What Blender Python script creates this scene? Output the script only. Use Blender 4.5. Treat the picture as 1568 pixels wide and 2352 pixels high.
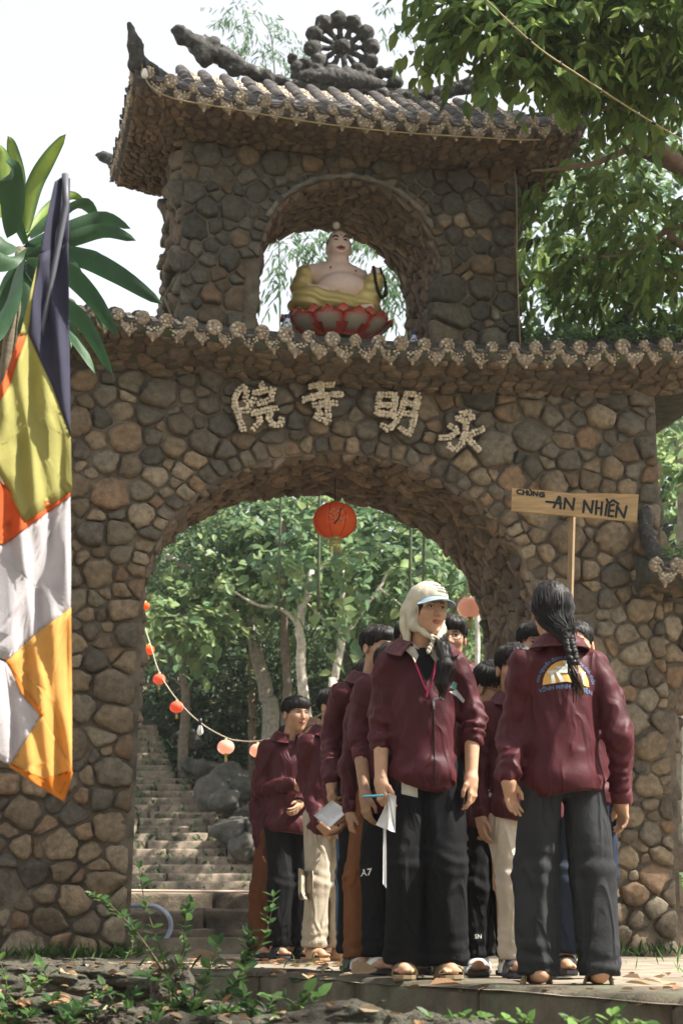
import bpy, math, random
import numpy as np
from mathutils import Vector, Matrix
from mathutils.bvhtree import BVHTree
for _o in list(bpy.data.objects):
    bpy.data.objects.remove(_o)
SC = bpy.context.scene
COL = SC.collection
R = math.radians
# ------------------------------------------------------------------ camera
# metres; the gate's front face is the plane y = 0, x runs along it, z = 0 is the terrace
PHI = R(12.5); PITCH = math.atan((2110 - 1176) / 4000.0); FPX = 4000.0
CAM = np.array([-12.6 * math.sin(PHI), -12.6 * math.cos(PHI), .25])
cd_ = bpy.data.cameras.new('camera'); cam = bpy.data.objects.new('camera', cd_); COL.objects.link(cam)
cam.location = CAM
cam.rotation_euler = (math.pi / 2 + PITCH, 0, -PHI)
cd_.sensor_fit = 'VERTICAL'; cd_.sensor_height = 36; cd_.lens = FPX / 2352 * 36
cd_.clip_start = .1; cd_.clip_end = 600
cd_.dof.use_dof = True; cd_.dof.focus_distance = 9.2; cd_.dof.aperture_fstop = 5.6
SC.camera = cam
SC.render.resolution_x = 682; SC.render.resolution_y = 1024
# ------------------------------------------------------------------ sky, sun, exposure
SUN_EL = R(52); SUN_AZ = R(-20)          # azimuth from +x towards +y (so a little to the camera's side of the gate)
world = bpy.data.worlds.new('World'); SC.world = world; world.use_nodes = True
wn = world.node_tree; wn.nodes.clear()
w_out = wn.nodes.new('ShaderNodeOutputWorld'); w_add = wn.nodes.new('ShaderNodeAddShader')
w_bg = wn.nodes.new('ShaderNodeBackground'); w_sky = wn.nodes.new('ShaderNodeTexSky')
w_sky.sky_type = 'NISHITA'; w_sky.sun_disc = False; w_sky.sun_elevation = SUN_EL
w_sky.sun_rotation = math.pi / 2 - SUN_AZ; w_sky.dust_density = 1.0; w_sky.air_density = 1.0
w_bg.inputs['Strength'].default_value = .05
w_bg2 = wn.nodes.new('ShaderNodeBackground')      # thin bright cloud all over the sky
w_bg2.inputs['Color'].default_value = (1.0, .915, .775, 1); w_bg2.inputs['Strength'].default_value = .27
wn.links.new(w_sky.outputs[0], w_bg.inputs[0]); wn.links.new(w_bg.outputs[0], w_add.inputs[0])
wn.links.new(w_bg2.outputs[0], w_add.inputs[1]); wn.links.new(w_add.outputs[0], w_out.inputs[0])
sd = bpy.data.lights.new('sun', 'SUN'); sun = bpy.data.objects.new('sun', sd); COL.objects.link(sun)
sd.energy = 5.0; sd.angle = R(.6); sd.color = (1, .95, .87)
_sdir = Vector((math.cos(SUN_EL) * math.cos(SUN_AZ), math.cos(SUN_EL) * math.sin(SUN_AZ), math.sin(SUN_EL)))
sun.rotation_euler = _sdir.to_track_quat('Z', 'Y').to_euler(); sun.location = (8, -4, 14)
SC.view_settings.view_transform = 'Standard'; SC.view_settings.look = 'None'
SC.view_settings.exposure = 1.55; SC.view_settings.gamma = 1
SC.cycles.max_bounces = 6; SC.cycles.transparent_max_bounces = 6
# ------------------------------------------------------------------ pixel <-> world (1568 x 2352 frame)
_fw = np.array([math.sin(PHI) * math.cos(PITCH), math.cos(PHI) * math.cos(PITCH), math.sin(PITCH)])
_rt = np.array([math.cos(PHI), -math.sin(PHI), 0]); _up = np.cross(_rt, _fw)
def _ray(x, y): return _fw + _rt * (x - 784) / FPX - _up * (y - 1176) / FPX
def on_y(x, y, Y): r = _ray(x, y); return CAM + r * ((Y - CAM[1]) / r[1])
def on_z(x, y, Z): r = _ray(x, y); return CAM + r * ((Z - CAM[2]) / r[2])
def at_d(x, y, d): r = _ray(x, y); return CAM + r * (d / math.hypot(r[0], r[1]))
# ------------------------------------------------------------------ objects
def tag(o, label=None, cat=None, group=None, kind=None):
    if label: o['label'] = label
    if cat: o['category'] = cat
    if group: o['group'] = group
    if kind: o['kind'] = kind
    return o
def empty(name, loc=(0, 0, 0), rz=0, label=None, cat=None, group=None, parent=None):
    o = bpy.data.objects.new(name, None); COL.objects.link(o); o.location = loc; o.rotation_euler = (0, 0, rz)
    o.empty_display_size = .1
    if parent: o.parent = parent
    return tag(o, label, cat, group)
def link(name, me, parent=None, loc=None, rot=None, scale=None):
    o = bpy.data.objects.new(name, me); COL.objects.link(o)
    if parent is not None: o.parent = parent
    if loc is not None: o.location = loc
    if rot is not None: o.rotation_euler = rot
    if scale is not None: o.scale = scale if hasattr(scale, '__len__') else (scale,) * 3
    return o
class MB:
    """collects vertices, faces, per-vertex colours and per-face material slots"""
    def __init__(s): s.v = []; s.f = []; s.c = []; s.m = []; s.n = 0
    def add(s, V, F, col=None, mat=0):
        V = np.asarray(V, float).reshape(-1, 3); s.v.append(V)
        n = s.n
        if isinstance(F, np.ndarray): F = (F + n).tolist(); s.f += F
        else: s.f += [[i + n for i in f] for f in F]
        s.m += [mat] * len(F)
        c = np.ones((len(V), 3)) if col is None else np.broadcast_to(np.asarray(col, float), (len(V), 3))
        s.c.append(c); s.n += len(V)
        return s
    def mesh(s, name, mats, smooth=True):
        me = bpy.data.meshes.new(name)
        V = np.concatenate(s.v)
        me.from_pydata(V.tolist(), [], s.f)
        C4 = np.ones((len(V), 4), np.float32); C4[:, :3] = np.concatenate(s.c)
        a = me.color_attributes.new('col', 'FLOAT_COLOR', 'POINT'); a.data.foreach_set('color', C4.ravel())
        for m in (mats if isinstance(mats, (list, tuple)) else [mats]): me.materials.append(m)
        if max(s.m) > 0: me.polygons.foreach_set('material_index', np.array(s.m, np.int32))
        me.polygons.foreach_set('use_smooth', np.full(len(s.f), bool(smooth)))
        me.update(); return me
    def obj(s, name, mats, parent=None, smooth=True, loc=None, rot=None):
        return link(name, s.mesh(name, mats, smooth), parent, loc, rot)
def fast_mesh(name, V, F, Cc, mat, smooth=False):
    """uniform polygons from numpy arrays (leaves)"""
    me = bpy.data.meshes.new(name); V = np.asarray(V, np.float32); F = np.asarray(F, np.int32); k = F.shape[1]
    me.vertices.add(len(V)); me.vertices.foreach_set('co', V.ravel())
    me.loops.add(F.size); me.loops.foreach_set('vertex_index', F.ravel())
    me.polygons.add(len(F)); me.polygons.foreach_set('loop_start', np.arange(0, F.size, k, dtype=np.int32))
    me.polygons.foreach_set('use_smooth', np.full(len(F), bool(smooth)))
    C4 = np.ones((len(V), 4), np.float32); C4[:, :3] = Cc
    a = me.color_attributes.new('col', 'FLOAT_COLOR', 'POINT'); a.data.foreach_set('color', C4.ravel())
    me.materials.append(mat); me.update(calc_edges=True); return me
# ------------------------------------------------------------------ materials
def srgb(r, g, b):
    f = lambda c: (c / 255 / 12.92) if c <= 10 else ((c / 255 + .055) / 1.055) ** 2.4
    return (f(r), f(g), f(b))
def mat(name, base=None, rough=.8, var=.3, ns=14, bump=.3, bs=70, col2=None, c2s=5, c2t=(.45, .65), spec=.3,
        attr=False, metal=0, leaf=0, sheen=0, sub=0, stretch=None, bdist=.01, crease=None):
    m = bpy.data.materials.new(name); m.use_nodes = True
    N = m.node_tree; L = N.links; P = N.nodes['Principled BSDF']
    tc = N.nodes.new('ShaderNodeTexCoord'); co = tc.outputs['Object']
    if stretch:
        mp = N.nodes.new('ShaderNodeMapping'); mp.inputs['Scale'].default_value = stretch
        L.new(co, mp.inputs['Vector']); co = mp.outputs[0]
    def noise(sc, det=4, rgh=.6):
        n = N.nodes.new('ShaderNodeTexNoise'); n.inputs['Scale'].default_value = sc
        n.inputs['Detail'].default_value = det; n.inputs['Roughness'].default_value = rgh
        L.new(co, n.inputs['Vector']); return n.outputs['Fac']
    def mix(a, b, fac, mode='MIX'):
        x = N.nodes.new('ShaderNodeMix'); x.data_type = 'RGBA'; x.blend_type = mode
        for s_, v in ((x.inputs[6], a), (x.inputs[7], b)):
            if isinstance(v, tuple): s_.default_value = (*v, 1)
            else: L.new(v, s_)
        if isinstance(fac, (int, float)): x.inputs[0].default_value = fac
        else: L.new(fac, x.inputs[0])
        return x.outputs[2]
    def mrange(v, a, b, c, d):
        r = N.nodes.new('ShaderNodeMapRange'); L.new(v, r.inputs[0])
        for i, q in enumerate((a, b, c, d)): r.inputs[i + 1].default_value = q
        return r.outputs[0]
    c = tuple(base) if base else (1., 1., 1.)
    if attr:
        at = N.nodes.new('ShaderNodeAttribute'); at.attribute_name = 'col'
        c = mix(at.outputs['Color'], c, 1.0, 'MULTIPLY') if base else at.outputs['Color']
    if col2: c = mix(c, tuple(col2), mrange(noise(c2s, 5), c2t[0], c2t[1], 0, 1))
    if var:
        g = N.nodes.new('ShaderNodeCombineColor'); v = mrange(noise(ns), .25, .75, 1 - var, 1 + var)
        for i in range(3): L.new(v, g.inputs[i])
        c = mix(c, g.outputs[0], 1.0, 'MULTIPLY')
    if isinstance(c, tuple): P.inputs['Base Color'].default_value = (*c, 1)
    else: L.new(c, P.inputs['Base Color'])
    P.inputs['Roughness'].default_value = rough; P.inputs['Specular IOR Level'].default_value = spec
    P.inputs['Metallic'].default_value = metal
    if sheen: P.inputs['Sheen Weight'].default_value = sheen; P.inputs['Sheen Roughness'].default_value = .35; P.inputs['Sheen Tint'].default_value = (1, .45, .42, 1)
    if sub:
        P.inputs['Subsurface Weight'].default_value = sub; P.inputs['Subsurface Radius'].default_value = (.012, .005, .003)
        P.inputs['Subsurface Scale'].default_value = 1
    nrm = None
    if bump:
        b = N.nodes.new('ShaderNodeBump'); b.inputs['Strength'].default_value = bump; b.inputs['Distance'].default_value = bdist
        L.new(noise(bs, 6, .65), b.inputs['Height']); nrm = b.outputs[0]; L.new(nrm, P.inputs['Normal'])
    if crease:                           # crisp folds: the valley lines of a warped noise
        n = N.nodes.new('ShaderNodeTexNoise'); n.inputs['Scale'].default_value = crease[0]; n.inputs['Detail'].default_value = 1.5; n.inputs['Distortion'].default_value = 1.1
        mp = N.nodes.new('ShaderNodeMapping'); mp.inputs['Scale'].default_value = crease[3]; mp.inputs['Rotation'].default_value = (.3, .4, .2); L.new(tc.outputs['Object'], mp.inputs['Vector']); L.new(mp.outputs[0], n.inputs['Vector'])
        m1 = N.nodes.new('ShaderNodeMath'); m1.operation = 'SUBTRACT'; m1.inputs[1].default_value = .5; L.new(n.outputs['Fac'], m1.inputs[0]); m2 = N.nodes.new('ShaderNodeMath'); m2.operation = 'ABSOLUTE'; L.new(m1.outputs[0], m2.inputs[0])
        h_ = mrange(m2.outputs[0], 0, .11, 1, 0); b2 = N.nodes.new('ShaderNodeBump'); b2.inputs['Strength'].default_value = crease[1]; b2.inputs['Distance'].default_value = crease[2]
        L.new(h_, b2.inputs['Height']); L.new(nrm, b2.inputs['Normal']); L.new(b2.outputs[0], P.inputs['Normal'])
    out = N.nodes['Material Output']
    if leaf:
        t = N.nodes.new('ShaderNodeBsdfTranslucent'); ms = N.nodes.new('ShaderNodeMixShader'); ms.inputs[0].default_value = leaf
        if isinstance(c, tuple): t.inputs[0].default_value = (*c, 1)
        else: L.new(c, t.inputs[0])
        L.new(P.outputs[0], ms.inputs[1]); L.new(t.outputs[0], ms.inputs[2]); L.new(ms.outputs[0], out.inputs[0])
    return m
# ------------------------------------------------------------------ noise and signed distance surfaces
_rg = np.random.RandomState(7); _lat = _rg.rand(32, 32, 32).astype(np.float32)
def vnoise(P, sc=1., off=0.):
    q = np.asarray(P, np.float32) * np.asarray(sc, np.float32) + off
    i = np.floor(q).astype(np.int32); f = q - i; f = f * f * (3 - 2 * f)
    r = 0
    for a in (0, 1):
        for b in (0, 1):
            for c in (0, 1):
                w = (f[..., 0] if a else 1 - f[..., 0]) * (f[..., 1] if b else 1 - f[..., 1]) * (f[..., 2] if c else 1 - f[..., 2])
                r = r + w * _lat[(i[..., 0] + a) & 31, (i[..., 1] + b) & 31, (i[..., 2] + c) & 31]
    return r
def fbm(P, sc=1., off=0.):
    sc = np.asarray(sc, float)
    return (vnoise(P, sc, off) + .5 * vnoise(P, sc * 2.1, off + 5.3) + .25 * vnoise(P, sc * 4.3, off + 9.1)) / 1.75
def smin(a, b, k):
    h = np.clip(.5 + .5 * (b - a) / k, 0, 1); return b * (1 - h) + a * h - k * h * (1 - h)
def smax(a, b, k): return -smin(-a, -b, k)
def s_ell(P, c, r):
    q = (P - np.asarray(c, np.float32)) / np.asarray(r, np.float32); l = np.sqrt((q * q).sum(-1)) + 1e-6
    g = np.sqrt(((q / np.asarray(r, np.float32)) ** 2).sum(-1)) + 1e-6
    return l * (l - 1) / g
def s_cap(P, a, b, ra, rb, sq=None):
    """tapered capsule; sq scales space (for flattened limbs)"""
    a = np.asarray(a, np.float32); b = np.asarray(b, np.float32)
    if sq is not None:
        sq = np.asarray(sq, np.float32); P = P * sq; a = a * sq; b = b * sq
    d = b - a; t = np.clip(((P - a) @ d) / max(float(d @ d), 1e-9), 0, 1)
    return np.sqrt(((P - a - t[..., None] * d) ** 2).sum(-1)) - (ra + (rb - ra) * t)
def s_chain(P, pts, rad, k=.01):
    r = None
    for i in range(len(pts) - 1):
        s = s_cap(P, pts[i], pts[i + 1], rad[i], rad[i + 1]); r = s if r is None else smin(r, s, k)
    return r
def rotz(v, a):
    c, s = math.cos(a), math.sin(a); v = np.asarray(v, float); x, y = v[..., 0], v[..., 1]
    return np.stack([c * x - s * y, s * x + c * y, v[..., 2]], -1)
def nets(f, lo, hi, h):
    """naive surface nets: returns vertices and quads of the zero set of f"""
    lo = np.asarray(lo, float); hi = np.asarray(hi, float)
    n = np.maximum(np.ceil((hi - lo) / h).astype(int) + 1, 3)
    ax = [lo[i] + h * np.arange(n[i]) for i in range(3)]
    P = np.stack(np.meshgrid(*ax, indexing='ij'), -1).astype(np.float32)
    if n.prod() > 30000:                 # look closely only near the surface
        q = 4; nb = -(-n // q); cen = np.stack(np.meshgrid(*[lo[i] + h * (q * np.arange(nb[i]) + (q - 1) / 2) for i in range(3)], indexing='ij'), -1).astype(np.float32)
        db = f(cen); near = np.abs(db) < 3.5 * h * 1.5 + .016
        up = lambda A_: A_.repeat(q, 0).repeat(q, 1).repeat(q, 2)[:n[0], :n[1], :n[2]]
        d = up(db).astype(np.float32).copy(); mk = up(near); d[mk] = f(P[mk])
    else: d = f(P)
    ins = d < 0
    c = tuple(slice(0, k - 1) for k in n)
    def sh(A, o): return A[tuple(slice(o[i], n[i] - 1 + o[i]) for i in range(3))]
    cs = [(i, j, k) for i in (0, 1) for j in (0, 1) for k in (0, 1)]
    cnt8 = sum(sh(ins, o).astype(np.int8) for o in cs)
    act = (cnt8 > 0) & (cnt8 < 8); idx = -np.ones(act.shape, np.int64); w = np.argwhere(act)
    if not len(w): return np.zeros((0, 3)), np.zeros((0, 4), int)
    idx[act] = np.arange(len(w))
    acc = np.zeros((len(w), 3)); cnt = np.zeros(len(w)); dv = {o: sh(d, o)[act] for o in cs}
    for o in cs:
        for a in range(3):
            if o[a] == 0:
                q = list(o); q[a] = 1; q = tuple(q); da, db = dv[o], dv[q]; m = (da < 0) != (db < 0)
                t = np.where(m, da / np.where(m, da - db, 1), 0)
                p = np.array(o, float)[None].repeat(len(w), 0); p[:, a] += t
                acc[m] += p[m]; cnt[m] += 1
    V = lo + h * (w + acc / cnt[:, None])
    Fs = []
    for a in range(3):
        b, c_ = (a + 1) % 3, (a + 2) % 3
        s0 = [slice(1, n[i] - 1) for i in range(3)]; s0[a] = slice(0, n[a] - 1)
        s1 = list(s0); s1[a] = slice(1, n[a])
        i0 = ins[tuple(s0)]; i1 = ins[tuple(s1)]; e = np.argwhere(i0 != i1)
        if not len(e): continue
        base = e.copy(); base[:, b] += 1; base[:, c_] += 1
        flip = i0[tuple(e.T)]
        def g(db, dc):
            q = base.copy(); q[:, b] -= db; q[:, c_] -= dc; return idx[tuple(q.T)]
        quad = np.stack([g(1, 1), g(0, 1), g(0, 0), g(1, 0)], 1)
        quad[~flip] = quad[~flip][:, ::-1]; Fs.append(quad)
    return V, np.concatenate(Fs)
# ------------------------------------------------------------------ small shape helpers
def box(mb, c, s, col=None, mt=0, rot=None, jit=0, rg=random):
    v = np.array([[x, y, z] for x in (-.5, .5) for y in (-.5, .5) for z in (-.5, .5)]) * np.array(s)
    if jit: v += np.array([[rg.uniform(-jit, jit) for _ in range(3)] for _ in range(8)])
    if rot is not None: v = v @ np.array(rot).T
    mb.add(v + np.array(c), [[0, 1, 3, 2], [4, 6, 7, 5], [0, 4, 5, 1], [2, 3, 7, 6], [0, 2, 6, 4], [1, 5, 7, 3]], col, mt)
def tube(mb, pts, rad, n=8, col=None, mt=0, cap=True, flat=1.):
    pts = np.asarray(pts, float); m = len(pts); rad = np.broadcast_to(np.asarray(rad, float), (m,))
    t = np.gradient(pts, axis=0); t /= np.linalg.norm(t, axis=1)[:, None] + 1e-9
    ref = np.array([0, 0, 1.]) if abs(t[0][2]) < .9 else np.array([1., 0, 0])
    u = np.cross(t[0], ref); u /= np.linalg.norm(u); V = []
    for i in range(m):
        u = u - t[i] * (u @ t[i]); u /= np.linalg.norm(u) + 1e-9; w = np.cross(t[i], u)
        a = np.linspace(0, 2 * math.pi, n, endpoint=False)
        V.append(pts[i] + rad[i] * (np.cos(a)[:, None] * u + flat * np.sin(a)[:, None] * w))
    F = [[i * n + j, i * n + (j + 1) % n, (i + 1) * n + (j + 1) % n, (i + 1) * n + j] for i in range(m - 1) for j in range(n)]
    if cap: F += [list(range(n))[::-1], [(m - 1) * n + j for j in range(n)]]
    mb.add(np.concatenate(V), F, col, mt)
def lathe(mb, prof, n=24, c=(0, 0, 0), col=None, mt=0, lobes=0, amp=0):
    a = np.linspace(0, 2 * math.pi, n, endpoint=False); V = []
    for r, z in prof:
        k = 1 + amp * np.cos(lobes * a)
        V.append(np.stack([r * k * np.cos(a), r * k * np.sin(a), np.full(n, z)], 1))
    m = len(prof)
    F = [[i * n + j, i * n + (j + 1) % n, (i + 1) * n + (j + 1) % n, (i + 1) * n + j] for i in range(m - 1) for j in range(n)]
    cc = None
    if col is not None: cc = col
    mb.add(np.concatenate(V) + np.array(c), F, cc, mt)
def spl(pts, n):
    """Catmull-Rom resample"""
    p = np.asarray(pts, float); p = np.concatenate([[2 * p[0] - p[1]], p, [2 * p[-1] - p[-2]]]); out = []
    m = len(p) - 3
    for k in range(n):
        s = k / (n - 1) * m; i = min(int(s), m - 1); t = s - i; a, b, c, d = p[i:i + 4]
        out.append(.5 * (2 * b + (c - a) * t + (2 * a - 5 * b + 4 * c - d) * t * t + (3 * b - a - 3 * c + d) * t ** 3))
    return np.array(out)
def blob(mb, c, r, rg, n=1, col=None, mt=0, jit=.18, rot=None):
    """a rough lump from an icosphere-like grid"""
    la, lo = 5, 8; V = [[0, 0, -1]]
    for i in range(1, la):
        th = -math.pi / 2 + math.pi * i / la
        for j in range(lo): V.append([math.cos(th) * math.cos(2 * math.pi * j / lo), math.cos(th) * math.sin(2 * math.pi * j / lo), math.sin(th)])
    V.append([0, 0, 1]); V = np.array(V)
    V *= 1 + rg.uniform(-jit, jit, len(V))[:, None]; V *= np.array(r)
    if rot is not None: V = V @ np.asarray(rot).T
    F = [[0, 1 + (j + 1) % lo, 1 + j] for j in range(lo)]
    for i in range(la - 2):
        for j in range(lo):
            a = 1 + i * lo; F.append([a + j, a + (j + 1) % lo, a + lo + (j + 1) % lo, a + lo + j])
    e = len(V) - 1; a = 1 + (la - 2) * lo
    F += [[a + j, a + (j + 1) % lo, e] for j in range(lo)]
    mb.add(V + np.array(c), F, col, mt)
def eul(x, y, z): return np.array(Matrix.Rotation(z, 3, 'Z') @ Matrix.Rotation(y, 3, 'Y') @ Matrix.Rotation(x, 3, 'X'))
# ------------------------------------------------------------------ stone packing
def clip(poly, n, d):
    """keep the side n.p <= d"""
    out = []
    for i in range(len(poly)):
        a, b = poly[i], poly[(i + 1) % len(poly)]; da, db = a @ n - d, b @ n - d
        if da <= 0: out.append(a)
        if (da < 0) != (db < 0) and abs(da - db) > 1e-12: out.append(a + (b - a) * da / (da - db))
    return out
def pack(seed, n, xr, yr, ok, clipper=None, relax=3, asp=1., wv=.25, extra=None):
    """power diagram cells for stones: list of (centre, polygon). asp stretches cells along x"""
    rg = np.random.RandomState(seed); pts = [] if extra is None else [np.array(p) for p in extra]; k0 = len(pts)
    area = (xr[1] - xr[0]) * (yr[1] - yr[0]); dmin = .62 * math.sqrt(area / max(n, 1)); tries = 0
    S = np.array([1 / asp, 1.])
    while len(pts) < n + k0 and tries < n * 60:
        tries += 1; p = np.array([rg.uniform(*xr), rg.uniform(*yr)])
        if not ok(p): continue
        if pts and (((np.array(pts) - p) * S) ** 2).sum(1).min() < (dmin * rg.uniform(.45, 1.45)) ** 2: continue
        pts.append(p)
    pts = np.array(pts); w = rg.uniform(0, wv, len(pts)) * dmin ** 2
    def cells():
        out = []
        for i, p in enumerate(pts):
            d2 = (((pts - p) * S) ** 2).sum(1); nb = np.argsort(d2)[1:18]
            poly = [np.array(q, float) for q in ((xr[0], yr[0]), (xr[1], yr[0]), (xr[1], yr[1]), (xr[0], yr[1]))]
            for j in nb:
                v = (pts[j] - p) * S * S; a, b = p * S, pts[j] * S
                d = (b @ b - a @ a + w[i] - w[j]) / 2
                poly = clip(poly, v, d)
                if len(poly) < 3: break
            if len(poly) >= 3 and clipper: poly = clipper(p, poly)
            out.append(poly)
        return out
    for _ in range(relax - 1):
        cs = cells()
        for i, poly in enumerate(cs):
            if i >= k0 and len(poly) >= 3: pts[i] = .5 * pts[i] + .5 * np.mean(poly, 0)
    return [(np.mean(c, 0), np.array(c)) for c in cells() if len(c) >= 3]
def pack2(seed, sizes, xr, yr, ok, clipper=None, asp=1., extra=(), er=.06):
    """stones of mixed sizes: big ones are placed first, small ones fill in; power diagram"""
    rg = np.random.RandomState(seed); pts = [np.array(p, float) for p in extra]; rad = [er] * len(pts); S = np.array([1 / asp, 1.])
    for r, tries in sizes:
        for _ in range(tries):
            q = r * rg.uniform(.8, 1.2); p = np.array([rg.uniform(*xr), rg.uniform(*yr)])
            if not ok(p): continue
            if pts and (np.sqrt((((np.array(pts) - p) * S) ** 2).sum(1)) < (np.array(rad) + q) * .84).any(): continue
            pts.append(p); rad.append(q)
    pts = np.array(pts); w = np.array(rad) ** 2; out = []
    for i, p in enumerate(pts):
        d2 = (((pts - p) * S) ** 2).sum(1); nb = np.argsort(d2)[1:26]
        poly = [np.array(q, float) for q in ((xr[0], yr[0]), (xr[1], yr[0]), (xr[1], yr[1]), (xr[0], yr[1]))]
        for j in nb:
            v = (pts[j] - p) * S * S; a, b = p * S, pts[j] * S; poly = clip(poly, v, (b @ b - a @ a + w[i] - w[j]) / 2)
            if len(poly) < 3: break
        if len(poly) >= 3 and clipper: poly = clipper(p, poly)
        if len(poly) >= 3:
            P = np.array(poly); ex = P.max(0) - P.min(0)
            if max(ex) < .75: out.append((P.mean(0), P))
    return out
def area2(p): return .5 * abs(np.sum(p[:, 0] * np.roll(p[:, 1], -1) - p[:, 1] * np.roll(p[:, 0], -1)))
def stone(poly, gap, bulge, rg, tilt=.25, rnd=.16, rough=.1):
    """a worked stone in local (u, v, w): rounded polygon, domed; returns V, F (w is outwards)"""
    c = poly.mean(0); q = poly - c
    # drop tiny edges, resample to a rounded outline
    m = len(q); out = []
    for i in range(m):
        a, b = q[i], q[(i + 1) % m]; l = np.linalg.norm(b - a); k1 = rnd * rg.uniform(.5, 1.5)
        if l < .03: out.append((a + b) / 2 * .96)
        elif l < .09: out += [a + (b - a) * k1, a + (b - a) * (1 - k1)]
        else: out += [a + (b - a) * k1, (a + (b - a) * rg.uniform(.4, .6)) * (1 - rg.uniform(-.02, .09)), a + (b - a) * (1 - k1)]
    q = np.array(out); r = np.linalg.norm(q, axis=1).mean()
    k = max(.35, 1 - gap / max(r, 1e-3)); q = q * k
    q *= 1 + rg.uniform(-rough, rough * .3, len(q))[:, None]
    n = len(q); tx, ty = rg.uniform(-tilt, tilt, 2); h = bulge * rg.uniform(.5, 1.4)
    def ring(s, z): return np.column_stack([q * s, z + (q[:, 0] * tx + q[:, 1] * ty) * (z > 0) + rg.uniform(-.1, .1, n) * h * (z > 0)])
    off = rg.uniform(-.25, .25, 2) * r * .5
    r3 = ring(.68, h * 1.0); r3[:, :2] += off * .5
    V = np.concatenate([ring(1.02, -.02), ring(1., h * .42), ring(.92, h * .84), r3, [[off[0], off[1], h * 1.04]]])
    F = [[i * n + j, i * n + (j + 1) % n, (i + 1) * n + (j + 1) % n, (i + 1) * n + j] for i in range(3) for j in range(n)]
    F += [[3 * n + j, 3 * n + (j + 1) % n, 4 * n] for j in range(n)]
    return V, F, c
# ================================================================== the stone gate
M = {}
M['stone'] = mat('fieldstone', attr=True, rough=.86, var=.42, ns=22, bump=.55, bs=55, col2=(.10, .085, .07), c2s=16, c2t=(.56, .74), spec=.25, bdist=.012)
M['mortar'] = mat('mortar', (.15, .122, .088), rough=.95, var=.5, ns=7, bump=.7, bs=45, col2=(.07, .06, .05), c2s=3, bdist=.012)
M['rock'] = mat('lichen_rock', (.06, .058, .054), rough=.92, var=.5, ns=25, bump=.8, bs=60, col2=(.24, .25, .22), c2s=19, c2t=(.60, .72), bdist=.012)
M['pebble'] = mat('pebble', attr=True, rough=.7, var=.3, ns=40, bump=.2, bs=120, spec=.3)
M['tile'] = mat('roof_tile', (.075, .066, .062), rough=.85, var=.5, ns=30, bump=.6, bs=80, col2=(.17, .16, .13), c2s=23, c2t=(.6, .75))
M['moss'] = mat('mossy_cement', (.075, .068, .052), rough=.95, var=.5, ns=12, bump=.8, bs=60, col2=(.05, .062, .025), c2s=7, c2t=(.5, .68))
M['cem'] = mat('dark_cement', (.26, .21, .15), rough=.95, var=.4, ns=20, bump=.6, bs=60)
BR = np.array([[.20, .145, .092], [.16, .118, .078], [.24, .175, .11], [.205, .128, .076], [.19, .155, .112], [.105, .088, .07], [.26, .205, .142], [.215, .157, .10], [.13, .10, .07]])
GR = np.array([[.088, .078, .064], [.11, .096, .076], [.074, .067, .057], [.13, .11, .085], [.15, .105, .068], [.10, .086, .07]])
RB = np.array([[.21, .142, .088], [.17, .118, .076], [.24, .165, .10], [.14, .105, .074], [.20, .148, .10]])
BR = (BR * .88 + BR.mean(1, keepdims=True) * .12) * np.array([.96, .95, .88]); GR = GR * np.array([.90, .90, .84]); RB = (RB * .8 + RB.mean(1, keepdims=True) * .2) * .9
PB = np.array([[.47, .40, .30], [.40, .32, .22], [.52, .46, .37], [.36, .27, .18], [.33, .28, .22]])
gate = empty('stone_gate', (0, .6, 0), 0, 'two-storey temple gate of brown fieldstones with an arch and pebbled pagoda roofs', 'gate')
GO = np.array([0, .6, 0])
def gp(o): o.location = (0, -.6, 0); return o     # parts keep gate coordinates
AX, AW, AS, AR = .02, 1.47, 2.5, 1.14             # main arch: centre, half width, spring height, rise
UX, UW, US, UR = .11, .715, 5.22, .69             # arch of the upper storey
TX0, TX1, TY0, TY1, TZ0, TZ1 = -1.22, 1.46, .15, 1.17, 4.5, 6.28
WX0, WX1, WT = -2.5, 2.52, 1.3
def archline(cx, w, s, r, z0, n=28):
    p = [(cx - w - .04, z0)] + [(cx - w * math.cos(a), s + r * math.sin(a)) for a in np.linspace(0, math.pi, n)] + [(cx + w + .04, z0)]
    return np.array(p)
def slab(mb, outline, y0, y1):
    o = np.array(outline); n = len(o)
    V = np.concatenate([np.column_stack([o[:, 0], np.full(n, y0), o[:, 1]]), np.column_stack([o[:, 0], np.full(n, y1), o[:, 1]])])
    mb.add(V, [list(range(n)), list(range(n, 2 * n))[::-1]] + [[(i + 1) % n, i, n + i, n + (i + 1) % n] for i in range(n)])
def arch_clip(cx, w, s, r, margin=0.):
    def f(p, poly):
        x, z = p[0] - cx, p[1]
        if z < s:
            return clip(poly, np.array([-1., 0]) * (1 if x > 0 else -1), -(w + margin + .04 * (s - z) / s))
        a = math.atan2((z - s) / r, x / w); e = np.array([w * math.cos(a), r * math.sin(a)])
        n = np.array([math.cos(a) / w, math.sin(a) / r]); n /= np.linalg.norm(n)
        return clip(poly, -n, -(n @ (e + np.array([cx, s])) + margin))
    return f
def in_arch(p, cx, w, s, r, g=.0):
    x, z = p[0] - cx, p[1]
    return abs(x) < w + g if z < s else (x / (w + g)) ** 2 + ((z - s) / (r + g)) ** 2 < 1
def scol(rg, pal, v=.2): return pal[rg.randint(len(pal))] * rg.uniform(1 - v, 1 + v)
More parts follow.
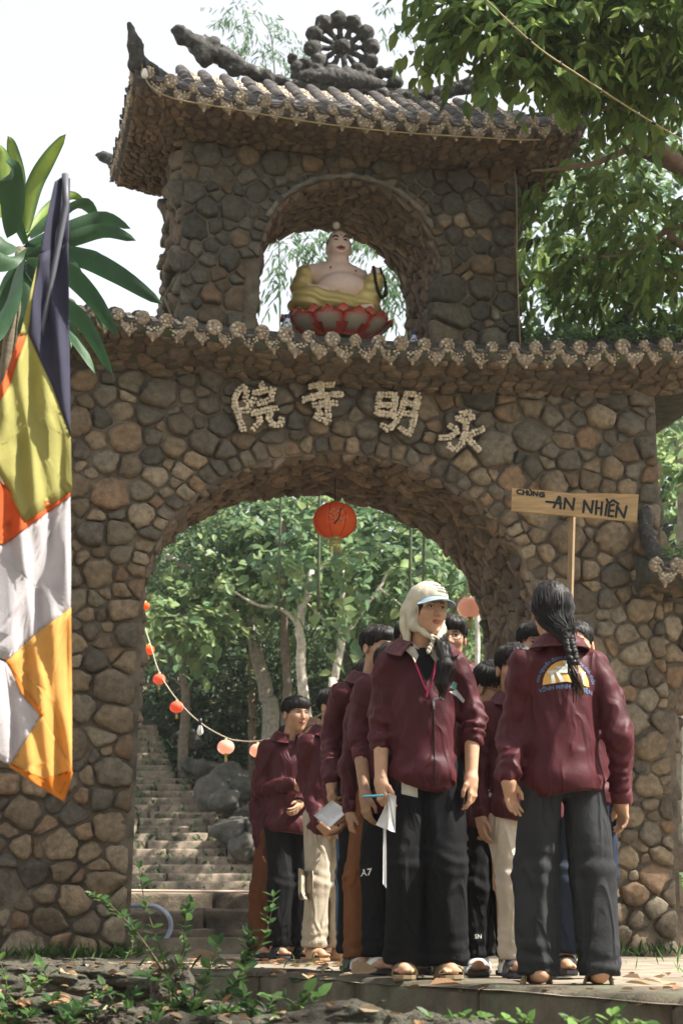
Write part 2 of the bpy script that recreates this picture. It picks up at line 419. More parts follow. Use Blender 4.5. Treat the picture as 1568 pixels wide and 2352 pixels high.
def lay_stones(cells, mapf, pal, rg, name, parent, keep, gap=.010, bulge=.045, joined='small_stones', pf=None, **kw):
    """the largest cells become objects, the rest one joined part"""
    order = sorted(range(len(cells)), key=lambda i: -area2(cells[i][1])); big = set(order[:keep]); rest = MB()
    for i, (c0, poly) in enumerate(cells):
        if area2(poly) < .0008: continue
        V, F, c = stone(poly, gap, bulge * rg.uniform(.8, 1.2) * min(1.25, max(.7, math.sqrt(area2(poly)) / .16)), rg, **kw); V[:, :2] += c; V[:, 2] -= min(.006, bulge * .1)
        col = scol(rg, pal(c) if callable(pal) else pal)
        W = mapf(V)
        if i in big:
            o = MB().add(W, F, col).obj(name, M['stone'], parent)
            if pf: pf(o)
        else: rest.add(W, F, col)
    if rest.n:
        o = rest.obj(joined, M['stone'], parent); o['kind'] = 'stuff'
        if pf: pf(o)
# ---- lower storey
mb = MB(); al = archline(AX, AW, AS, AR, -.3)
slab(mb, [(WX0, -.3)] + al.tolist() + [(WX1, -.3), (WX1, 4.35), (WX0, 4.35)], 0, WT)
lower = gp(mb.obj('lower_wall', M['mortar'], gate, smooth=False))
rg = np.random.RandomState(3)
arch_seeds = [(AX + (AW + .065) * math.cos(a), AS + (AR + .065) * math.sin(a)) for a in np.linspace(.08, math.pi - .08, 40)]
arch_seeds = [(x + rg.uniform(-.012, .012), z + rg.uniform(-.012, .012)) for x, z in arch_seeds]
# each stone's colour is a random pick, grey and darker ones more often higher up
def pal_low(c):
    k = np.clip((c[1] - 3.3) / 1.0, 0, .75) + (.12 if c[1] > 2.6 and c[0] < 0 else 0)
    return GR * 1.25 if rg.rand() < k else BR
cells = pack2(11, [(.135, 45), (.102, 420), (.080, 2200), (.060, 3800), (.040, 4500)], (WX0, WX1), (-.05, 4.28), lambda p: not in_arch(p, AX, AW, AS, AR, .10), arch_clip(AX, AW, AS, AR), 1.15, arch_seeds, .055)
front = lambda V: np.column_stack([V[:, 0], -V[:, 2], V[:, 1]])
lay_stones(cells, front, pal_low, rg, 'wall_stone', lower, 300, gap=.005, bulge=.050, rnd=.21, rough=.11)
# ---- inside of the main arch
def curve_map(line, y0, side=1):
    d = np.linalg.norm(np.diff(line, axis=0), axis=1); s = np.concatenate([[0], np.cumsum(d)])
    t = np.gradient(line, axis=0); t /= np.linalg.norm(t, axis=1)[:, None]; nn = np.column_stack([t[:, 1], -t[:, 0]])
    def f(V):
        x = np.interp(V[:, 0], s, line[:, 0]); z = np.interp(V[:, 0], s, line[:, 1])
        nx = np.interp(V[:, 0], s, nn[:, 0]); nz = np.interp(V[:, 0], s, nn[:, 1])
        return np.column_stack([x + nx * V[:, 2], y0 + V[:, 1], z + nz * V[:, 2]])
    return f, s[-1]
fm, SL = curve_map(archline(AX, AW, AS, AR, 0., 60), 0)
cells = pack(5, 760, (1.6, SL), (0, WT), lambda p: True, None, relax=2, asp=1.25, wv=.5)
lay_stones(cells, fm, RB, rg, 'vault_stone', lower, 120, gap=.002, bulge=.034, joined='vault_stones', tilt=.42, rnd=.2, rough=.12)
# ---- right and left end faces
def face_x(X, sgn): return lambda V: np.column_stack([X + sgn * V[:, 2], (V[:, 0] if sgn > 0 else WT - V[:, 0]), V[:, 1]])
for X, sgn in ((WX1, 1), (WX0, -1)):
    cells = pack(8, 40, (0, WT), (2.6, 4.25), lambda p: True, None, relax=2, wv=.5)
    lay_stones(cells, face_x(X, sgn), BR, rg, 'side_stone', lower, 0, joined='side_stones', bulge=.05)
# ---- upper storey
mb = MB(); ual = archline(UX, UW, US, UR, TZ0)
slab(mb, [(TX0, TZ0)] + ual.tolist() + [(TX1, TZ0), (TX1, TZ1), (TX0, TZ1)], TY0, TY1)
tower = gp(mb.obj('tower_wall', M['mortar'], gate, smooth=False))
us = [(UX + (UW + .05) * math.cos(a), US + (UR + .05) * math.sin(a)) for a in np.linspace(.1, math.pi - .1, 26)]
cells = pack2(21, [(.105, 50), (.082, 500), (.064, 1500), (.045, 2500)], (TX0, TX1), (4.55, 6.24), lambda p: not in_arch(p, UX, UW, US, UR, .09), arch_clip(UX, UW, US, UR), 1.05, us, .05)
def pal_up(c): return BR * .8 if rg.rand() < (.28 if c[0] > .3 else .1) else GR * np.array([.96, 1.0, 1.04])
lay_stones(cells, lambda V: np.column_stack([V[:, 0], TY0 - V[:, 2], V[:, 1]]), pal_up, rg, 'tower_stone', tower, 200, gap=.006, bulge=.045, rnd=.12)
fm, SL = curve_map(archline(UX, UW, US, UR, TZ0, 50), TY0)
cells = pack(6, 420, (0, SL), (0, TY1 - TY0), lambda p: True, None, relax=2, asp=1.25, wv=.5)
lay_stones(cells, fm, RB, rg, 'niche_stone', tower, 60, gap=.002, bulge=.028, joined='niche_stones', tilt=.4, rnd=.2, rough=.12)
cells = pack(9, 75, (0, TY1 - TY0), (4.5, 6.25), lambda p: True, None, relax=2, asp=.9, wv=.6)
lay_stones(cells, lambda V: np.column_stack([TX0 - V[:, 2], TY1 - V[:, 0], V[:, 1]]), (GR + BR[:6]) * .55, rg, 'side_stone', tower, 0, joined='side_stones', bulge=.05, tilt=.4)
cells = pack(10, 60, (0, TY1 - TY0), (4.5, 6.25), lambda p: True, None, relax=2, asp=.9, wv=.6)
lay_stones(cells, lambda V: np.column_stack([TX1 + V[:, 2], TY0 + V[:, 0], V[:, 1]]), GR, rg, 'side_stone', tower, 0, joined='side_stones', bulge=.05, tilt=.4)
# smeared cement lip along the niche arch
lp = [(UX - (UW + .03) * math.cos(a), TY0 - .035, US + (UR + .03) * math.sin(a)) for a in np.linspace(.45, math.pi - .5, 30)]
mb = MB(); lp = np.array(lp) + np.random.RandomState(2).uniform(-.008, .008, (30, 3)); tube(mb, lp, .022 + .008 * np.sin(np.arange(30) * 2.3), 7)
M['lip'] = mat('pale_cement', (.19, .178, .15), var=.5, ns=18, bump=.8, bs=40, col2=(.09, .08, .07), c2s=9)
mb.obj('arch_lip', M['lip'], tower)
# ---- side wings
for sgn in (1, -1):
    mb = MB(); cx, w, s, r = 3.45, .86, 1.7, .75
    al2 = archline(cx, w, s, r, -.3)
    o = [(2.4, -.3)] + al2.tolist() + [(4.6, -.3), (4.6, 2.72), (2.4, 2.72)]
    if sgn < 0: o = [(-x, z) for x, z in o][::-1]
    slab(mb, o, .03, 1.15); wing = gp(mb.obj('side_wing', M['mortar'], gate, smooth=False))
    cells = pack2(31, [(.13, 40), (.095, 500), (.065, 1500), (.042, 1500)], (2.5, 4.6), (-.05, 2.62), lambda p: not in_arch(p, cx, w, s, r, .08), arch_clip(cx, w, s, r))
    f = (lambda V: np.column_stack([V[:, 0], .03 - V[:, 2], V[:, 1]])) if sgn > 0 else (lambda V: np.column_stack([-V[:, 0], .03 - V[:, 2], V[:, 1]]))
    if sgn < 0: cells = [(c * [-1, 1], (p * [-1, 1])[::-1]) for c, p in cells]; f = lambda V: np.column_stack([V[:, 0], .03 - V[:, 2], V[:, 1]])
    lay_stones(cells, f, BR, rg, 'wing_stone', wing, 30 if sgn > 0 else 0, joined='wing_stones', bulge=.055)
    fm, SL = curve_map(al2 if sgn > 0 else np.array([(-x, z) for x, z in al2][::-1]), .03)
    cells = pack(5, 200, (0, SL), (0, 1.1), lambda p: True, None, relax=2, asp=1.2, wv=.5)
    lay_stones(cells, fm, RB, rg, 'vault_stone', wing, 0, gap=.004, joined='vault_stones', tilt=.5)
# ---- eave ornaments: a round boss and a hanging heart, both set with pebbles
def pebble(mb, c, r, rg, axis=1, col=None):
    n = 6; a = np.linspace(0, 2 * math.pi, n, endpoint=False) + rg.uniform(0, 1); q = np.array([np.cos(a), np.sin(a)]).T * r * rg.uniform(.75, 1.15, (n, 1)) * np.array([1, rg.uniform(.7, 1.2)])
    V = np.concatenate([np.column_stack([q[:, 0], np.full(n, .004), q[:, 1]]), np.column_stack([q[:, 0] * .75, np.full(n, -r * .55), q[:, 1] * .75]), [[0, -r * .75, 0]]])
    F = [[j, (j + 1) % n, n + (j + 1) % n, n + j] for j in range(n)] + [[n + j, n + (j + 1) % n, 2 * n] for j in range(n)]
    mb.add(V + np.array(c), F, col if col is not None else PB[rg.randint(len(PB))] * rg.uniform(.8, 1.1), 0)
def disc_base(mb, outline, d=.03):
    o = np.array(outline); n = len(o)
    V = np.concatenate([np.column_stack([o[:, 0], np.zeros(n), o[:, 1]]), np.column_stack([o[:, 0], np.full(n, d), o[:, 1]])])
    mb.add(V, [list(range(n)), list(range(n, 2 * n))[::-1]] + [[(i + 1) % n, i, n + i, n + (i + 1) % n] for i in range(n)], (.07, .062, .05), 1)
def in_poly(p, o):
    c = False; n = len(o)
    for i in range(n):
        a, b = o[i], o[(i + 1) % n]
        if (a[1] > p[1]) != (b[1] > p[1]) and p[0] < (b[0] - a[0]) * (p[1] - a[1]) / (b[1] - a[1]) + a[0]: c = not c
    return c
def ornament(kind, seed, k=1.):
    rg = np.random.RandomState(seed); mb = MB()
    if kind == 'boss':
        o = [(.052 * k * math.cos(a), .052 * k * math.sin(a)) for a in np.linspace(0, 2 * math.pi, 14, endpoint=False)]; step = .021
    else:
        h = [(-.066, .02), (-.062, -.02), (-.04, -.052), (-.016, -.068), (0, -.098), (.016, -.068), (.04, -.052), (.062, -.02), (.066, .02), (.03, .035), (-.03, .035)]
        o = [(x * k, z * k) for x, z in h]; step = .02
    disc_base(mb, o); pts = []
    if kind != 'boss':      # the dark half-round tile end above the heart
        tube(mb, [(.058 * k * math.cos(a), -.012, .052 * k - .040 * k * math.sin(a)) for a in np.linspace(0, math.pi, 9)], .009 * k, 6, (.5, .5, .5), 2)
    for _ in range(420):
        p = np.array([rg.uniform(-.068, .068) * k, rg.uniform(-.1, .055) * k])
        if kind != 'boss' and p[1] > .006 * k and abs(p[0]) < .042 * k: continue
        if in_poly(p * 1.1, o) and all(np.linalg.norm(p - q) > step * k for q in pts): pts.append(p)
    for p in pts: pebble(mb, (p[0], 0, p[1]), step * .66 * k, rg)
    if kind != 'boss': pebble(mb, (0, 0, -.092 * k), .010 * k, rg); 
    return mb.mesh(kind, [M['pebble'], M['cem'], M['tile']])
BOSS = [ornament('boss', i) for i in range(4)]; HEART = [ornament('heart', 10 + i) for i in range(4)]
def eave_row(parent, fn, u0, u1, step, rz=0, z0=0., sc=1.05):
    n = int(round((u1 - u0) / step)); rr = np.random.RandomState(int(abs(u0) * 100) + 5)
    for i in range(n + 1):
        u = u0 + (u1 - u0) * i / n; x, y, z = fn(u)
        b = link('eave_boss', BOSS[rr.randint(4)], parent, (x, y - .6, z + .04), (rr.uniform(-.2, .15), rr.uniform(-.3, .3), rz + rr.uniform(-.2, .2)), sc * rr.uniform(.8, 1.12))
        if i < n:
            x, y, z = fn(u + (u1 - u0) / n / 2)
            link('eave_heart', HEART[rr.randint(4)], parent, (x, y - .6 + .012, z - .018), (rr.uniform(-.2, .15), rr.uniform(-.16, .16), rz + rr.uniform(-.2, .2)), sc * rr.uniform(.85, 1.15))
# ---- lower roof: swept profile with lifted ends
def zl(x): return 4.29 + .024 * x * x + .05 * max(0, abs(x) - 2.2) ** 2
EY = -.47
def sweep(xs, prof, mb, zf, col=None, mt=0, jit=0, rg=None):
    V = []
    for x in xs:
        for y, z, k in prof: V.append((x, y, z + (zf(x) - zf(0)) * k))
    m = len(prof); V = np.array(V)
    if jit: V += rg.uniform(-jit, jit, V.shape)
    F = [[i * m + j, (i + 1) * m + j, (i + 1) * m + (j + 1) % m, i * m + (j + 1) % m] for i in range(len(xs) - 1) for j in range(m)]
    F += [list(range(m)), [(len(xs) - 1) * m + j for j in range(m)][::-1]]
    mb.add(V, F, col, mt)
mb = MB(); xs = np.linspace(-3.05, 3.05, 70)
# back-to-front profile, wound so that faces point outwards
prof = [(0.0, 4.16, .6), (EY, 4.27, 1), (EY, 4.36, 1), (-.2, 4.46, 1), (.12, 4.60, .8), (.65, 4.66, .7), (1.2, 4.60, .8), (1.75, 4.36, 1), (1.75, 4.27, 1), (1.3, 4.16, .6)]
sweep(xs, prof[::-1], mb, zl, jit=.008, rg=rg)
lroof = mb.obj('lower_roof', M['moss'], gate); lroof.location = (0, -.6, 0)
def lr_par(o): o.location = (0, 0, 0)
class _P: pass
eroot = lroof
def eave_fix(fn): return lambda u: (fn(u)[0], fn(u)[1] + .6, fn(u)[2])
eave_row(lroof, lambda u: (u, EY + .6 - .012, zl(u) + .045), -2.95, 2.95, .176)
def soffit_map(V): 
    t = V[:, 1]; y = -t; z = 4.16 + .11 * (t / .47)
    return np.column_stack([V[:, 0], y, z + np.array([(zl(x) - zl(0)) for x in V[:, 0]]) * (.6 + .4 * t / .47) - V[:, 2]])
cells = pack(41, 230, (-2.9, 2.9), (0.02, .45), lambda p: True, None, relax=2, asp=1.2, wv=.5)
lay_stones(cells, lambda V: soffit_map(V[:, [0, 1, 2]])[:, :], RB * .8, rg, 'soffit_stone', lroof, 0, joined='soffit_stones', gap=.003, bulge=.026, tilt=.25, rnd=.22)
# tile rolls and pebble bands on the visible top of the lower roof
def rolls(parent, xs, p0, p1, rad, zf, sc, nt=5):
    """rows of overlapping half-round tiles running up the slope from p0 (y, z) to p1"""
    me_b = MB(); 
    for j in range(nt):
        a = np.linspace(0, math.pi, 7); t0, t1 = j / nt, (j + 1.25) / nt
        V = []
        for t, r in ((t0, rad * 1.12), (t1, rad * .82)):
            y = p0[0] + (p1[0] - p0[0]) * t; z = p0[1] + (p1[1] - p0[1]) * t
            V += [(r * math.cos(q), y, z + r * math.sin(q)) for q in a]
        c = len(V); V += [(0, p0[0] + (p1[0] - p0[0]) * t0, p0[1] + (p1[1] - p0[1]) * t0)]
        me_b.add(V, [[k, k + 1, 7 + k + 1, 7 + k] for k in range(6)] + [[k + 1, k, c] for k in range(6)])
    me = me_b.mesh('tile_roll', M['tile'])
    for x in xs: link('tile_roll', me, parent, (x, 0, zf(x) - zf(0)), None, (1, 1, 1))
def bands(parent, xs, p0, p1, wid, zf, seed):
    rr = np.random.RandomState(seed)
    for x in xs:
        mb = MB(); n = 15
        for k in range(n):
            t = (k + .5) / n; y = p0[0] + (p1[0] - p0[0]) * t; z = p0[1] + (p1[1] - p0[1]) * t
            for s in (-1, 0, 1):
                pb = MB(); pebble(pb, (0, 0, 0), .016, rr); V = pb.v[0][:, [0, 2, 1]] * [1, 1, -1]
                mb.add(V + [s * wid / 2.6 + rr.uniform(-.005, .005), y + rr.uniform(-.006, .006), z + .008], [f[::-1] for f in pb.f], pb.c[0][0])
        o = mb.obj('pebble_band', M['pebble'], parent); o['kind'] = 'stuff'; o.location = (x, 0, zf(x) - zf(0))
lx = [x for x in -2.95 + .176 * np.arange(34) if x < -1.3 or x > 1.55]
rolls(lroof, lx, (EY + .03, 4.345), (.1, 4.58), .058, zl, 1)
bands(lroof, [x + .088 for x in lx[:-1]], (EY + .02, 4.35), (.1, 4.585), .05, zl, 77)
# ---- upper roof
def zu(x): return 6.20 + .10 * max(0, abs(x - .12) - .9) ** 2 * 1.5 + .02 * (x - .12) ** 2
UEY0, UEY1, UEX0, UEX1 = -.36, 1.50, -1.66, 1.90
mb = MB(); xs = np.linspace(UEX0, UEX1, 50)
prof = [(TY0 + .02, 6.10, .4), (UEY0, 6.16, 1), (UEY0, 6.24, 1), (-.1, 6.42, .9), (.25, 6.66, .7), (.62, 6.90, .45), (.70, 6.90, .45), (1.07, 6.66, .7), (1.32, 6.42, .9), (UEY1, 6.24, 1), (UEY1, 6.16, 1), (TY1 - .02, 6.10, .4)]
V = []
for x in xs:
    e = max((UEX0 + .62 - x), (x - UEX1 + .62), 0) / .62        # hipped ends
    for y, z, k in prof:
        zz = z + (zu(x) - zu(.12)) * k
        top = 6.24 + (zu(x) - zu(.12)) + (1 - e) * .70
        V.append((x, y, min(zz, top) if z > 6.2 else zz))
V = np.array(V); m = len(prof); F = [[i * m + j, i * m + (j + 1) % m, (i + 1) * m + (j + 1) % m, (i + 1) * m + j] for i in range(len(xs) - 1) for j in range(m)]
F += [list(range(m))[::-1], [(len(xs) - 1) * m + j for j in range(m)]]
mb.add(V + rg.uniform(-.006, .006, V.shape), F); uroof = mb.obj('upper_roof', M['tile'], gate); uroof.location = (0, -.6, 0)
eave_row(uroof, lambda u: (u, UEY0 + .6 - .014, zu(u) + .01), UEX0 + .1, UEX1 - .1, .178)
# the left and right eaves, seen end on
eave_row(uroof, lambda u: (UEX0 - .01, u + .6, zu(UEX0) + .0 - .08 * math.sin(math.pi * (u - UEY0) / (UEY1 - UEY0))), UEY0 + .12, UEY1 - .1, .19, -math.pi / 2)
eave_row(uroof, lambda u: (UEX1 + .01, u + .6, zu(UEX1) + .0 - .08 * math.sin(math.pi * (u - UEY0) / (UEY1 - UEY0))), UEY0 + .12, UEY1 - .1, .19, math.pi / 2)
ux = [x for x in UEX0 + .1 + .178 * np.arange(20) if UEX0 + .45 < x < UEX1 - .45]
rolls(uroof, ux, (UEY0 + .03, 6.215), (.52, 6.845), .055, lambda x: 6.2 + (zu(x) - 6.2) * .9, 1, 6)
bands(uroof, [x + .089 for x in ux], (UEY0 + .03, 6.235), (.52, 6.835), .055, lambda x: 6.2 + (zu(x) - 6.2) * .9, 78)
def usof(V):   # front soffit: u = x, v = distance out from the wall
    t = V[:, 1] / .5; return np.column_stack([V[:, 0], TY0 - V[:, 1], 6.10 + .06 * t + np.array([zu(x) - 6.2 for x in V[:, 0]]) * (.4 + .6 * t) - V[:, 2]])
cells = pack(51, 230, (UEX0 + .05, UEX1 - .05), (.02, .49), lambda p: True, None, relax=2, asp=1.1, wv=.5)
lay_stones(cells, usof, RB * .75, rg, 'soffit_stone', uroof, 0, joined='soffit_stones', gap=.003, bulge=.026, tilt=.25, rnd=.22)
for sgn, X0, X1 in ((-1, TX0, UEX0), (1, TX1, UEX1)):
    def ssof(V, X0=X0, X1=X1, sgn=sgn):
        x = X0 + (X1 - X0) * V[:, 1] / .42; q = np.clip(np.maximum((TY0 - V[:, 0]) / (TY0 - UEY0), (V[:, 0] - TY1) / (UEY1 - TY1)), 0, 1)
        return np.column_stack([x, V[:, 0], np.array([6.10 + .06 * t + (zu(a) - 6.2) * (.4 + .6 * t) for a, t in zip(x, q)]) - V[:, 2] - .005])
    cells = pack(52, 150, (UEY0 + .05, UEY1 - .05), (.02, .40), lambda p: True, None, relax=2, asp=1.1, wv=.5)
    if sgn > 0: cells = [(c, p) for c, p in cells]
    mbx = MB()
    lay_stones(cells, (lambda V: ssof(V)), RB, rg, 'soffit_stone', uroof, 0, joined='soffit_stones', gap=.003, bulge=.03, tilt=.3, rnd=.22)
# ---- ridge, corner horns and wheel, rough dark rockwork
def rocky(f, lo, hi, h, name, parent, amp=.02, sc=22, m='rock'):
    g = lambda P: f(P) - amp * (fbm(P, sc) - .5) * 2 - amp * .5 * (vnoise(P, sc * 3) - .5)
    V, Fq = nets(g, lo, hi, h); o = MB().add(V, Fq).obj(name, M[m], parent); o.location = (0, -.6 if parent is gate else 0, 0); return o
Yr = .66
def ridge_sdf(P):
    pts = [(-1.22, Yr, 7.32), (-1.05, Yr, 7.21), (-.8, Yr, 7.11), (-.5, Yr, 6.99), (-.2, Yr, 6.93), (.5, Yr, 6.93), (.9, Yr, 6.98), (1.25, Yr, 7.10), (1.48, Yr, 7.28)]
    r = [.055, .08, .066, .058, .055, .055, .058, .066, .045]
    d = s_chain(P, pts, r, .04)
    for x, z, q in ((-.93, 7.25, .06), (-.84, 7.2, .05), (-1.2, 7.26, .05), (-1.0, 7.1, .075), (-.75, 7.03, .065), (-.45, 6.9, .06)): d = smin(d, np.sqrt(((P - np.array([x, Yr, z], np.float32)) ** 2).sum(-1)) - q, .03)
    return d
rocky(ridge_sdf, (-1.4, .5, 6.75), (1.65, .85, 7.5), .02, 'ridge', uroof, .03)
for sx, X, sg in ((-1, UEX0, -1), (1, UEX1, 1)):
    for Y, k in ((UEY0, -1), (UEY1, 1)):
        zc = zu(X); pts = [(X - sg * .62, Y - k * .62, zc + .22), (X - sg * .3, Y - k * .28, zc + .10), (X - sg * .03, Y - k * .03, zc + .10), (X + sg * .0, Y + k * .02, zc + .22), (X + sg * .05, Y + k * .05, zc + .37)]
        rr = [.045, .05, .068, .052, .022] if k < 0 else [.05, .05, .06, .04, .02]
        if k > 0: pts = pts[:3] + [(X + sg * .06, Y + .05, zc + .18), (X + sg * .12, Y + .1, zc + .22)]
        P_ = np.array(pts); rocky(lambda P, pts=pts, rr=rr: s_chain(P, pts, rr, .04), P_.min(0) - .14, P_.max(0) + .14, .018, 'corner_horn', uroof, .016, 26)
WC = np.array([.15, Yr, 7.33])
def wheel_sdf(P):
    Q = (P - WC.astype(np.float32)) / 1.14; d = None
    for i in range(12):
        a = 2 * math.pi * i / 12 + .13; c, s = math.cos(a), math.sin(a)
        e = s_cap(Q, (c * .02, 0, s * .02), (c * .2, 0, s * .2), .019, .023)
        e = smin(e, s_ell(Q, (c * .225, 0, s * .225), (.062, .07, .062)), .02); d = e if d is None else smin(d, e, .012)
    rr = np.sqrt(Q[..., 0] ** 2 + Q[..., 2] ** 2)
    d = smin(d, np.sqrt((rr - .195) ** 2 + Q[..., 1] ** 2) - .032, .02)
    d = smin(d, s_ell(Q, (0, -.01, 0), (.055, .075, .055)), .02)
    d = smin(d, s_ell(Q, (-.02, 0, -.27), (.36, .10, .085)), .03)
    for x, z, q in ((-.27, -.16, .05), (-.33, -.2, .06), (-.37, -.13, .035), (.28, -.17, .05), (.36, -.16, .045), (.40, -.24, .06), (-.2, -.2, .06), (.2, -.2, .06)): d = smin(d, s_ell(Q, (x, 0, z), (q, .07, q * .8)), .02)
    return d
rocky(wheel_sdf, WC - [.58, .16, .45], WC + [.58, .16, .38], .0115, 'wheel_finial', uroof, .012, 30)
# lower roof ridge stub on the right and the dark end piece
rocky(lambda P: s_chain(P, [(1.5, .65, 4.74), (2.1, .62, 4.78), (2.45, .6, 4.92), (2.55, .6, 5.12)], [.06, .07, .09, .06], .05), (1.3, .4, 4.55), (2.8, .85, 5.3), .02, 'ridge', lroof, .03)
rocky(lambda P: s_chain(P, [(-1.3, .65, 4.72), (-1.9, .62, 4.76), (-2.5, .6, 4.86), (-2.9, .6, 5.05)], [.06, .07, .08, .05], .05), (-3.1, .4, 4.55), (-1.1, .85, 5.2), .02, 'ridge', lroof, .03)
# ---- wing roofs
for sgn in (1, -1):
    mb = MB(); xs = np.linspace(2.28, 4.8, 20) * sgn
    pr = [(.03, 2.66, 1), (-.36, 2.74, 1), (-.36, 2.82, 1), (.1, 3.0, 1), (.6, 3.12, 1), (1.1, 3.0, 1), (1.5, 2.8, 1), (1.15, 2.66, 1)]
    sweep(xs if sgn > 0 else xs[::-1], pr[::-1], mb, lambda x: 0, jit=.01, rg=rg); wr = mb.obj('wing_roof', M['moss'], gate); wr.location = (0, -.6, 0)
    eave_row(wr, lambda u: (u * sgn, -.37 + .6 - .012, 2.78), 2.32, 4.7, .176)
    cells = pack(61, 60, (2.3, 4.7), (.02, .36), lambda p: True, None, relax=2, wv=.5)
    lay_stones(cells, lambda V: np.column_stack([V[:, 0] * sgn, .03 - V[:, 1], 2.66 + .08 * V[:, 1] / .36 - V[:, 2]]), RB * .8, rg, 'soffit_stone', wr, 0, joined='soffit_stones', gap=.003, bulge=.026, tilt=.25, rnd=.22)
# dark ridge end of the right wing roof, climbing the main wall
rocky(lambda P: s_chain(P, [(2.36, -.22, 2.92), (2.36, -.12, 3.12), (2.38, -.05, 3.3)], [.06, .055, .05], .03), (2.2, -.4, 2.75), (2.55, .12, 3.45), .015, 'ridge', wr if False else gate, .025, 30)
# ---- the four characters, set in pale pebbles (right to left)
ch = {   # strokes traced in picture units
 'yuan': [[(98, 108), (78, 150), (80, 190), (98, 240), (128, 335)], [(98, 108), (126, 88), (150, 104), (140, 150), (164, 190), (150, 218), (110, 220)], [(230, 62), (240, 92)], [(192, 125), (182, 172)], [(192, 118), (246, 104), (300, 98), (290, 135)], [(215, 182), (292, 150)], [(180, 236), (250, 220), (322, 205)], [(216, 240), (222, 285), (184, 325)], [(280, 228), (276, 262), (292, 302), (345, 300), (345, 264)]],
 'si': [[(510, 82), (576, 74), (642, 74)], [(570, 34), (574, 118)], [(470, 156), (580, 132), (692, 126)], [(530, 190), (595, 180), (660, 178)], [(608, 150), (612, 215), (616, 288), (572, 272), (540, 252)], [(558, 208), (568, 238)]],
 'ming': [[(910, 126), (898, 180), (893, 236)], [(910, 126), (1004, 132), (994, 190), (984, 246)], [(902, 184), (990, 192)], [(894, 236), (984, 246)], [(1062, 122), (1036, 215), (1002, 290), (960, 326), (922, 306)], [(1062, 122), (1132, 130), (1116, 215), (1098, 300), (1078, 358), (1024, 318)], [(1050, 176), (1122, 184)], [(1038, 232), (1108, 244)]],
 'yong': [[(1372, 240), (1430, 234), (1438, 268)], [(1350, 268), (1406, 280), (1398, 350), (1372, 420), (1340, 450), (1304, 422)], [(1306, 302), (1362, 340), (1312, 372), (1256, 378)], [(1394, 356), (1432, 400), (1480, 446)], [(1502, 326), (1432, 356)]]}
def character(key, px, py, w, h):
    c = on_y(px, py, -.098); mb = MB(); rr = np.random.RandomState(len(key) + int(px))
    for st in ch[key]:
        q3 = [on_y((850 + .6696 * x) * .5976, (1430 + .6696 * y) * .5976, -.098) - c for x, y in st]; p = np.array([(v[0], v[2]) for v in q3])
        L = np.concatenate([[0], np.cumsum(np.linalg.norm(np.diff(p, axis=0), axis=1))]); n = max(2, int(L[-1] / .023))
        for k in range(n + 1):
            s = L[-1] * k / n; x = np.interp(s, L, p[:, 0]); z = np.interp(s, L, p[:, 1])
            tx = np.interp(min(s + .01, L[-1]), L, p[:, 0]) - np.interp(max(s - .01, 0), L, p[:, 0]); tz = np.interp(min(s + .01, L[-1]), L, p[:, 1]) - np.interp(max(s - .01, 0), L, p[:, 1])
            ln = math.hypot(tx, tz) + 1e-6
            for sd in (-1, 1):
                pebble(mb, (x - sd * tz / ln * .012 + rr.uniform(-.004, .004), 0, z + sd * tx / ln * .012 + rr.uniform(-.004, .004)), .0165 * rr.uniform(.8, 1.2), rr, col=np.array([.62, .53, .39]) * rr.uniform(.75, 1.15))
        pth = np.column_stack([p[:, 0], np.full(len(p), .03), p[:, 1]]); tube(mb, pth if len(pth) > 1 else pth, .03, 6, (.10, .09, .075), 1)
    o = mb.obj('character', [M['pebble'], M['mortar']], lower); o.location = c
    return o
tag(character('yuan', 590, 936, .34, .36), 'pebble character nearest the flag'); tag(character('si', 740, 922, .29, .33), 'pebble character with two long cross strokes')
tag(character('ming', 912, 950, .29, .33), 'pebble character like two ladders'); tag(character('yong', 1066, 990, .29, .31), 'pebble character like a splayed star')
# cables pinned to the gate
def cable(name, pts, r, m, parent=None, n=40, label=None, cat=None):
    mb = MB(); tube(mb, spl(pts, n), r, 5); o = mb.obj(name, m, parent); o.name = name
    if parent is gate: o.location = (0, -.6, 0)
    return tag(o, label, cat)
M['wire'] = mat('yellow_wire', (.30, .24, .12), rough=.6, var=.2, bump=0)
cable('cable', [(UEX0 + .02, UEY0 - .02, zu(UEX0) + .22), (-1.5, UEY0 - .035, 6.24), (-.9, UEY0 - .03, 6.155), (.1, UEY0 - .03, 6.10), (1.2, UEY0 - .03, 6.13), (1.5, UEY0 - .02, 6.16)], .006, M['wire'], gate)
cable('cable', [(1.44, TY0 - .06, 6.1), (1.45, TY0 - .07, 5.9), (1.445, TY0 - .06, 5.3), (1.45, TY0 - .07, 4.62)], .006, M['wire'], gate)
# ================================================================== ground, terrace, steps, stairs, boulders
M['soil'] = mat('soil', (.16, .125, .085), rough=.95, var=.5, ns=6, bump=.7, bs=30, col2=(.09, .08, .05), c2s=2.5)
M['slab'] = mat('paving_stone', (.24, .205, .155), rough=.9, var=.4, ns=5, bump=.6, bs=25, col2=(.16, .13, .09), c2s=1.6, c2t=(.45, .62))
M['kerb'] = mat('kerb_stone', (.105, .086, .06), rough=.92, var=.5, ns=8, bump=.8, bs=28, col2=(.085, .09, .055), c2s=4, c2t=(.45, .65), bdist=.02)
M['step'] = mat('step_stone', (.235, .185, .135), rough=.92, var=.45, ns=7, bump=.8, bs=30, col2=(.12, .10, .075), c2s=5, bdist=.015)
M['ledge'] = mat('ledge_rock', (.085, .072, .053), rough=.93, var=.7, ns=9, bump=1., bs=13, col2=(.05, .048, .034), c2s=5, c2t=(.42, .6), bdist=.05)
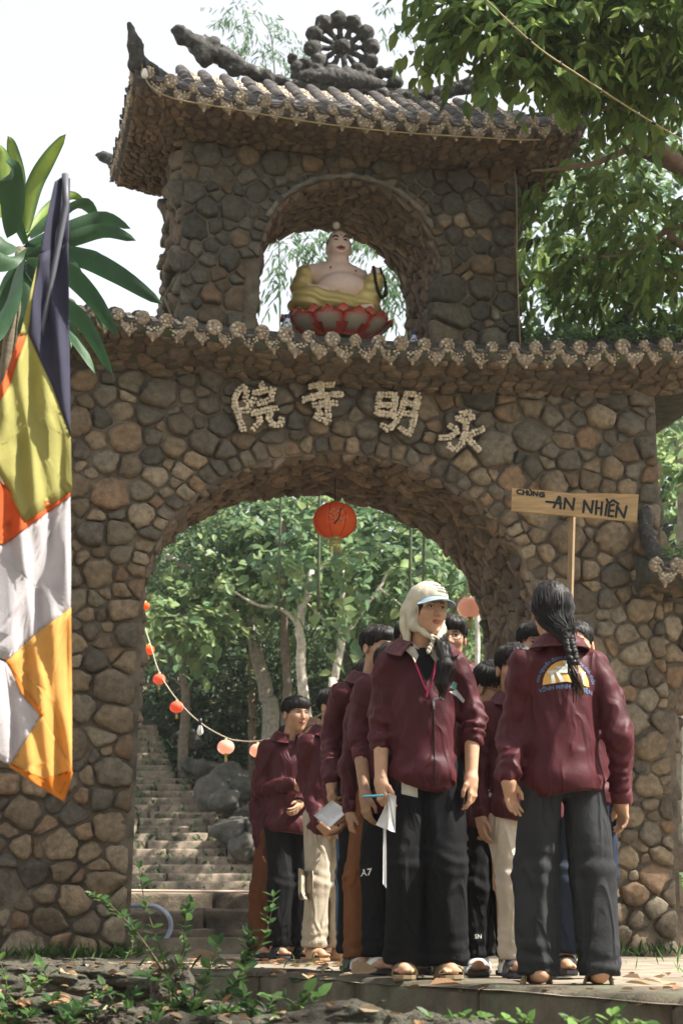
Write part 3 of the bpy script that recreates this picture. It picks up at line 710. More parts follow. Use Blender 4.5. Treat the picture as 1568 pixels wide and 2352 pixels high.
M['lstep'] = mat('low_step_stone', (.15, .115, .08), rough=.95, var=.5, ns=7, bump=.9, bs=30, col2=(.075, .065, .05), c2s=5, bdist=.02)
M['bould'] = mat('boulder', (.085, .08, .068), rough=.92, var=.5, ns=6, bump=.9, bs=22, col2=(.27, .27, .24), c2s=5, c2t=(.62, .72), bdist=.02)
M['hill'] = mat('hill_soil', (.05, .045, .028), rough=1, var=.5, ns=2, bump=.6, bs=8, col2=(.03, .045, .015), c2s=1)
rg = np.random.RandomState(17)
def sheet(name, xs, ys, zf, m, kind='structure'):
    X, Y = np.meshgrid(xs, ys, indexing='ij'); Z = zf(X, Y); n, k = X.shape
    I = np.arange(n * k).reshape(n, k); F = np.stack([I[:-1, :-1], I[1:, :-1], I[1:, 1:], I[:-1, 1:]], -1).reshape(-1, 4)
    o = link(name, fast_mesh(name, np.stack([X, Y, Z], -1).reshape(-1, 3), F, np.ones(3), m, True)); o['kind'] = kind; return o
def gz(X, Y):
    d = (X - CAM[0]) * math.sin(PHI) + (Y - CAM[1]) * math.cos(PHI)          # distance in front of the viewpoint
    P = np.stack([X, Y, X * 0], -1)
    z = -.42 + .12 * (fbm(P, .7) - .5) * np.clip((12 - abs(X)) / 6, 0, 1)
    z = np.where(Y > 1.2, np.clip(.10 + .04 * (Y - 1.2), 0, .62), z) - .0
    z = z + np.clip(d - 29, 0, 26) * .42 + np.clip(d - 55, 0, 300) * .05
    z = z + np.where(Y > 1.6, .25 * (fbm(P, .35) - .5) * np.clip((abs(X + .4 - .22 * Y) - 2) / 4, 0, 1), 0)
    return z
sheet('ground', np.concatenate([np.linspace(-60, -16, 10), np.linspace(-14, 18, 90), np.linspace(20, 70, 10)]), np.concatenate([np.linspace(-32, -14, 6), np.linspace(-13, 60, 160), np.linspace(62, 76, 5)]), gz, M['soil'])
# terrace: its front edge runs obliquely, nearer on the right
EDGE = [on_z(x, y, 0)[:2] for x, y in ((-700, 2209), (-150, 2218), (230, 2224), (620, 2236), (900, 2254), (1180, 2272), (1420, 2287), (1700, 2303))]
EDGE = np.array(EDGE)
def edge_pt(t): 
    L = np.concatenate([[0], np.cumsum(np.linalg.norm(np.diff(EDGE, axis=0), axis=1))]); s = t * L[-1]
    return np.array([np.interp(s, L, EDGE[:, 0]), np.interp(s, L, EDGE[:, 1])]), L[-1]
mb = MB(); nE = 60; V = []
BACK = np.array([[-9, 1.45], [9, 1.45]])
for i in range(nE):
    t = i / (nE - 1); e, _ = edge_pt(t); bx = BACK[0] + (BACK[1] - BACK[0]) * t
    for k in np.linspace(0, 1, 40):
        p = e * (1 - k) + bx * k; V.append((p[0], p[1], 0))
V = np.array(V); V[:, 2] = .03 * (fbm(V * [1, 1, 0], 2.2) - .5) - .012 - .02 * np.clip((V[:, 0] - .5) / 1.5, 0, 1) * (V[:, 1] < -2)
I = np.arange(nE * 40).reshape(nE, 40); mb.add(V, np.stack([I[:-1, :-1], I[1:, :-1], I[1:, 1:], I[:-1, 1:]], -1).reshape(-1, 4))
terr = mb.obj('terrace', M['slab']); terr['kind'] = 'structure'
# kerb stones of the terrace edge, each its own block
def rough_block(c0, c1, depth, z0, z1, rg, seg=6, jit=.02, inward=None):
    """stone between plan points c0 and c1 (front edge), running back by depth"""
    c0 = np.array(c0); c1 = np.array(c1); u = c1 - c0; L = np.linalg.norm(u); u /= L
    n = inward if inward is not None else np.array([-u[1], u[0]])
    V = []; prof = [(0.03, z0), (0.0, z0 + .3 * (z1 - z0)), (0.0, z1 - .03), (.03, z1), (depth * .5, z1 + .004), (depth, z1), (depth, z0)]
    for i in range(seg + 1):
        t = i / seg; e = 1 if 0 < i < seg else 0
        for a, z in prof:
            q = c0 + u * (L * (.5 + (t - .5) * (1 if e or a > .1 else .985))) + n * (a + (0 if e else .012) + rg.uniform(-jit, jit) * .7)
            V.append((q[0], q[1], z + rg.uniform(-jit, jit) * (.5 if z > z0 else 1)))
    m = len(prof); F = [[i * m + j, (i + 1) * m + j, (i + 1) * m + (j + 1) % m, i * m + (j + 1) % m] for i in range(seg) for j in range(m)]
    F += [list(range(m)), [seg * m + j for j in range(m)][::-1]]
    return np.array(V), F
t = 0.0; _, LT = edge_pt(0); 
while t < .995:
    l = rg.uniform(.55, 1.25) / LT; a, _ = edge_pt(t); b, _ = edge_pt(min(1, t + l)); 
    V, F = rough_block(a, b + (a - b) / np.linalg.norm(b - a) * .012, rg.uniform(.35, .5), -.5, .005 + rg.uniform(-.012, .012), rg, 7, .022)
    MB().add(V, F).obj('kerb_stone', M['kerb'], terr); t += l
# three low steps behind the gate
def cam_local(d, px):      # plan point at distance d from the viewpoint in picture column px (2110 = horizon row)
    p = at_d(px, 2110, d); return p[:2]
steps = empty('low_steps', (0, 2.2, 0)); steps['kind'] = 'structure'
for k, (y, z) in enumerate(((1.45, .17), (2.25, .315), (3.0, .455))):
    x = -2.6
    while x < 2.6:
        w = rg.uniform(.5, 1.1); V, F = rough_block((x, y), (x + w - .015, y), .95 if k < 2 else 1.2, -.15, z + rg.uniform(-.012, .012), rg, 5, .02)
        MB().add(V - [0, 2.2, 0], F).obj('step_stone', M['lstep'], steps); x += w
# flagged landing, then the long stair that climbs away to the left
P0 = at_d(330, 2110, 16)
land = sheet('path', np.linspace(-3.2, 4.5, 12), np.linspace(3.6, 15.6, 20), lambda X, Y: .44 + .022 * (Y - 3.6) + .03 * (fbm(np.stack([X, Y, 0 * X], -1), 1.5) - .5), M['slab'])
stair = empty('stone_stairs', at_d(450, 2110, 27) * [1, 1, 0] + [0, 0, .6]); stair['kind'] = 'structure'; SO = np.array(stair.location)
for k in range(24):
    d = 26.6 + .27 * k; z = .66 + .130 * (k + 1); f = k / 21
    xl = 90; xr = float(np.interp(k, [0, 6, 8, 10, 12, 15, 20, 24], [665, 566, 528, 474, 455, 398, 368, 350])); x = xl
    while x < xr - 12:
        w = min(rg.uniform(120, 300), xr - x)
        if xr - x - w < 35: w = xr - x
        a = cam_local(d + rg.uniform(-.02, .02), x); b = cam_local(d + rg.uniform(-.02, .02), x + w - 3)
        V, F = rough_block(a, b, .5, z - .45, z + rg.uniform(-.008, .008), rg, 6, .016); MB().add(V - SO, F).obj('step_stone', M['step'], stair); x += w
# boulders along the stair and low in front of the terrace
def boulder(c, r, seed, m='bould', label=None, group='boulders beside the stair'):
    rr = np.random.RandomState(seed); c = np.array(c, float); r = np.array(r, float)
    rt = eul(rr.uniform(-.3, .3), rr.uniform(-.3, .3), rr.uniform(0, 3))
    planes = [(lambda v: v / np.linalg.norm(v))(rr.normal(size=3)) for _ in range(7)]; offs = rr.uniform(.5, .85, 7)
    def f(P):
        Q = (P.reshape(-1, 3) @ rt).reshape(P.shape); l = np.sqrt((Q ** 2).sum(-1)) - 1
        for n, o in zip(planes, offs): l = smax(l, Q @ n.astype(np.float32) - o, .06)
        if m == 'ledge': l = l + .22 * np.clip(1 - 7 * np.abs(fbm(P, 2.2, seed + 3) - .5), 0, 1) - .16 * np.abs(fbm(P, 4.5, seed + 6) - .5) * 2
        return l - .30 * (fbm(P, 1.7, seed) - .5) - .13 * (fbm(P, 5., seed) - .5) - .07 * np.abs(vnoise(P, 11., seed) - .5)
    V, F = nets(f, (-1.35,) * 3, (1.35,) * 3, .085 if m == 'bould' else .045); mb = MB().add(V * r, F)
    o = mb.obj('boulder', M[m]); o.location = c; tag(o, label or 'grey lichen-spotted boulder in the pile beside the stair', 'boulder', group); return o
BO = [(395, 1745, 31, .34), (440, 1755, 30.5, .34), (490, 1770, 30, .45), (455, 1810, 29.3, .55), (525, 1800, 29.6, .42), (480, 1830, 28.6, .42), (545, 1850, 28.6, .42), (425, 1825, 29.5, .22), (505, 1895, 27.8, .5), (560, 1885, 27.6, .45), (570, 1935, 27.2, .42), (520, 1930, 27.2, .36), (610, 1900, 27.6, .5), (650, 1860, 28.4, .6), (700, 1840, 28.6, .6), (345, 1650, 33.5, .4), (335, 1690, 33, .45), (375, 1660, 34, .5), (350, 1610, 34.5, .5), (395, 1690, 33.4, .4), (590, 1800, 29.4, .5), (640, 1930, 27.1, .45), (740, 1900, 27.8, .6), (800, 1880, 28, .6)]
for i, (x, y, d, r) in enumerate(BO):
    p = at_d(x + 40 if x > 380 else x - 60, y, d); k = rg.uniform(.8, 1.15, 3) * r * .85
    boulder(p - [0, 0, r * .25], (k[0] * .9, k[1] * .9, k[2] * .75), 40 + i)
FB = [((20, 2262), 7.6, (.34, .24, .10), 'long pale flat-topped rock below the terrace under the flag'), ((200, 2245), 7.9, (.36, .24, .11), 'broad grey rock with a pale worn top below the terrace'), ((395, 2290), 7.2, (.12, .13, .15), 'pointed grey rock wedged below the terrace beside the shrub'),
      ((90, 2322), 6.4, (.36, .22, .08), 'dark weathered slab lowest below the pillar'), ((330, 2340), 6.2, (.17, .15, .09), 'small brown rock between two slabs below the terrace'), ((500, 2335), 6.3, (.2, .18, .07), 'reddish flat rock at the foot of the shrub'),
      ((760, 2390), 5.2, (.35, .25, .12), 'smooth pale rock breaking the lower edge below the kerb'), ((470, 2372), 5.6, (.2, .18, .1), 'mossy rock under the shrub stems'), ((1050, 2362), 5.0, (.12, .1, .05), 'small round rock in front of the kerb stones')]
for i, ((x, y), d, r, lb) in enumerate(FB): boulder(at_d(x, y + 8, d), r, 90 + i, 'ledge', lb, 'rocks below the terrace edge')
# hose
M['hose'] = mat('hose', (.30, .34, .40), rough=.45, var=.1, bump=0)
hz = [on_y(x, y, Y) for x, y, Y in ((230, 2202, 1.0), (300, 2193, 1.2), (345, 2185, 1.25), (375, 2165, 1.3), (392, 2135, 1.35), (388, 2105, 1.4), (365, 2085, 1.9), (335, 2080, 2.1), (280, 2082, 2.15))]
mb = MB(); tube(mb, spl(hz, 40), .018, 8); tag(mb.obj('hose', M['hose']), 'blue-grey garden hose looped beside the pillar on the low steps', 'hose')
# ================================================================== plants
M['leaf'] = mat('leaf', attr=True, rough=.45, var=.25, ns=3, bump=0, spec=.22, leaf=.5)
M['bark'] = mat('bark', attr=True, rough=.9, var=.45, ns=14, bump=.6, bs=40)
def leaf_mesh(name, pos, dr, nr, size, cols, rg, wid=.42, fold=.25, bend=.25):
    """one folded, bent leaf (two quads) per row"""
    n = len(pos); d = dr / (np.linalg.norm(dr, axis=1)[:, None] + 1e-9)
    s = np.cross(d, nr); s /= np.linalg.norm(s, axis=1)[:, None] + 1e-9; w = np.cross(s, d); L = np.broadcast_to(size, (n,))[:, None]
    def pt(a, b, c): return pos + L * (a * d + b * s + c * w)
    wd = wid * rg.uniform(.8, 1.15, (n, 1)) * .5
    V = np.stack([pt(0, 0, 0), pt(.33, wd, fold * wd), pt(.68, wd * .82, fold * wd - bend * .12), pt(1, 0, -bend * .35), pt(.68, -wd * .82, fold * wd - bend * .12), pt(.33, -wd, fold * wd)], 1).reshape(-1, 3)
    b = (np.arange(n) * 6)[:, None]; F = np.concatenate([b + [0, 1, 2, 3], b + [0, 3, 4, 5]])
    return fast_mesh(name, V, F, np.repeat(cols, 6, 0), M['leaf'])
def unit(v): return v / (np.linalg.norm(v, axis=-1, keepdims=True) + 1e-9)
def sprays(rg, starts, dirs, length, nl, droop=.5):
    """leaves set alternately along twigs"""
    n = len(starts); dirs = unit(dirs); t = (np.arange(nl) + .5) / nl
    P = starts[:, None] + dirs[:, None] * (t[None, :, None] * np.reshape(length, (-1, 1, 1)) if np.ndim(length) else t[None, :, None] * length)
    P[..., 2] -= (np.reshape(length, (-1, 1)) if np.ndim(length) else length) * .22 * t[None] ** 2
    side = unit(np.cross(dirs, rg.normal(size=(n, 3)) * .3 + [0, 0, 1])); sg = np.where(np.arange(nl) % 2, 1, -1)[None, :, None]
    D = dirs[:, None] * .55 + side[:, None] * sg * .75 + rg.normal(size=(n, nl, 3)) * .28; D[..., 2] -= droop
    N = rg.normal(size=(n, nl, 3)) * .45 + [0, 0, 1]
    return P.reshape(-1, 3), D.reshape(-1, 3), N.reshape(-1, 3)
def leafcols(rg, n, pal, v=.25): 
    pal = np.array(pal); return pal[rg.randint(len(pal), size=n)] * rg.uniform(1 - v, 1 + v, (n, 1))
GA = [(.085, .125, .055), (.105, .15, .06), (.125, .17, .068), (.07, .105, .05)]
GB = [(.08, .14, .08), (.10, .17, .085), (.065, .12, .075), (.125, .19, .095)]
GC = [(.12, .19, .09), (.15, .22, .10), (.10, .175, .09), (.18, .24, .11)]
GD = [(.03, .055, .034), (.042, .07, .038), (.055, .085, .045)]
_gs = lambda L_, k=(1.05, 1.05, .62): [tuple(np.array(c) * k) for c in L_]
GN = _gs(GA[1:] + GC + GC); GB, GC, GD = _gs(GB, (1.5, 1.42, 1.35)), _gs(GC, (1.5, 1.4, 1.35)), _gs(GD, (1.9, 1.75, 1.9))
def inblob(rg, n, c, r):
    v = unit(rg.normal(size=(n, 3))) * rg.uniform(0.15, 1, (n, 1)) ** .5; return np.array(c) + v * np.array(r)
def crown(rg, blobs, size, pal, nl=8, tw=.5, droop=.5, wid=.5, name='crown', parent=None, O=(0, 0, 0), bend=.25):
    """blobs: (centre, radii, number of twigs)"""
    Ps, Ds, Ns = [], [], []
    for c, r, k in blobs:
        st = inblob(rg, k, c, r); dv = unit(st - np.array(c)) * .7 + rg.normal(size=(k, 3)) * .5; dv[:, 2] -= .1
        p, d, n = sprays(rg, st, dv, tw, nl, droop); Ps.append(p); Ds.append(d); Ns.append(n)
    P = np.concatenate(Ps); n = len(P)
    me = leaf_mesh(name, P - np.array(O), np.concatenate(Ds), np.concatenate(Ns), size * rg.uniform(.65, 1.25, n), leafcols(rg, n, pal), rg, wid, bend=bend)
    return link(name, me, parent)
def limb(mb, pts, r0, r1, col=(.16, .13, .10), n=7, k=16, wob=.02, rg=None):
    q = spl(pts, k); 
    if rg is not None and wob: q[1:-1] += rg.normal(size=(k - 2, 3)) * wob
    tube(mb, q, np.linspace(r0, r1, k), n, col)
def tree(name, label, base, trunk, branches, blobs, size, pal, group=None, seed=1, bark=(.16, .13, .10), cat='tree', **kw):
    rg = np.random.RandomState(seed); base = np.array(base, float); base[2] = float(gz(base[:1], base[1:2])[0]) - .08; t = empty(name, base, 0, label, cat, group)
    if trunk: trunk = ([base] + list(trunk[0]), trunk[1], trunk[2])
    if trunk:
        mb = MB()
        for pts, r0, r1 in [trunk] + list(branches): limb(mb, np.array(pts) - base, r0, r1, bark, rg=rg, wob=r0 * .12)
        mb.obj('trunk', M['bark'], t)
    if blobs: crown(rg, blobs, size, pal, parent=t, O=base, **kw)
    return t
A = at_d
# ---- big tree on the right, its limbs reaching over the roof
RT = (9.0, -1.2, -.4)
def rtree():
    b = []
    spec = [(990, 75, 10.9, .13, 12), (1010, 130, 10.8, .12, 12), (1070, 60, 10.8, .2, 26), (1060, 140, 10.6, .12, 12), (1120, 110, 10.6, .22, 30), (1120, 200, 10.5, .06, 6), (1170, 40, 10.8, .26, 34), (1190, 160, 10.4, .2, 26), (1205, 225, 10.5, .07, 6), (1260, 100, 10.5, .26, 36), (1300, 205, 10.6, .13, 12), (1300, 20, 10.8, .3, 40),
            (1370, 120, 10.6, .28, 38), (1380, 230, 10.9, .2, 20), (1440, 40, 10.6, .3, 42), (1470, 170, 10.8, .28, 34), (1540, 90, 10.6, .3, 40), (1560, 230, 10.9, .22, 20), (1450, 270, 11.4, .16, 10), (1360, 280, 11.2, .1, 6), (1090, 0, 11, .26, 28), (1230, -40, 11, .3, 30), (1400, -60, 11, .4, 40), (1560, -40, 11, .4, 40)]
    for x, y, d, r, k in spec: b.append((A(x + 35, y - 50, d), (r * 1.15, r * 1.3, r * .7), k))
    # lower, farther boughs
    for x, y, d, r, k in [(1300, 420, 13.2, .26, 22), (1410, 440, 12.8, .3, 26), (1530, 420, 12.6, .3, 26), (1250, 530, 14, .24, 22), (1370, 570, 13.4, .32, 32), (1490, 560, 12.8, .32, 30), (1250, 640, 14, .24, 22), (1350, 680, 13.8, .3, 28), (1470, 680, 13.4, .32, 30), (1568, 540, 12.6, .3, 24), (1560, 680, 13.2, .3, 24)]:
        b.append((A(x, y, d), (r * 1.2, r * 1.5, r * .8), int(k * .8)))
    # unseen leaf clumps added to the crown, shaped to keep the gate in shade
    rq = np.random.RandomState(8)
    for _ in range(46):
        x, y = rq.uniform(-.2, 9.2), rq.uniform(-3.3, -.4); z = rq.uniform(9.2, 10.8) + .1 * x
        b.append((np.array([x, y, z]), (1.0, .8, .55), 110))
    for x, y, z, r, k in [(2.6, -8.2, 5.6, .7, 12), (3.2, -8.6, 6.8, .8, 16), (4.4, -8.8, 7.8, .8, 14), (3.1, -6.9, 6.0, .5, 9)]:  # loose unseen leaf clumps added to dapple the sun on the people
        b.append((np.array([x, y, z]), (r, r, r * .75), k))
    br = [([(8.95, -1.2, 3), A(1640, 420, 12.6), A(1568, 372, 12.2), A(1480, 320, 12), A(1410, 268, 11.8)], .09, .02), ([A(1480, 320, 12), A(1380, 370, 12), A(1290, 388, 12), A(1220, 392, 12)], .03, .008),
          ([(8.9, -1.2, 4), A(1700, 200, 11.5), A(1568, 190, 11.2), A(1470, 235, 11.2), A(1380, 250, 11)], .05, .012), ([A(1568, 130, 11), A(1450, 140, 10.8), A(1300, 130, 10.7), A(1120, 120, 10.6)], .035, .006),
          ([(8.9, -1.2, 2.4), A(1700, 640, 13), A(1568, 520, 12.8), A(1450, 580, 12.8), A(1330, 590, 12.9)], .05, .006), ([A(1640, 640, 13), A(1568, 640, 13), A(1500, 600, 13)], .03, .008), ([(8.9, -1.2, 4.4), (7.6, -1.2, 6.6), (6.4, -.6, 7.6), (5.0, -.6, 7.6)], .14, .03), ([(9, -1.2, 4.6), (8.2, -.6, 7), (7, .4, 8.2)], .12, .03), ([(8.9, -1.2, 4.2), (7.8, -2.4, 6.6), (6.2, -2.8, 7.6)], .1, .03)]
    return tree('shade_tree', 'big broad-leaved tree whose drooping boughs hang over the right end of the roofs', RT, ([(9, -1.2, -.4), (9.05, -1.2, 2), (8.9, -1.2, 5), (8.7, -1.0, 8)], .26, .1), br, b, .13, GN, seed=5, bark=(.17, .12, .085), nl=8, tw=.34, droop=.75, wid=.46, bend=.5)
rtree()
# ---- the wood round the clearing where the photographer stands
for i, (x, y, lb) in enumerate([(-9, -17, 'tree behind the viewpoint by the flag side'), (4, -20, 'tree behind the viewpoint on the sign side'), (-10, -7, 'tree left of the clearing level with the flag')]):
    tree('tree', lb, (x, y, -.4), ([(x, y, 1.5), (x + .1, y, 3.5)], .22, .12), [], [(np.array([x, y, 4.2 if x < 8 else 3.6]), (2.7, 2.7, 2.3), 230), (np.array([x + .4, y - .4, 7.0 if x < 8 else 5.2]), (2.4, 2.4, 1.8), 170)], .34, GA, 'trees round the clearing', 200 + i, nl=8, tw=1.0, wid=.55)
# ---- trees on the slope behind the gate, seen through the arch
grp = 'trees on the slope behind the arch'
def far(name, label, x, y0, d, blobs, trunk=None, size=.18, pal=GB, seed=1, bark=(.30, .27, .22), br=(), **kw):
    base = A(x, y0, d)
    bl = [(A(bx, by, d + dd), (r * 1.2, r * 1.3, r * .8), int(k * (1.2 if d > 29 and size < .2 else .85))) for bx, by, dd, r, k in blobs]
    tr = None
    if trunk: tr = ([A(tx, ty, d) for tx, ty in trunk[0]], trunk[1], trunk[2])
    brs = [([A(tx, ty, d + q) for tx, ty, q in p], r0, r1) for p, r0, r1 in br]
    return tree(name, label, base, tr, brs, bl, size, pal, grp, seed, bark, **kw)
far('tree', 'thick pale-barked tree rising behind the stair with broad light leaves', 628, 1690, 32, [(470, 1380, -2, .5, 30), (400, 1400, -3, .4, 30), (380, 1445, -3, .3, 22), (560, 1330, -2, .5, 30), (650, 1370, -1, .5, 28), (720, 1340, -1, .6, 34), (480, 1440, -3, .25, 14)],
    ([(622, 1640), (612, 1600), (590, 1500), (575, 1430), (560, 1330)], .18, .09), .24, GC, 3, (.34, .31, .26), [([(566, 1400, 0), (520, 1330, -1), (440, 1310, -2), (360, 1255, -2)], .10, .04), ([(575, 1430, 0), (500, 1410, -2), (430, 1460, -2.5), (370, 1490, -3)], .05, .02), ([(566, 1390, 0), (590, 1330, 0), (540, 1290, 0), (470, 1270, 0)], .07, .03)], nl=5, tw=.7, droop=.35, wid=.72)
far('tree', 'slim pale tree bending left beside the thick trunk with light green leaves', 712, 1720, 27, [(700, 1290, 0, .5, 26), (800, 1250, 0, .5, 30), (860, 1320, 0, .5, 26), (760, 1400, -1, .35, 14), (640, 1250, 0, .4, 20)],
    ([(706, 1670), (695, 1600), (688, 1480), (695, 1400), (715, 1310)], .11, .05), .24, GC + GB, 4, (.42, .38, .31), [([(690, 1445, 0), (650, 1400, 0), (590, 1390, -.5), (540, 1360, -1)], .04, .015), ([(700, 1390, 0), (740, 1300, 0), (800, 1250, 0)], .03, .01)], nl=5, tw=.7, droop=.3, wid=.7)
far('tree', 'forked white-barked sapling behind the group', 755, 1640, 28, [(800, 1330, 1, .6, 30), (900, 1280, 1, .7, 40), (980, 1300, 1, .6, 34), (870, 1190, 1, .6, 36)],
    ([(762, 1600), (770, 1560), (783, 1480), (787, 1400), (785, 1310)], .085, .04), .22, GB, 5, (.48, .44, .37), [([(783, 1480, 0), (820, 1420, 0), (870, 1350, 0), (900, 1300, 0)], .045, .02), ([(787, 1450, 0), (740, 1420, 0), (700, 1380, 0)], .025, .01), ([(870, 1350, 0), (960, 1420, 0), (1000, 1440, 0)], .02, .01)], nl=6, tw=.7, droop=.35, wid=.6)
far('tree', 'thin leaning grey trunk beside the long stair', 472, 1745, 35.5, [(540, 1420, 2, .9, 40), (470, 1500, 2, .7, 30)], ([(480, 1715), (495, 1660), (525, 1510), (545, 1400)], .09, .05), .2, GA, 6, (.36, .33, .29), nl=6, tw=.7)
far('tree', 'straight brown trunk standing between two pale trees', 578, 1800, 33.5, [(580, 1420, 2, .9, 40), (650, 1480, 3, .7, 24)], ([(579, 1700), (579, 1600), (576, 1420)], .085, .07), .2, GA, 7, (.24, .18, .12), nl=6, tw=.7)
far('tree', 'young tree with two thin trunks under the first red lanterns', 424, 1740, 36.5, [(400, 1500, 2, .9, 30), (360, 1450, 2, .8, 30)], ([(421, 1700), (418, 1650), (410, 1500)], .07, .05), .2, GD + GA, 8, (.30, .27, .22), [([(434, 1735, 0), (432, 1660, 0), (440, 1520, 0)], .06, .04)], nl=6, tw=.8)
far('tree', 'grey bamboo-like trunk behind the pale lantern beside the arch', 1098, 1720, 26, [(1060, 1310, 2, .6, 36), (1110, 1420, 2, .5, 26)], ([(1096, 1640), (1094, 1560), (1096, 1440), (1090, 1330)], .045, .035), .2, GC, 9, (.46, .44, .38), nl=6, tw=.6)
# dense crowns farther up the slope
rr = np.random.RandomState(12)
lab = ['dark dense tree low on the slope behind the stair head', 'mid green tree filling the left of the arch', 'pale sunlit tree filling the top of the arch', 'shaded tree behind the forked sapling', 'bright loose tree behind the right of the arch', 'tall tree behind the pale lantern', 'deep green thicket tree behind the boulders', 'far tree showing between the trunks']
sp = [((400, 1500), 36, GD, [(380, 1560, 0, 1.6, 150), (470, 1600, 1, 1.5, 130), (340, 1480, 1, 1.5, 120)]), ((420, 1350), 31, GB + GA, [(420, 1300, 0, 1.3, 130), (500, 1230, 1, 1.3, 130), (380, 1370, 1, 1.2, 110), (560, 1180, 1, 1.0, 100)]), ((650, 1200), 30, GC + GB, [(650, 1190, 0, 1.2, 120), (760, 1160, 1, 1.3, 120), (880, 1180, 0, 1.2, 110), (700, 1270, 1, 1.1, 90)]), ((800, 1450), 34, GA + GD, [(720, 1480, 0, 1.5, 130), (830, 1520, 0, 1.5, 130), (640, 1560, 1, 1.5, 130), (560, 1500, 1, 1.3, 110)]),
      ((960, 1300), 30, GC + GB, [(960, 1260, 0, 1.3, 120), (1030, 1340, 1, 1.2, 110), (900, 1360, 1, 1.1, 90), (1000, 1420, 1, 1.1, 100)]), ((1080, 1450), 33, GC + GA, [(1100, 1400, 0, 1.4, 130), (1060, 1520, 0, 1.3, 120), (1150, 1500, 1, 1.2, 90), (1130, 1290, 1, 1.2, 90)]), ((560, 1700), 35, GD, [(560, 1660, 0, 1.5, 120), (650, 1690, 0, 1.5, 120), (760, 1640, 1, 1.5, 130), (860, 1640, 1, 1.5, 120), (460, 1700, 1, 1.4, 100)]), ((900, 1500), 38, GD + GA, [(900, 1460, 0, 1.7, 130), (960, 1560, 0, 1.7, 130), (820, 1400, 1, 1.7, 120), (480, 1450, 0, 1.9, 130), (620, 1380, 0, 1.9, 130)])]
for i, ((x, y), d, pal, bl) in enumerate(sp):
    far('tree', lab[i], x, 1900, d, bl, ([(x, 1900), (x + 4, 1650), (x, y)], .14, .06), .15, pal, 20 + i, (.16, .13, .10), nl=13, tw=.9, droop=.4, wid=.5)
# ---- wood far behind that reads as one mass, above the slope and to both sides
rgf = np.random.RandomState(99); bl = []
for d in (44, 50):
    for x in np.arange(-3200, 4900, 190): bl.append((A(784, 1500, d) + _rt * (x - 784) / 4000 * d + [0, 0, rgf.uniform(-2, 2.5) + (3.2 if x > 1250 else 0)], (2.6, 2.2, 3.2), 80))
wood = crown(rgf, bl, .5, GD + GA, nl=8, tw=1.6, wid=.6, name='far_wood'); tag(wood, 'dim green wood far behind the gate that reads as one mass', 'wood', kind='stuff')
# ---- right of the gate
g2 = 'trees right of the gate'
for i, (x, d, bl, pal, lb) in enumerate([(1560, 19, [(1560, 1000, 0, .6, 60), (1600, 1120, 0, .7, 60), (1560, 900, 1, .6, 50), (1540, 1080, 1, .4, 30)], GC, 'light green tree just past the right end of the gate wall'), (1400, 24, [(1260, 720, 0, 1.0, 90), (1380, 760, 0, 1.0, 90), (1500, 740, 0, 1.1, 90), (1220, 560, 0, 1.0, 80), (1330, 480, 1, 1.2, 90), (1470, 560, 1, 1.2, 90), (1560, 400, 1, 1.2, 90), (1250, 380, 1, .9, 60), (1500, 300, 1, 1.2, 90), (1568, 600, 1, 1.2, 80)], GB + GC, 'tall light-leaved tree behind the roof and the shade tree')]):
    t_ = far('tree', lb, x, 1950, d, bl, ([(x, 1950), (x + 5, 1300), (x, 900)], .12, .05), .17, pal, 60 + i, (.3, .27, .22), nl=8, tw=.6, wid=.5); t_['group'] = g2
# ---- bamboo: long thin leaves against the sky
for i, (x, y1, d, pts, lb) in enumerate([(600, 40, 26, [(585, 60, 22), (620, 120, 26), (650, 150, 24), (560, 40, 10)], 'feathery bamboo plume behind the roof ridge left of the wheel'), (690, 560, 21, [(650, 600, 22), (690, 580, 20), (730, 570, 18), (670, 640, 12), (740, 600, 10)], 'bamboo spray behind the statue on its hand-on-knee side'), (900, 560, 21, [(880, 600, 22), (900, 650, 26), (920, 700, 26), (860, 560, 14), (905, 600, 14)], 'bamboo spray behind the statue on its raised-knee side'), (930, 60, 25, [(905, 60, 8), (925, 30, 8)], 'faint bamboo tip between the wheel and the shade tree')]):
    rgb = np.random.RandomState(70 + i); t_ = empty('bamboo', A(x + 40, 1400, d), 0, lb, 'bamboo', 'bamboo behind the gate'); O = np.array(t_.location)
    bl = [(A(px, py, d), (.42, .5, .38), k) for px, py, k in pts]
    crown(rgb, bl, .16, [(.12, .20, .10), (.15, .22, .12), (.10, .18, .10)], nl=7, tw=.4, droop=1.0, wid=.2, parent=t_, O=O)
    mb = MB(); limb(mb, np.array([A(x + 40, 1400, d), A(x + 45, 900, d), A(x + 30, y1 + 120, d), A(x, y1, d)]) - O, .022, .006, (.07, .09, .05)); mb.obj('trunk', M['bark'], t_)
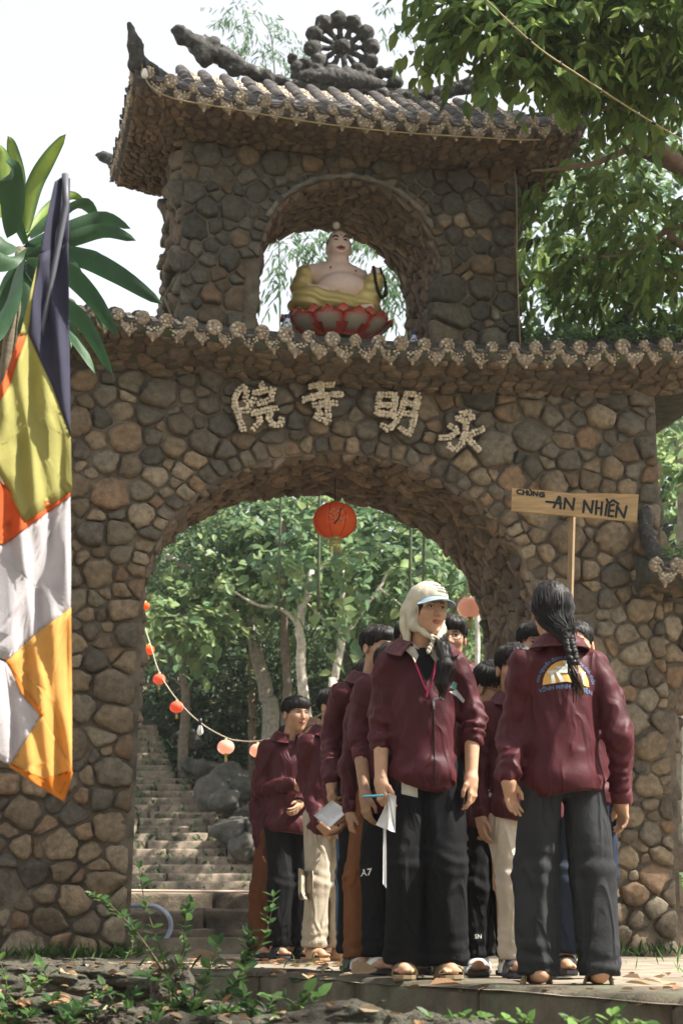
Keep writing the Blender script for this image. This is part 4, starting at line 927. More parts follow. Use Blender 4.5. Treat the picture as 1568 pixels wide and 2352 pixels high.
# ---- dracaena at the left: strap leaves, each a part
M['drac'] = mat('strap_leaf', attr=True, rough=.5, var=.3, ns=9, bump=.2, bs=60, spec=.3, leaf=.22, stretch=(1, 1, .3))
dr = empty('dracaena', A(-40, 2190, 8.9), 0, 'dracaena with long glossy strap leaves rising behind the flag', 'plant'); DO = np.array(dr.location)
def strap(pts, w, col=(.03, .075, .03), stripe=None, seed=0):
    rr = np.random.RandomState(seed); n = 14; c = spl([A(x, y, d) for x, y, d in pts], n); t = np.gradient(c, axis=0); t = unit(t)
    view = unit(c - CAM); s = unit(np.cross(t, view) + rr.normal(size=3) * .25 * np.array([1, 1, 1])); up = unit(np.cross(s, t))
    u = np.linspace(0, 1, n); prof = w * np.minimum(1, np.sin(np.pi * np.clip(u * .93 + .07, 0, 1)) ** .55); mb = MB(); V = []; C = []
    for k in (-1, -.45, 0, .45, 1):
        wav = .10 * w * np.sin(u * 13 + seed) * (abs(k) > .9)
        V.append(c + s * (k * prof)[:, None] + up * ((abs(k) * .16 * prof) + wav)[:, None])
        cc = np.array(col) if (stripe is None or abs(k) > .5) else np.array(stripe); C.append(np.tile(cc * (1.25 if abs(k) > .9 else 1), (n, 1)))
    V = np.stack(V, 1).reshape(-1, 3); C = np.stack(C, 1).reshape(-1, 3); I = np.arange(n * 5).reshape(n, 5)
    F = np.stack([I[:-1, :-1], I[1:, :-1], I[1:, 1:], I[:-1, 1:]], -1).reshape(-1, 4)
    mb.add(V - DO, F, C).obj('leaf', M['drac'], dr)
S1 = (.19, .27, .05)
for i, (p, w, c, st) in enumerate([
    ([(60, 560, 8.9), (20, 470, 8.8), (-20, 420, 8.7), (-40, 400, 8.6)], .04, (.03, .072, .03), None), ([(80, 570, 8.9), (150, 590, 8.9), (210, 585, 8.9), (262, 612, 8.9)], .032, (.03, .07, .03), None), ([(60, 590, 8.8), (110, 640, 8.7), (150, 720, 8.6), (165, 800, 8.5)], .035, (.026, .066, .028), None), ([(70, 590, 9), (160, 640, 9), (215, 690, 9), (240, 760, 9)], .034, (.03, .075, .03), None), ([(50, 600, 8.9), (85, 680, 8.9), (110, 770, 8.9), (112, 850, 8.9)], .032, (.028, .07, .03), None), ([(60, 600, 9), (20, 640, 9), (0, 720, 9), (-8, 820, 9)], .034, (.03, .07, .03), None), ([(50, 640, 8.9), (60, 720, 8.9), (90, 800, 8.9), (100, 900, 8.9)], .03, (.10, .13, .05), None),
    ([(60, 530, 8.9), (75, 440, 8.85), (110, 370, 8.8), (152, 308, 8.7)], .050, (.04, .095, .035), S1), ([(30, 520, 8.9), (45, 430, 8.9), (30, 350, 8.9), (18, 312, 8.9)], .042, (.04, .09, .035), S1), ([(0, 500, 8.9), (15, 440, 8.9), (10, 370, 8.9), (-5, 330, 8.9)], .045, (.04, .09, .035), S1),
    ([(30, 540, 8.7), (32, 470, 8.6), (25, 400, 8.5), (30, 385, 8.4)], .08, (.028, .066, .028), None), ([(70, 540, 8.9), (130, 500, 9), (190, 470, 9.2), (225, 500, 9.3)], .05, (.03, .07, .03), None), ([(60, 545, 8.9), (110, 480, 9), (160, 450, 9.1), (192, 458, 9.2)], .03, (.05, .11, .04), S1),
    ([(70, 560, 8.9), (170, 520, 8.9), (240, 500, 8.9), (300, 525, 8.8)], .042, (.03, .072, .03), None), ([(75, 565, 8.8), (160, 550, 8.8), (240, 530, 8.8), (312, 552, 8.7)], .048, (.032, .078, .032), None), ([(60, 580, 8.8), (180, 590, 8.6), (270, 630, 8.5), (375, 700, 8.4)], .055, (.026, .064, .028), None),
    ([(60, 600, 8.7), (140, 620, 8.5), (200, 670, 8.4), (272, 775, 8.3)], .058, (.025, .066, .026), None), ([(60, 610, 8.7), (130, 690, 8.4), (190, 740, 8.3), (262, 865, 8.2)], .048, (.026, .07, .028), None), ([(50, 620, 8.7), (110, 710, 8.4), (170, 770, 8.3), (220, 860, 8.2)], .040, (.03, .075, .028), None),
    ([(60, 590, 8.9), (120, 570, 8.7), (160, 610, 8.6), (190, 640, 8.5)], .045, (.03, .07, .03), None), ([(40, 570, 8.8), (20, 560, 8.5), (-30, 580, 8.4), (-60, 640, 8.3)], .06, (.026, .062, .026), None), ([(60, 570, 8.7), (30, 590, 8.4), (-10, 600, 8.3), (-70, 590, 8.2)], .06, (.03, .07, .028), None),
    ([(50, 600, 8.7), (30, 680, 8.4), (10, 740, 8.3), (-20, 800, 8.2)], .05, (.028, .07, .03), None), ([(50, 600, 8.9), (70, 700, 8.8), (60, 760, 8.8), (50, 800, 8.8)], .05, (.028, .066, .03), None), ([(60, 560, 9), (100, 590, 9), (130, 640, 9.1), (120, 690, 9.2)], .05, (.028, .06, .028), None), ([(40, 620, 8.8), (10, 700, 8.8), (-20, 760, 8.7), (-40, 850, 8.6)], .05, (.028, .07, .03), None)]): strap(p, w * .98, c, st, i)
mb = MB(); limb(mb, np.array([A(-40, 2190, 8.9), A(-30, 1500, 8.9), A(10, 900, 8.9), A(50, 570, 8.9)]) - DO, .05, .03, (.16, .13, .09)); limb(mb, np.array([A(10, 900, 8.9), A(40, 780, 8.9), A(45, 600, 8.9)]) - DO, .03, .02, (.2, .18, .12)); mb.obj('stem', M['bark'], dr)
# ---- ferns and creeper on the lower roof, right of the tower
rgm = np.random.RandomState(5); st = np.column_stack([rgm.uniform(1.5, 2.95, 170), rgm.uniform(-.25, .6, 170), np.zeros(170)]); st[:, 2] = 4.46 + .2 * np.clip((st[:, 1] + .25) / .4, 0, 1) + [zl(x) - zl(0) for x in st[:, 0]]
p, d, n = sprays(rgm, st, rgm.normal(size=(170, 3)) * [.6, .6, .2] + [0, -.2, .6], .16, 8, .2)
fern = link('roof_ferns', leaf_mesh('roof_ferns', p, d, n, .05 * rgm.uniform(.6, 1.4, len(p)), leafcols(rgm, len(p), GC + GB), rgm, .5)); tag(fern, 'small ferns and creeper growing on the lower roof beside the tower', 'fern', kind='stuff')
st = np.column_stack([rgm.uniform(2.5, 4.6, 170), rgm.uniform(-.3, .5, 170), np.zeros(170)]); st[:, 2] = 2.84 + .3 * np.clip((st[:, 1] + .3) / .9, 0, 1)
p, d, n = sprays(rgm, st, rgm.normal(size=(170, 3)) * [.6, .6, .2] + [0, -.2, .6], .2, 9, .2)
fern = link('roof_ferns', leaf_mesh('roof_ferns', p, d, n, .06 * rgm.uniform(.6, 1.4, len(p)), leafcols(rgm, len(p), GC), rgm, .4)); tag(fern, 'pale ferns covering the low wing roof', 'fern', kind='stuff')
# ================================================================== people
M['skin'] = mat('skin', attr=True, rough=.55, var=.18, ns=26, bump=.06, bs=220, spec=.35, sub=.10)
M['jack'] = mat('maroon_windbreaker', (.055, .0082, .012), sheen=.16, rough=.55, var=.2, ns=7, bump=.25, bs=45, spec=.2, bdist=.006, crease=(7.5, .35, .012, (1, 1, .4)))
M['rib'] = mat('maroon_ribbing', (.085, .014, .022), rough=.7, var=.15, ns=30, bump=.3, bs=90)
M['hair'] = mat('black_hair', (.012, .010, .009), rough=.55, var=.4, ns=60, bump=.55, bs=90, spec=.22, stretch=(1, 1, .12), bdist=.004)
M['hairb'] = mat('brown_hair', (.16, .085, .05), rough=.42, var=.4, ns=60, bump=.55, bs=90, spec=.5, stretch=(1, 1, .12), bdist=.004)
M['dark'] = mat('dark_detail', (.012, .010, .010), rough=.4, var=0, bump=0)
M['white'] = mat('white_detail', (.72, .70, .66), rough=.5, var=.06, bump=0)
M['attr'] = mat('painted', attr=True, rough=.5, var=.08, bump=0)
def cloth(name, c, rough=.85, var=.18, sp=.06): return mat(name, c, rough=rough, var=var, ns=9, bump=.35, bs=60, spec=sp, bdist=.006, crease=(7, .6, .014, (1, 1, .4)))
CL = {'black': cloth('black_cotton', (.012, .012, .013)), 'grey': cloth('washed_black_denim', (.030, .031, .032)), 'brown': cloth('brown_cotton', (.115, .045, .022)), 'khaki': cloth('khaki_cotton', (.34, .29, .22)), 'cream': cloth('cream_denim', (.52, .45, .36)), 'blue': cloth('blue_denim', (.05, .085, .13)), 'navy': cloth('dark_denim', (.022, .028, .042)), 'rust': cloth('rust_cotton', (.15, .062, .028))}
SKIN = np.array([.40, .225, .135]); HZ = -PHI; HS = .94
FOLD = eul(.15, .38, .3).astype(np.float32); FOLD2 = eul(-.2, -.5, 1.1).astype(np.float32)
def sdf_obj(name, parent, f, lo, hi, h, m, col=None, smooth=True):
    V, F = nets(f, lo, hi, h)
    if not len(V): return None
    return MB().add(V, F, col(V) if callable(col) else col).obj(name, m, parent)
def head_parts(P):
    """face and skull in head coordinates (facing -y, origin between the ears)"""
    X = np.abs(P[..., 0]); Q = P.copy(); Q[..., 0] = X
    d = smin(s_ell(P, (0, .014, .036), (.076, .093, .082)), s_ell(P, (0, -.022, -.032), (.061, .066, .083)), .035)
    d = smin(d, s_ell(P, (0, -.002, -.058), (.056, .056, .048)), .03)
    d = smin(d, s_ell(P, (0, -.062, -.098), (.021, .020, .017)), .025)
    d = smin(d, s_ell(Q, (.040, -.058, -.018), (.022, .022, .020)), .03)
    d = smin(d, s_cap(Q, (.0, -.086, .026), (.040, -.073, .028), .006, .006), .018)
    d = smax(d, -s_ell(Q, (.031, -.104, .008), (.019, .019, .011)), .012)
    d = smin(d, s_cap(P, (0, -.082, .018), (0, -.103, -.026), .0075, .0115), .010)
    d = smin(d, s_ell(Q, (.0115, -.094, -.029), (.0075, .009, .0065)), .006)
    d = smin(d, s_ell(P, (0, -.091, -.0545), (.021, .008, .0045)), .005)
    d = smin(d, s_ell(P, (0, -.089, -.0635), (.018, .008, .006)), .005)
    d = smin(d, smax(s_ell(Q, (.079, .014, -.006), (.010, .020, .030)), -s_ell(Q, (.088, .010, -.004), (.006, .012, .019)), .006), .006)
    return d
def hairline(P, style, off):
    th = np.abs(np.arctan2(P[..., 0], -P[..., 1])) * 180 / math.pi        # 0 front, 180 back
    X = [0, 35, 55, 75, 88, 100, 120, 180]
    Z = {'fringe': [.036, .034, .022, -.012, -.022, .012, -.05, -.082], 'short': [.060, .058, .045, .008, -.020, .015, -.055, -.078], 'pulled': [.075, .072, .055, .02, .012, .0, -.06, -.085], 'part': [.088, .055, .012, -.05, -.09, -.12, -.13, -.14]}[style]
    z = np.interp(th, X, Z)
    return z + .016 * (vnoise(np.stack([P[..., 0] * 75, P[..., 1] * 75, P[..., 2] * 0 + off], -1)) - .5)
def hair_sdf(P, style, off, vol=1.):
    d = s_ell(P, (0, .020, .048), (.086 * vol, .103 * vol, .088 * vol))
    if style in ('fringe', 'short'): d = smin(d, s_ell(P, (.01, -.055, .072), (.070, .050, .042)), .03)
    st = vnoise(np.stack([P[..., 0] * 110, P[..., 1] * 110, P[..., 2] * 9 + off], -1)) - .5
    d = d - .008 * st - .010 * (vnoise(P, 28, off) - .5)
    return smax(d, hairline(P, style, off) - P[..., 2], .008)
def hand_pts(w, d, n, curl, side, sz=1., spread=.0):
    """wrist, finger direction, palm normal; side = +1 puts the thumb towards d x n"""
    d = unit(np.array(d, float)); n = np.array(n, float); n = unit(n - d * (n @ d)); s = np.cross(d, n) * side; ch = []
    w = np.array(w, float)
    for i, (off, L) in enumerate(((.028, .074), (.0095, .083), (-.0095, .077), (-.027, .060))):
        kn = w + d * (.088 - .004 * abs(i - 1)) * sz + s * off * sz; p = [w + s * off * .45 * sz + d * .01, kn]; ang = 0; c = curl[i] if hasattr(curl, '__len__') else curl
        for q in (.45, .31, .24):
            ang += c * (1.0 if q > .4 else 1.15); v = d * math.cos(ang) + n * math.sin(ang) + s * spread * off * 10; p.append(p[-1] + unit(v) * L * q * sz)
        ch.append((p, [.016 * sz, .0115 * sz, .0090 * sz, .0082 * sz, .0070 * sz]))
    t = [w + d * .012 * sz + s * .016 * sz, w + d * .042 * sz + s * .040 * sz + n * .012 * sz, w + d * .070 * sz + s * .048 * sz + n * .024 * sz, w + d * .092 * sz + s * .043 * sz + n * .032 * sz]
    ch.append((t, [.017 * sz, .0135 * sz, .0105 * sz, .0085 * sz])); return ch
def strip(mb, rows, thick=.004, col=None, mt=0):
    """a cloth strip given as rows of points (rows x columns), given a real thickness"""
    G = np.array(rows, float); a, b = G.shape[:2]
    du = np.gradient(G, axis=0); dv = np.gradient(G, axis=1); n = unit(np.cross(du, dv)); T = np.concatenate([(G + n * thick / 2).reshape(-1, 3), (G - n * thick / 2).reshape(-1, 3)])
    I = np.arange(a * b).reshape(a, b); F = np.stack([I[:-1, :-1], I[1:, :-1], I[1:, 1:], I[:-1, 1:]], -1).reshape(-1, 4).tolist(); o = a * b
    F += [[q + o for q in f[::-1]] for f in F]
    loop = list(I[0, :]) + list(I[1:, -1]) + list(I[-1, -2::-1]) + list(I[-2:0:-1, 0])
    F += [[int(loop[(k + 1) % len(loop)]), int(loop[k]), int(loop[k]) + o, int(loop[(k + 1) % len(loop)]) + o] for k in range(len(loop))]
    mb.add(T, F, col, mt)
def person(label, d, px, H, yaw=0., head=(0, 0, 0), hxy=(0, 0), arms=None, pants='black', cut='straight', hair='fringe', shoes=None, glasses=False, skin=1.0, hem=.80, feet=None, gz0=0., collar='fall', fine=1., hairvol=1., hmat='hair', face=True, wide=1., cuffskin=True, stance=.095, group='students queueing in maroon jackets', sag=0.):
    """yaw turns the body from facing the viewpoint (0) towards the picture's right; arms are given as picture columns/rows plus depth"""
    root = np.array([*at_d(px, 2110, d)[:2], gz0]); t = empty('person', root, HZ, label, 'person', group); k = H / 1.70
    def loc(x, y, dy=0.):
        v = at_d(x, y, d) - root; v = rotz(v, -HZ); v[1] += dy; return v
    B = lambda v: rotz(np.array(v, float) * k, yaw); sd = int(px * 7 + d * 31) % 97
    sk = SKIN * skin; hc = np.array([hxy[0], hxy[1] , 1.585 * k]); hc[:2] += rotz(np.array([0, -.03 * k, 0]), yaw)[:2]
    RH = np.array(Matrix.Rotation(yaw + head[0], 3, 'Z') @ Matrix.Rotation(head[1], 3, 'X') @ Matrix.Rotation(head[2], 3, 'Y')).astype(np.float32)
    toH = lambda P: ((P - hc.astype(np.float32)).reshape(-1, 3) @ RH).reshape(P.shape) / np.float32(HS); frH = lambda v: np.asarray(v, float) * HS @ RH.T.astype(float) + hc
    nb = B((0, .02, 1.36))
    # ---------------- body: head and neck, hands and forearms, feet, and the trunk under the clothes
    body = MB()
    def fh(P):
        Q = toH(P); dd = head_parts(Q); return smin(dd, s_cap(P, frH((0, .022, -.05)), nb, .050, .058), .025)
    h = (.0034 if fine > 1 else .0042) if face else .006
    V, F = nets(fh, np.minimum(hc, nb) - [.12, .14, .02 if False else .16], hc + [.12, .14, .14], h)
    Q = toH(V.astype(np.float32)); C = np.tile(sk, (len(V), 1))
    lip = ((Q[:, 0] / .023) ** 2 + ((Q[:, 2] + .0588) / .0105) ** 2 < 1) & (Q[:, 1] < -.07); C[lip] = sk * [.86, .52, .52]
    red = np.exp(-((Q - [0, -.10, -.026]) ** 2).sum(1) / .0002)[:, None] * .10; C = C * (1 - red * [0, 1, 1])
    body.add(V, F, C)
    sleeves = []
    for sgn in (-1, 1):                     # -1: arm on the picture's left when yaw = 0
        a = (arms or {}).get(sgn, {}); S = B((sgn * .150 * wide, .01, 1.352)); el = a.get('el'); wr = a.get('wr')
        el = loc(*el) if el is not None else S + rotz(np.array([sgn * .05, .03, -.29]) * k, yaw); wr = loc(*wr) if wr is not None else el + rotz(np.array([-sgn * .005, -.06, -.25]) * k, yaw)
        fr = a.get('sleeve', .92); fd = a.get('dir'); fd = unit(wr - el) if fd is None else unit(np.array(fd, float)); nn = a.get('palm', rotz(np.array([-sgn, .25, 0]), yaw)); 
        ts = a.get('thumb', 1 if np.cross(fd, np.array(nn, float)) @ rotz(np.array([0, -1., 0]), yaw) > 0 else -1)
        HP = hand_pts(wr, fd, nn, a.get('curl', .32), ts, .90 * k, a.get('spread', 0)); pts = np.concatenate([np.array(c[0]) for c in HP] + [[wr, el]])
        def fa(P):
            r = s_cap(P, el, wr, .040 * k, .026 * k); r = smin(r, s_cap(P, wr, wr + fd * .03, .026 * k, .024 * k), .015)
            hd = None
            for i, (c, rr) in enumerate(HP):
                e = s_chain(P, c[:2], rr[:2], .006); hd = e if hd is None else smin(hd, e, .011)
            for i, (c, rr) in enumerate(HP): hd = smin(hd, s_chain(P, c[1:], rr[1:], .003), .003)
            return smin(r, hd, .018)
        V, F = nets(fa, pts.min(0) - .05, pts.max(0) + .05, .0038 if fine > 1 else .0048); C = np.tile(sk * a.get('tone', 1.), (len(V), 1)); body.add(V, F, C)
        end = el + (wr - el) * fr; sleeves.append((sgn, S, el, end, a.get('bunch', 0.), wr))
    # feet
    ft = feet or [(-stance, 0, yaw), (stance, 0, yaw)]; FT = []
    for i, (fx, fy, fa_) in enumerate(ft):
        o = rotz(np.array([fx * k, fy, 0]), yaw); L = .245 * k; FT.append((o, fa_))
        def ff(P, o=o, fa_=fa_):
            Q = rotz(P - o.astype(np.float32), -fa_); r = s_cap(Q, (0, .02, .09), (0, .015, .24), .034, .036)
            r = smin(r, s_cap(Q, (0, .05, .062), (0, -.09, .048), .034, .030, (1, 1, 1.15)), .03)
            m = 1 if i else -1
            for j in range(5): r = smin(r, s_cap(Q, (m * (-.030 + .0165 * j), -.085, .045), (m * (-.033 + .017 * j), -.128 + .007 * j, .040), .0115 - .001 * j, .0095 - .0011 * j), .006)
            return r
        V, F = nets(ff, o + [-.17, -.17, .0], o + [.17, .17, .34], .0062); body.add(V, F, sk)
    def trunk(P):
        Q = rotz(P, -yaw).astype(np.float32) / k; r = s_cap(Q, (0, 0, .92), (0, 0, 1.26), .115, .125, (1, 1.35, 1)); r = smin(r, s_cap(Q, (-.11, .01, 1.33), (.11, .01, 1.33), .036, .036), .05); Q2 = Q.copy(); Q2[..., 0] = np.abs(Q[..., 0])
        r = smin(r, s_cap(Q2, (.085, 0, .88), (.095, .01, .48), .065, .036), .04); return smin(r, s_cap(Q2, (.095, .01, .48), (stance, .02, .1), .036, .026), .03)
    V, F = nets(trunk, np.array([-.3, -.3, .05]) * k, np.array([.3, .3, 1.42]) * k, .028); body.add(V, F, sk)
    body.obj('body', M['skin'], t)
    # ---------------- face details set into the skin
    def surf(x, z):
        y = np.linspace(-.13, -.03, 160); P = np.stack([np.full(160, x), y, np.full(160, z)], -1).astype(np.float32); q = head_parts(P); i = np.argmax(q < 0); return y[i]
    if face:
        for s in (-1, 1):
            mb = MB(); n = 12; out = []; xs = [(math.cos(a), math.sin(a)) for a in np.linspace(0, 2 * math.pi, n, endpoint=False)]
            cx, cz = s * .031, .0075; ye = surf(cx, cz)
            def P3(x, z, y=0): return frH((x, min(ye, surf(x, z)) - .0012 - y, z))
            mb.add([P3(cx, cz)] + [P3(cx + .0135 * c, cz + .0050 * q + s * 0) for c, q in xs], [[0, 1 + (j + 1) % n, 1 + j] for j in range(n)], (.55, .50, .46), 0)
            mb.add([P3(cx, cz, .0008)] + [P3(cx + .0056 * c, cz + .0050 * q, .0008) for c, q in xs], [[0, 1 + (j + 1) % n, 1 + j] for j in range(n)], (.012, .008, .006), 0)
            mb.obj('eye', M['attr'], t)
            mb = MB(); tube(mb, [P3(cx + .0165 * u, cz + .0058 * math.cos(u * 1.45) - .001 * u * s, .001) for u in np.linspace(-1, 1, 7)], [.0008, .0015, .0019, .0019, .0019, .0015, .0008], 5); mb.obj('eyelash', M['dark'], t)
            mb = MB(); tube(mb, [frH((s * (.0135 + .034 * u), surf(s * (.0135 + .034 * u), .024 + .006 * math.sin(u * 2.4)) - .0012, .024 + .006 * math.sin(u * 2.4))) for u in np.linspace(0, 1, 7)], [.0018, .0027, .003, .003, .0026, .002, .001], 5, flat=.7); mb.obj('eyebrow', M['hair'] if hmat == 'hair' else M['dark'], t)
        mb = MB(); tube(mb, [frH((u * .021, surf(u * .019, -.0588) - .0008, -.0588 - .001 * u * u)) for u in np.linspace(-1, 1, 7)], .0011, 5); mb.obj('mouth', M['lipline'], t)
    if glasses:
        mb = MB()
        for s in (-1, 1):
            tube(mb, [frH((s * .034 + .024 * math.cos(a), -.104, .004 + .019 * math.sin(a))) for a in np.linspace(0, 2 * math.pi, 20)], .0016, 5, cap=False); tube(mb, [frH((s * .058, -.103, .010)), frH((s * .078, -.05, .012)), frH((s * .082, .01, .010))], .0016, 5)
        tube(mb, [frH((-.011, -.105, .008)), frH((0, -.107, .010)), frH((.011, -.105, .008))], .0015, 5); mb.obj('glasses', M['frame'], t)
    # ---------------- hair
    if hair in ('fringe', 'short', 'pulled', 'part'):
        nlock = {'fringe': 300, 'short': 300, 'pulled': 0, 'part': 40}[hair]
        def fr_(P): return hair_sdf(toH(P), hair, sd, hairvol)
        sdf_obj('hair', t, fr_, hc + [-.15, -.16, -.17 if hair == 'part' else -.13], hc + [.15, .16, .18], .0042, M[hmat])
        # loose locks over the surface
        rr = np.random.RandomState(sd); mb = MB()
        for _ in range(nlock):
            th = rr.uniform(-math.pi, math.pi); p0 = np.array([math.sin(th) * .055, .02 - math.cos(th) * .06, .048 + .088 * hairvol * .86]); L = []
            ze = np.interp(abs(math.degrees(th)), [0, 35, 60, 85, 110, 180], [.03, .03, .005, -.015, -.04, -.078]) if hair in ('fringe', 'short') else -.02
            sw0 = rr.uniform(-.45, .45); ze += rr.uniform(-.012, .015); fl = rr.uniform(.97, 1.06)
            for u in np.linspace(0, 1, 5):
                z = (p0[2] - .012) * (1 - u) + ze * u; e = math.sqrt(max(.02, 1 - ((z - .048) / (.090 * hairvol)) ** 2)); sw = sw0 * u + rr.uniform(-.03, .03)
                L.append(frH((math.sin(th + sw) * .088 * fl * hairvol * e, .02 - math.cos(th + sw) * .105 * fl * hairvol * e, z + rr.uniform(-.002, .002))))
            tube(mb, L, [.0012, .0020, .0019, .0015, .0004], 4)
        if nlock: mb.obj('hair_locks', M[hmat], t)
    # ---------------- jacket
    hz_ = hem * k; amp = .012
    def fj(P):
        Q = rotz(P, -yaw).astype(np.float32) / k
        r = s_cap(Q, (0, 0, hem + .02), (0, .0, 1.24), .150 * wide, .136 * wide, (1, 1.22, 1)); r = smin(r, s_cap(Q, (-.120 * wide, .012, 1.352), (.120 * wide, .012, 1.352), .052, .052), .06)
        r = smin(r, s_cap(Q, (0, .015, 1.37), (0, .02, 1.44), .082, .064), .05)
        # blouson above the hem band
        r = smin(r, s_ell(Q, (0, 0, hem + .065), (.160 * wide, .138, .070)), .06)
        for sgn, S, el, en, bu, wr in sleeves:
            ax = unit(en - el); e1 = s_cap(P, S, el, .057 * k, .053 * k); e2 = s_cap(P, el, en, .053 * k, .046 * k); tt = ((P - el.astype(np.float32)) @ ax.astype(np.float32))
            e2 = e2 - (.002 + .0045 * bu) * np.sin(tt * 130 + 11 * vnoise(P, 13, sd)); e = smin(e1, e2, .03)
            au = unit(el - S); ta = ((P - S.astype(np.float32)) @ au.astype(np.float32)); e = e - .0028 * np.sin(ta * 60 + 14 * vnoise(P, 8, sd + 3)); r = smin(r, e, .018)
            r = smin(r, s_cap(P, S * .92 + B((0, 0, 1.352)) * .08, S * .75 + el * .25, .060 * k, .058 * k), .035)
        Wp = P + .07 * np.stack([vnoise(P, 5, sd), vnoise(P, 5, sd + 7), vnoise(P, 5, sd + 13)], -1)
        for Fo, am, o_ in ((FOLD, .0085, 0), (FOLD2, .0065, 21)):
            wv = vnoise(Wp @ Fo, np.array([17., 17, 3.2]), sd + o_); r = r - am * np.clip(1 - 4.5 * np.abs(wv - .5), 0, 1)
        r = r + .004 - .006 * (vnoise(P, 5.5, sd + 9) - .5) * 2
        r = smax(r, hz_ + .010 * np.sin(Q[..., 0] * 14 + sd) - sag * Q[..., 0] - P[..., 2], .012)
        hole = s_cap(Q, (0, -.012, 1.44), (0, -.03, 1.62), .058, .075)
        if collar == 'open': hole = smin(hole, s_cap(Q, (.012, -.13, 1.22), (.0, -.10, 1.46), .010, .075), .02)
        return smax(r, -hole, .008)
    allp = np.array([q for s_ in sleeves for q in (s_[1], s_[2], s_[3])] + [[-.24 * k, -.22 * k, hz_], [.24 * k, .22 * k, 1.5 * k]])
    jo = sdf_obj('jacket', t, fj, allp.min(0) - .11, allp.max(0) + .11, .0105 / (1.15 if fine > 1 else 1), M['jack'])
    mb = MB()
    for sgn, S, el, en, bu, wr in sleeves:
        ax = unit(en - el); mb = MB(); tube(mb, [en - ax * .035, en - ax * .01, en + ax * .014, en + ax * .02], [.045 * k, .046 * k, .041 * k, .035 * k], 14)
        mb.obj('cuff', M['rib'], jo)
    # collar
    mb = MB(); rows = []; A0 = 18 if collar == 'fall' else 40
    for a in np.linspace(R(A0), R(360 - A0), 25):
        s_, c_ = math.sin(a), -math.cos(a); fl = 1 if collar == 'fall' else 1.55; front = max(0, math.cos(a))
        st = lambda r, z: B((s_ * r * 1.08, .012 + c_ * r * 1.05 - .015 * front, z - .035 * front * (1 if collar == 'fall' else 1.6)))
        rows.append([st(.066, 1.425), st(.068, 1.462), st(.074, 1.480), st(.086 * fl ** .3, 1.470), st(.108 * fl ** .5, 1.440), st(.122 * fl ** .6, 1.418 - .01 * (fl - 1))])
    strip(mb, rows, .006); mb.obj('collar', M['jack'], jo)
    # ---------------- trousers
    W = {'wide': (.092, .088, .090), 'straight': (.090, .076, .074), 'slim': (.088, .070, .056)}[cut]; bot = {'wide': .055, 'straight': .075, 'slim': .09}[cut]
    def fp(P):
        Q = rotz(P, -yaw).astype(np.float32); q = s_ell(Q / k, (0, 0, .92), (.130 * min(wide, 1.1), .100, .15)); 
        for o, fa_ in FT:
            ob = rotz(o, -yaw); sg = np.sign(ob[0]) or 1; kn = np.array([ob[0] * .95, ob[1] - .015, .47 * k]); hp = np.array([.082 * sg, 0, .88]) * k; an = np.array([ob[0], ob[1] + .005, bot - .06])
            l = smin(s_cap(Q, hp, kn, W[0] * k, W[1] * k, (1, 1.05, 1)), s_cap(Q, kn, an, W[1] * k, W[2] * k, (1, 1.05, 1)), .04); q = smin(q, l, .012)
        q = q - .010 * (1 - np.abs(2 * vnoise(P, np.array([15., 15, 2.6]), sd) - 1) * 2) - .006 * (vnoise(P, 7, sd + 4) - .5) * 2
        hb = np.clip(1 - (P[..., 2] - bot) / .20, 0, 1); kb = np.exp(-((P[..., 2] - .50 * k) / .07) ** 2); q = q - (.0065 * hb + .0045 * kb) * np.sin(P[..., 2] * 105 + 9 * vnoise(P, 8, sd + 5))
        return smax(smax(q, P[..., 2] - 1.05 * k, .01), bot + .012 * vnoise(P, 18, sd) - P[..., 2], .006)
    ex = max(abs(o[0]) for o, _ in FT) + .2; ey = max(abs(o[1]) for o, _ in FT) + .22
    po = sdf_obj('trousers', t, fp, (-ex, -ey, bot - .02), (ex, ey, 1.08 * k), .0125, CL[pants])
    # ---------------- slides
    for i, (o, fa_) in enumerate(FT):
        sc_, st_ = (shoes or [((.02, .02, .02), (.03, .03, .03))] * 2)[i]; mb = MB(); m = 1 if i else -1
        ol = [(0, -.142), (.03, -.135), (.046, -.10), (.048, -.05), (.040, .02), (.040, .08), (.028, .115), (0, .125), (-.028, .115), (-.038, .08), (-.036, .02), (-.044, -.05), (-.045, -.10), (-.032, -.135)]; n = len(ol)
        V = []
        for z, g in ((0.002, .96), (.012, 1.02), (.026, 1.0)): V += [(x * g * 1.06 * m, y * g, z) for x, y in ol]
        Fq = [[r_ * n + j, r_ * n + (j + 1) % n, (r_ + 1) * n + (j + 1) % n, (r_ + 1) * n + j] for r_ in range(2) for j in range(n)] + [list(range(n))[::-1], [2 * n + j for j in range(n)]]
        so = MB().add(rotz(np.array(V), fa_) + o, Fq, sc_).obj('sandal', M['attr'], t, smooth=False)
        rows = []
        for a in np.linspace(0, math.pi, 13): rows.append([rotz(np.array([.052 * math.cos(a), y, .018 + hh * math.sin(a) ** .8]), fa_) + o for y, hh in ((-.092, .046), (-.07, .058), (-.03, .068), (.0, .074))])
        mb = MB(); strip(mb, rows, .007, st_); mb.obj('strap', M['attr'], so)
    return dict(root=t, loc=loc, frH=frH, surf=surf, B=B, k=k, jacket=jo, trousers=po, hc=hc, yaw=yaw, toH=toH, sleeves=sleeves, d=d, rootp=root)
M['lipline'] = mat('mouth_line', (.10, .022, .02), rough=.5, var=0, bump=0); M['frame'] = mat('spectacle_frame', (.03, .026, .022), rough=.3, var=0, bump=0)
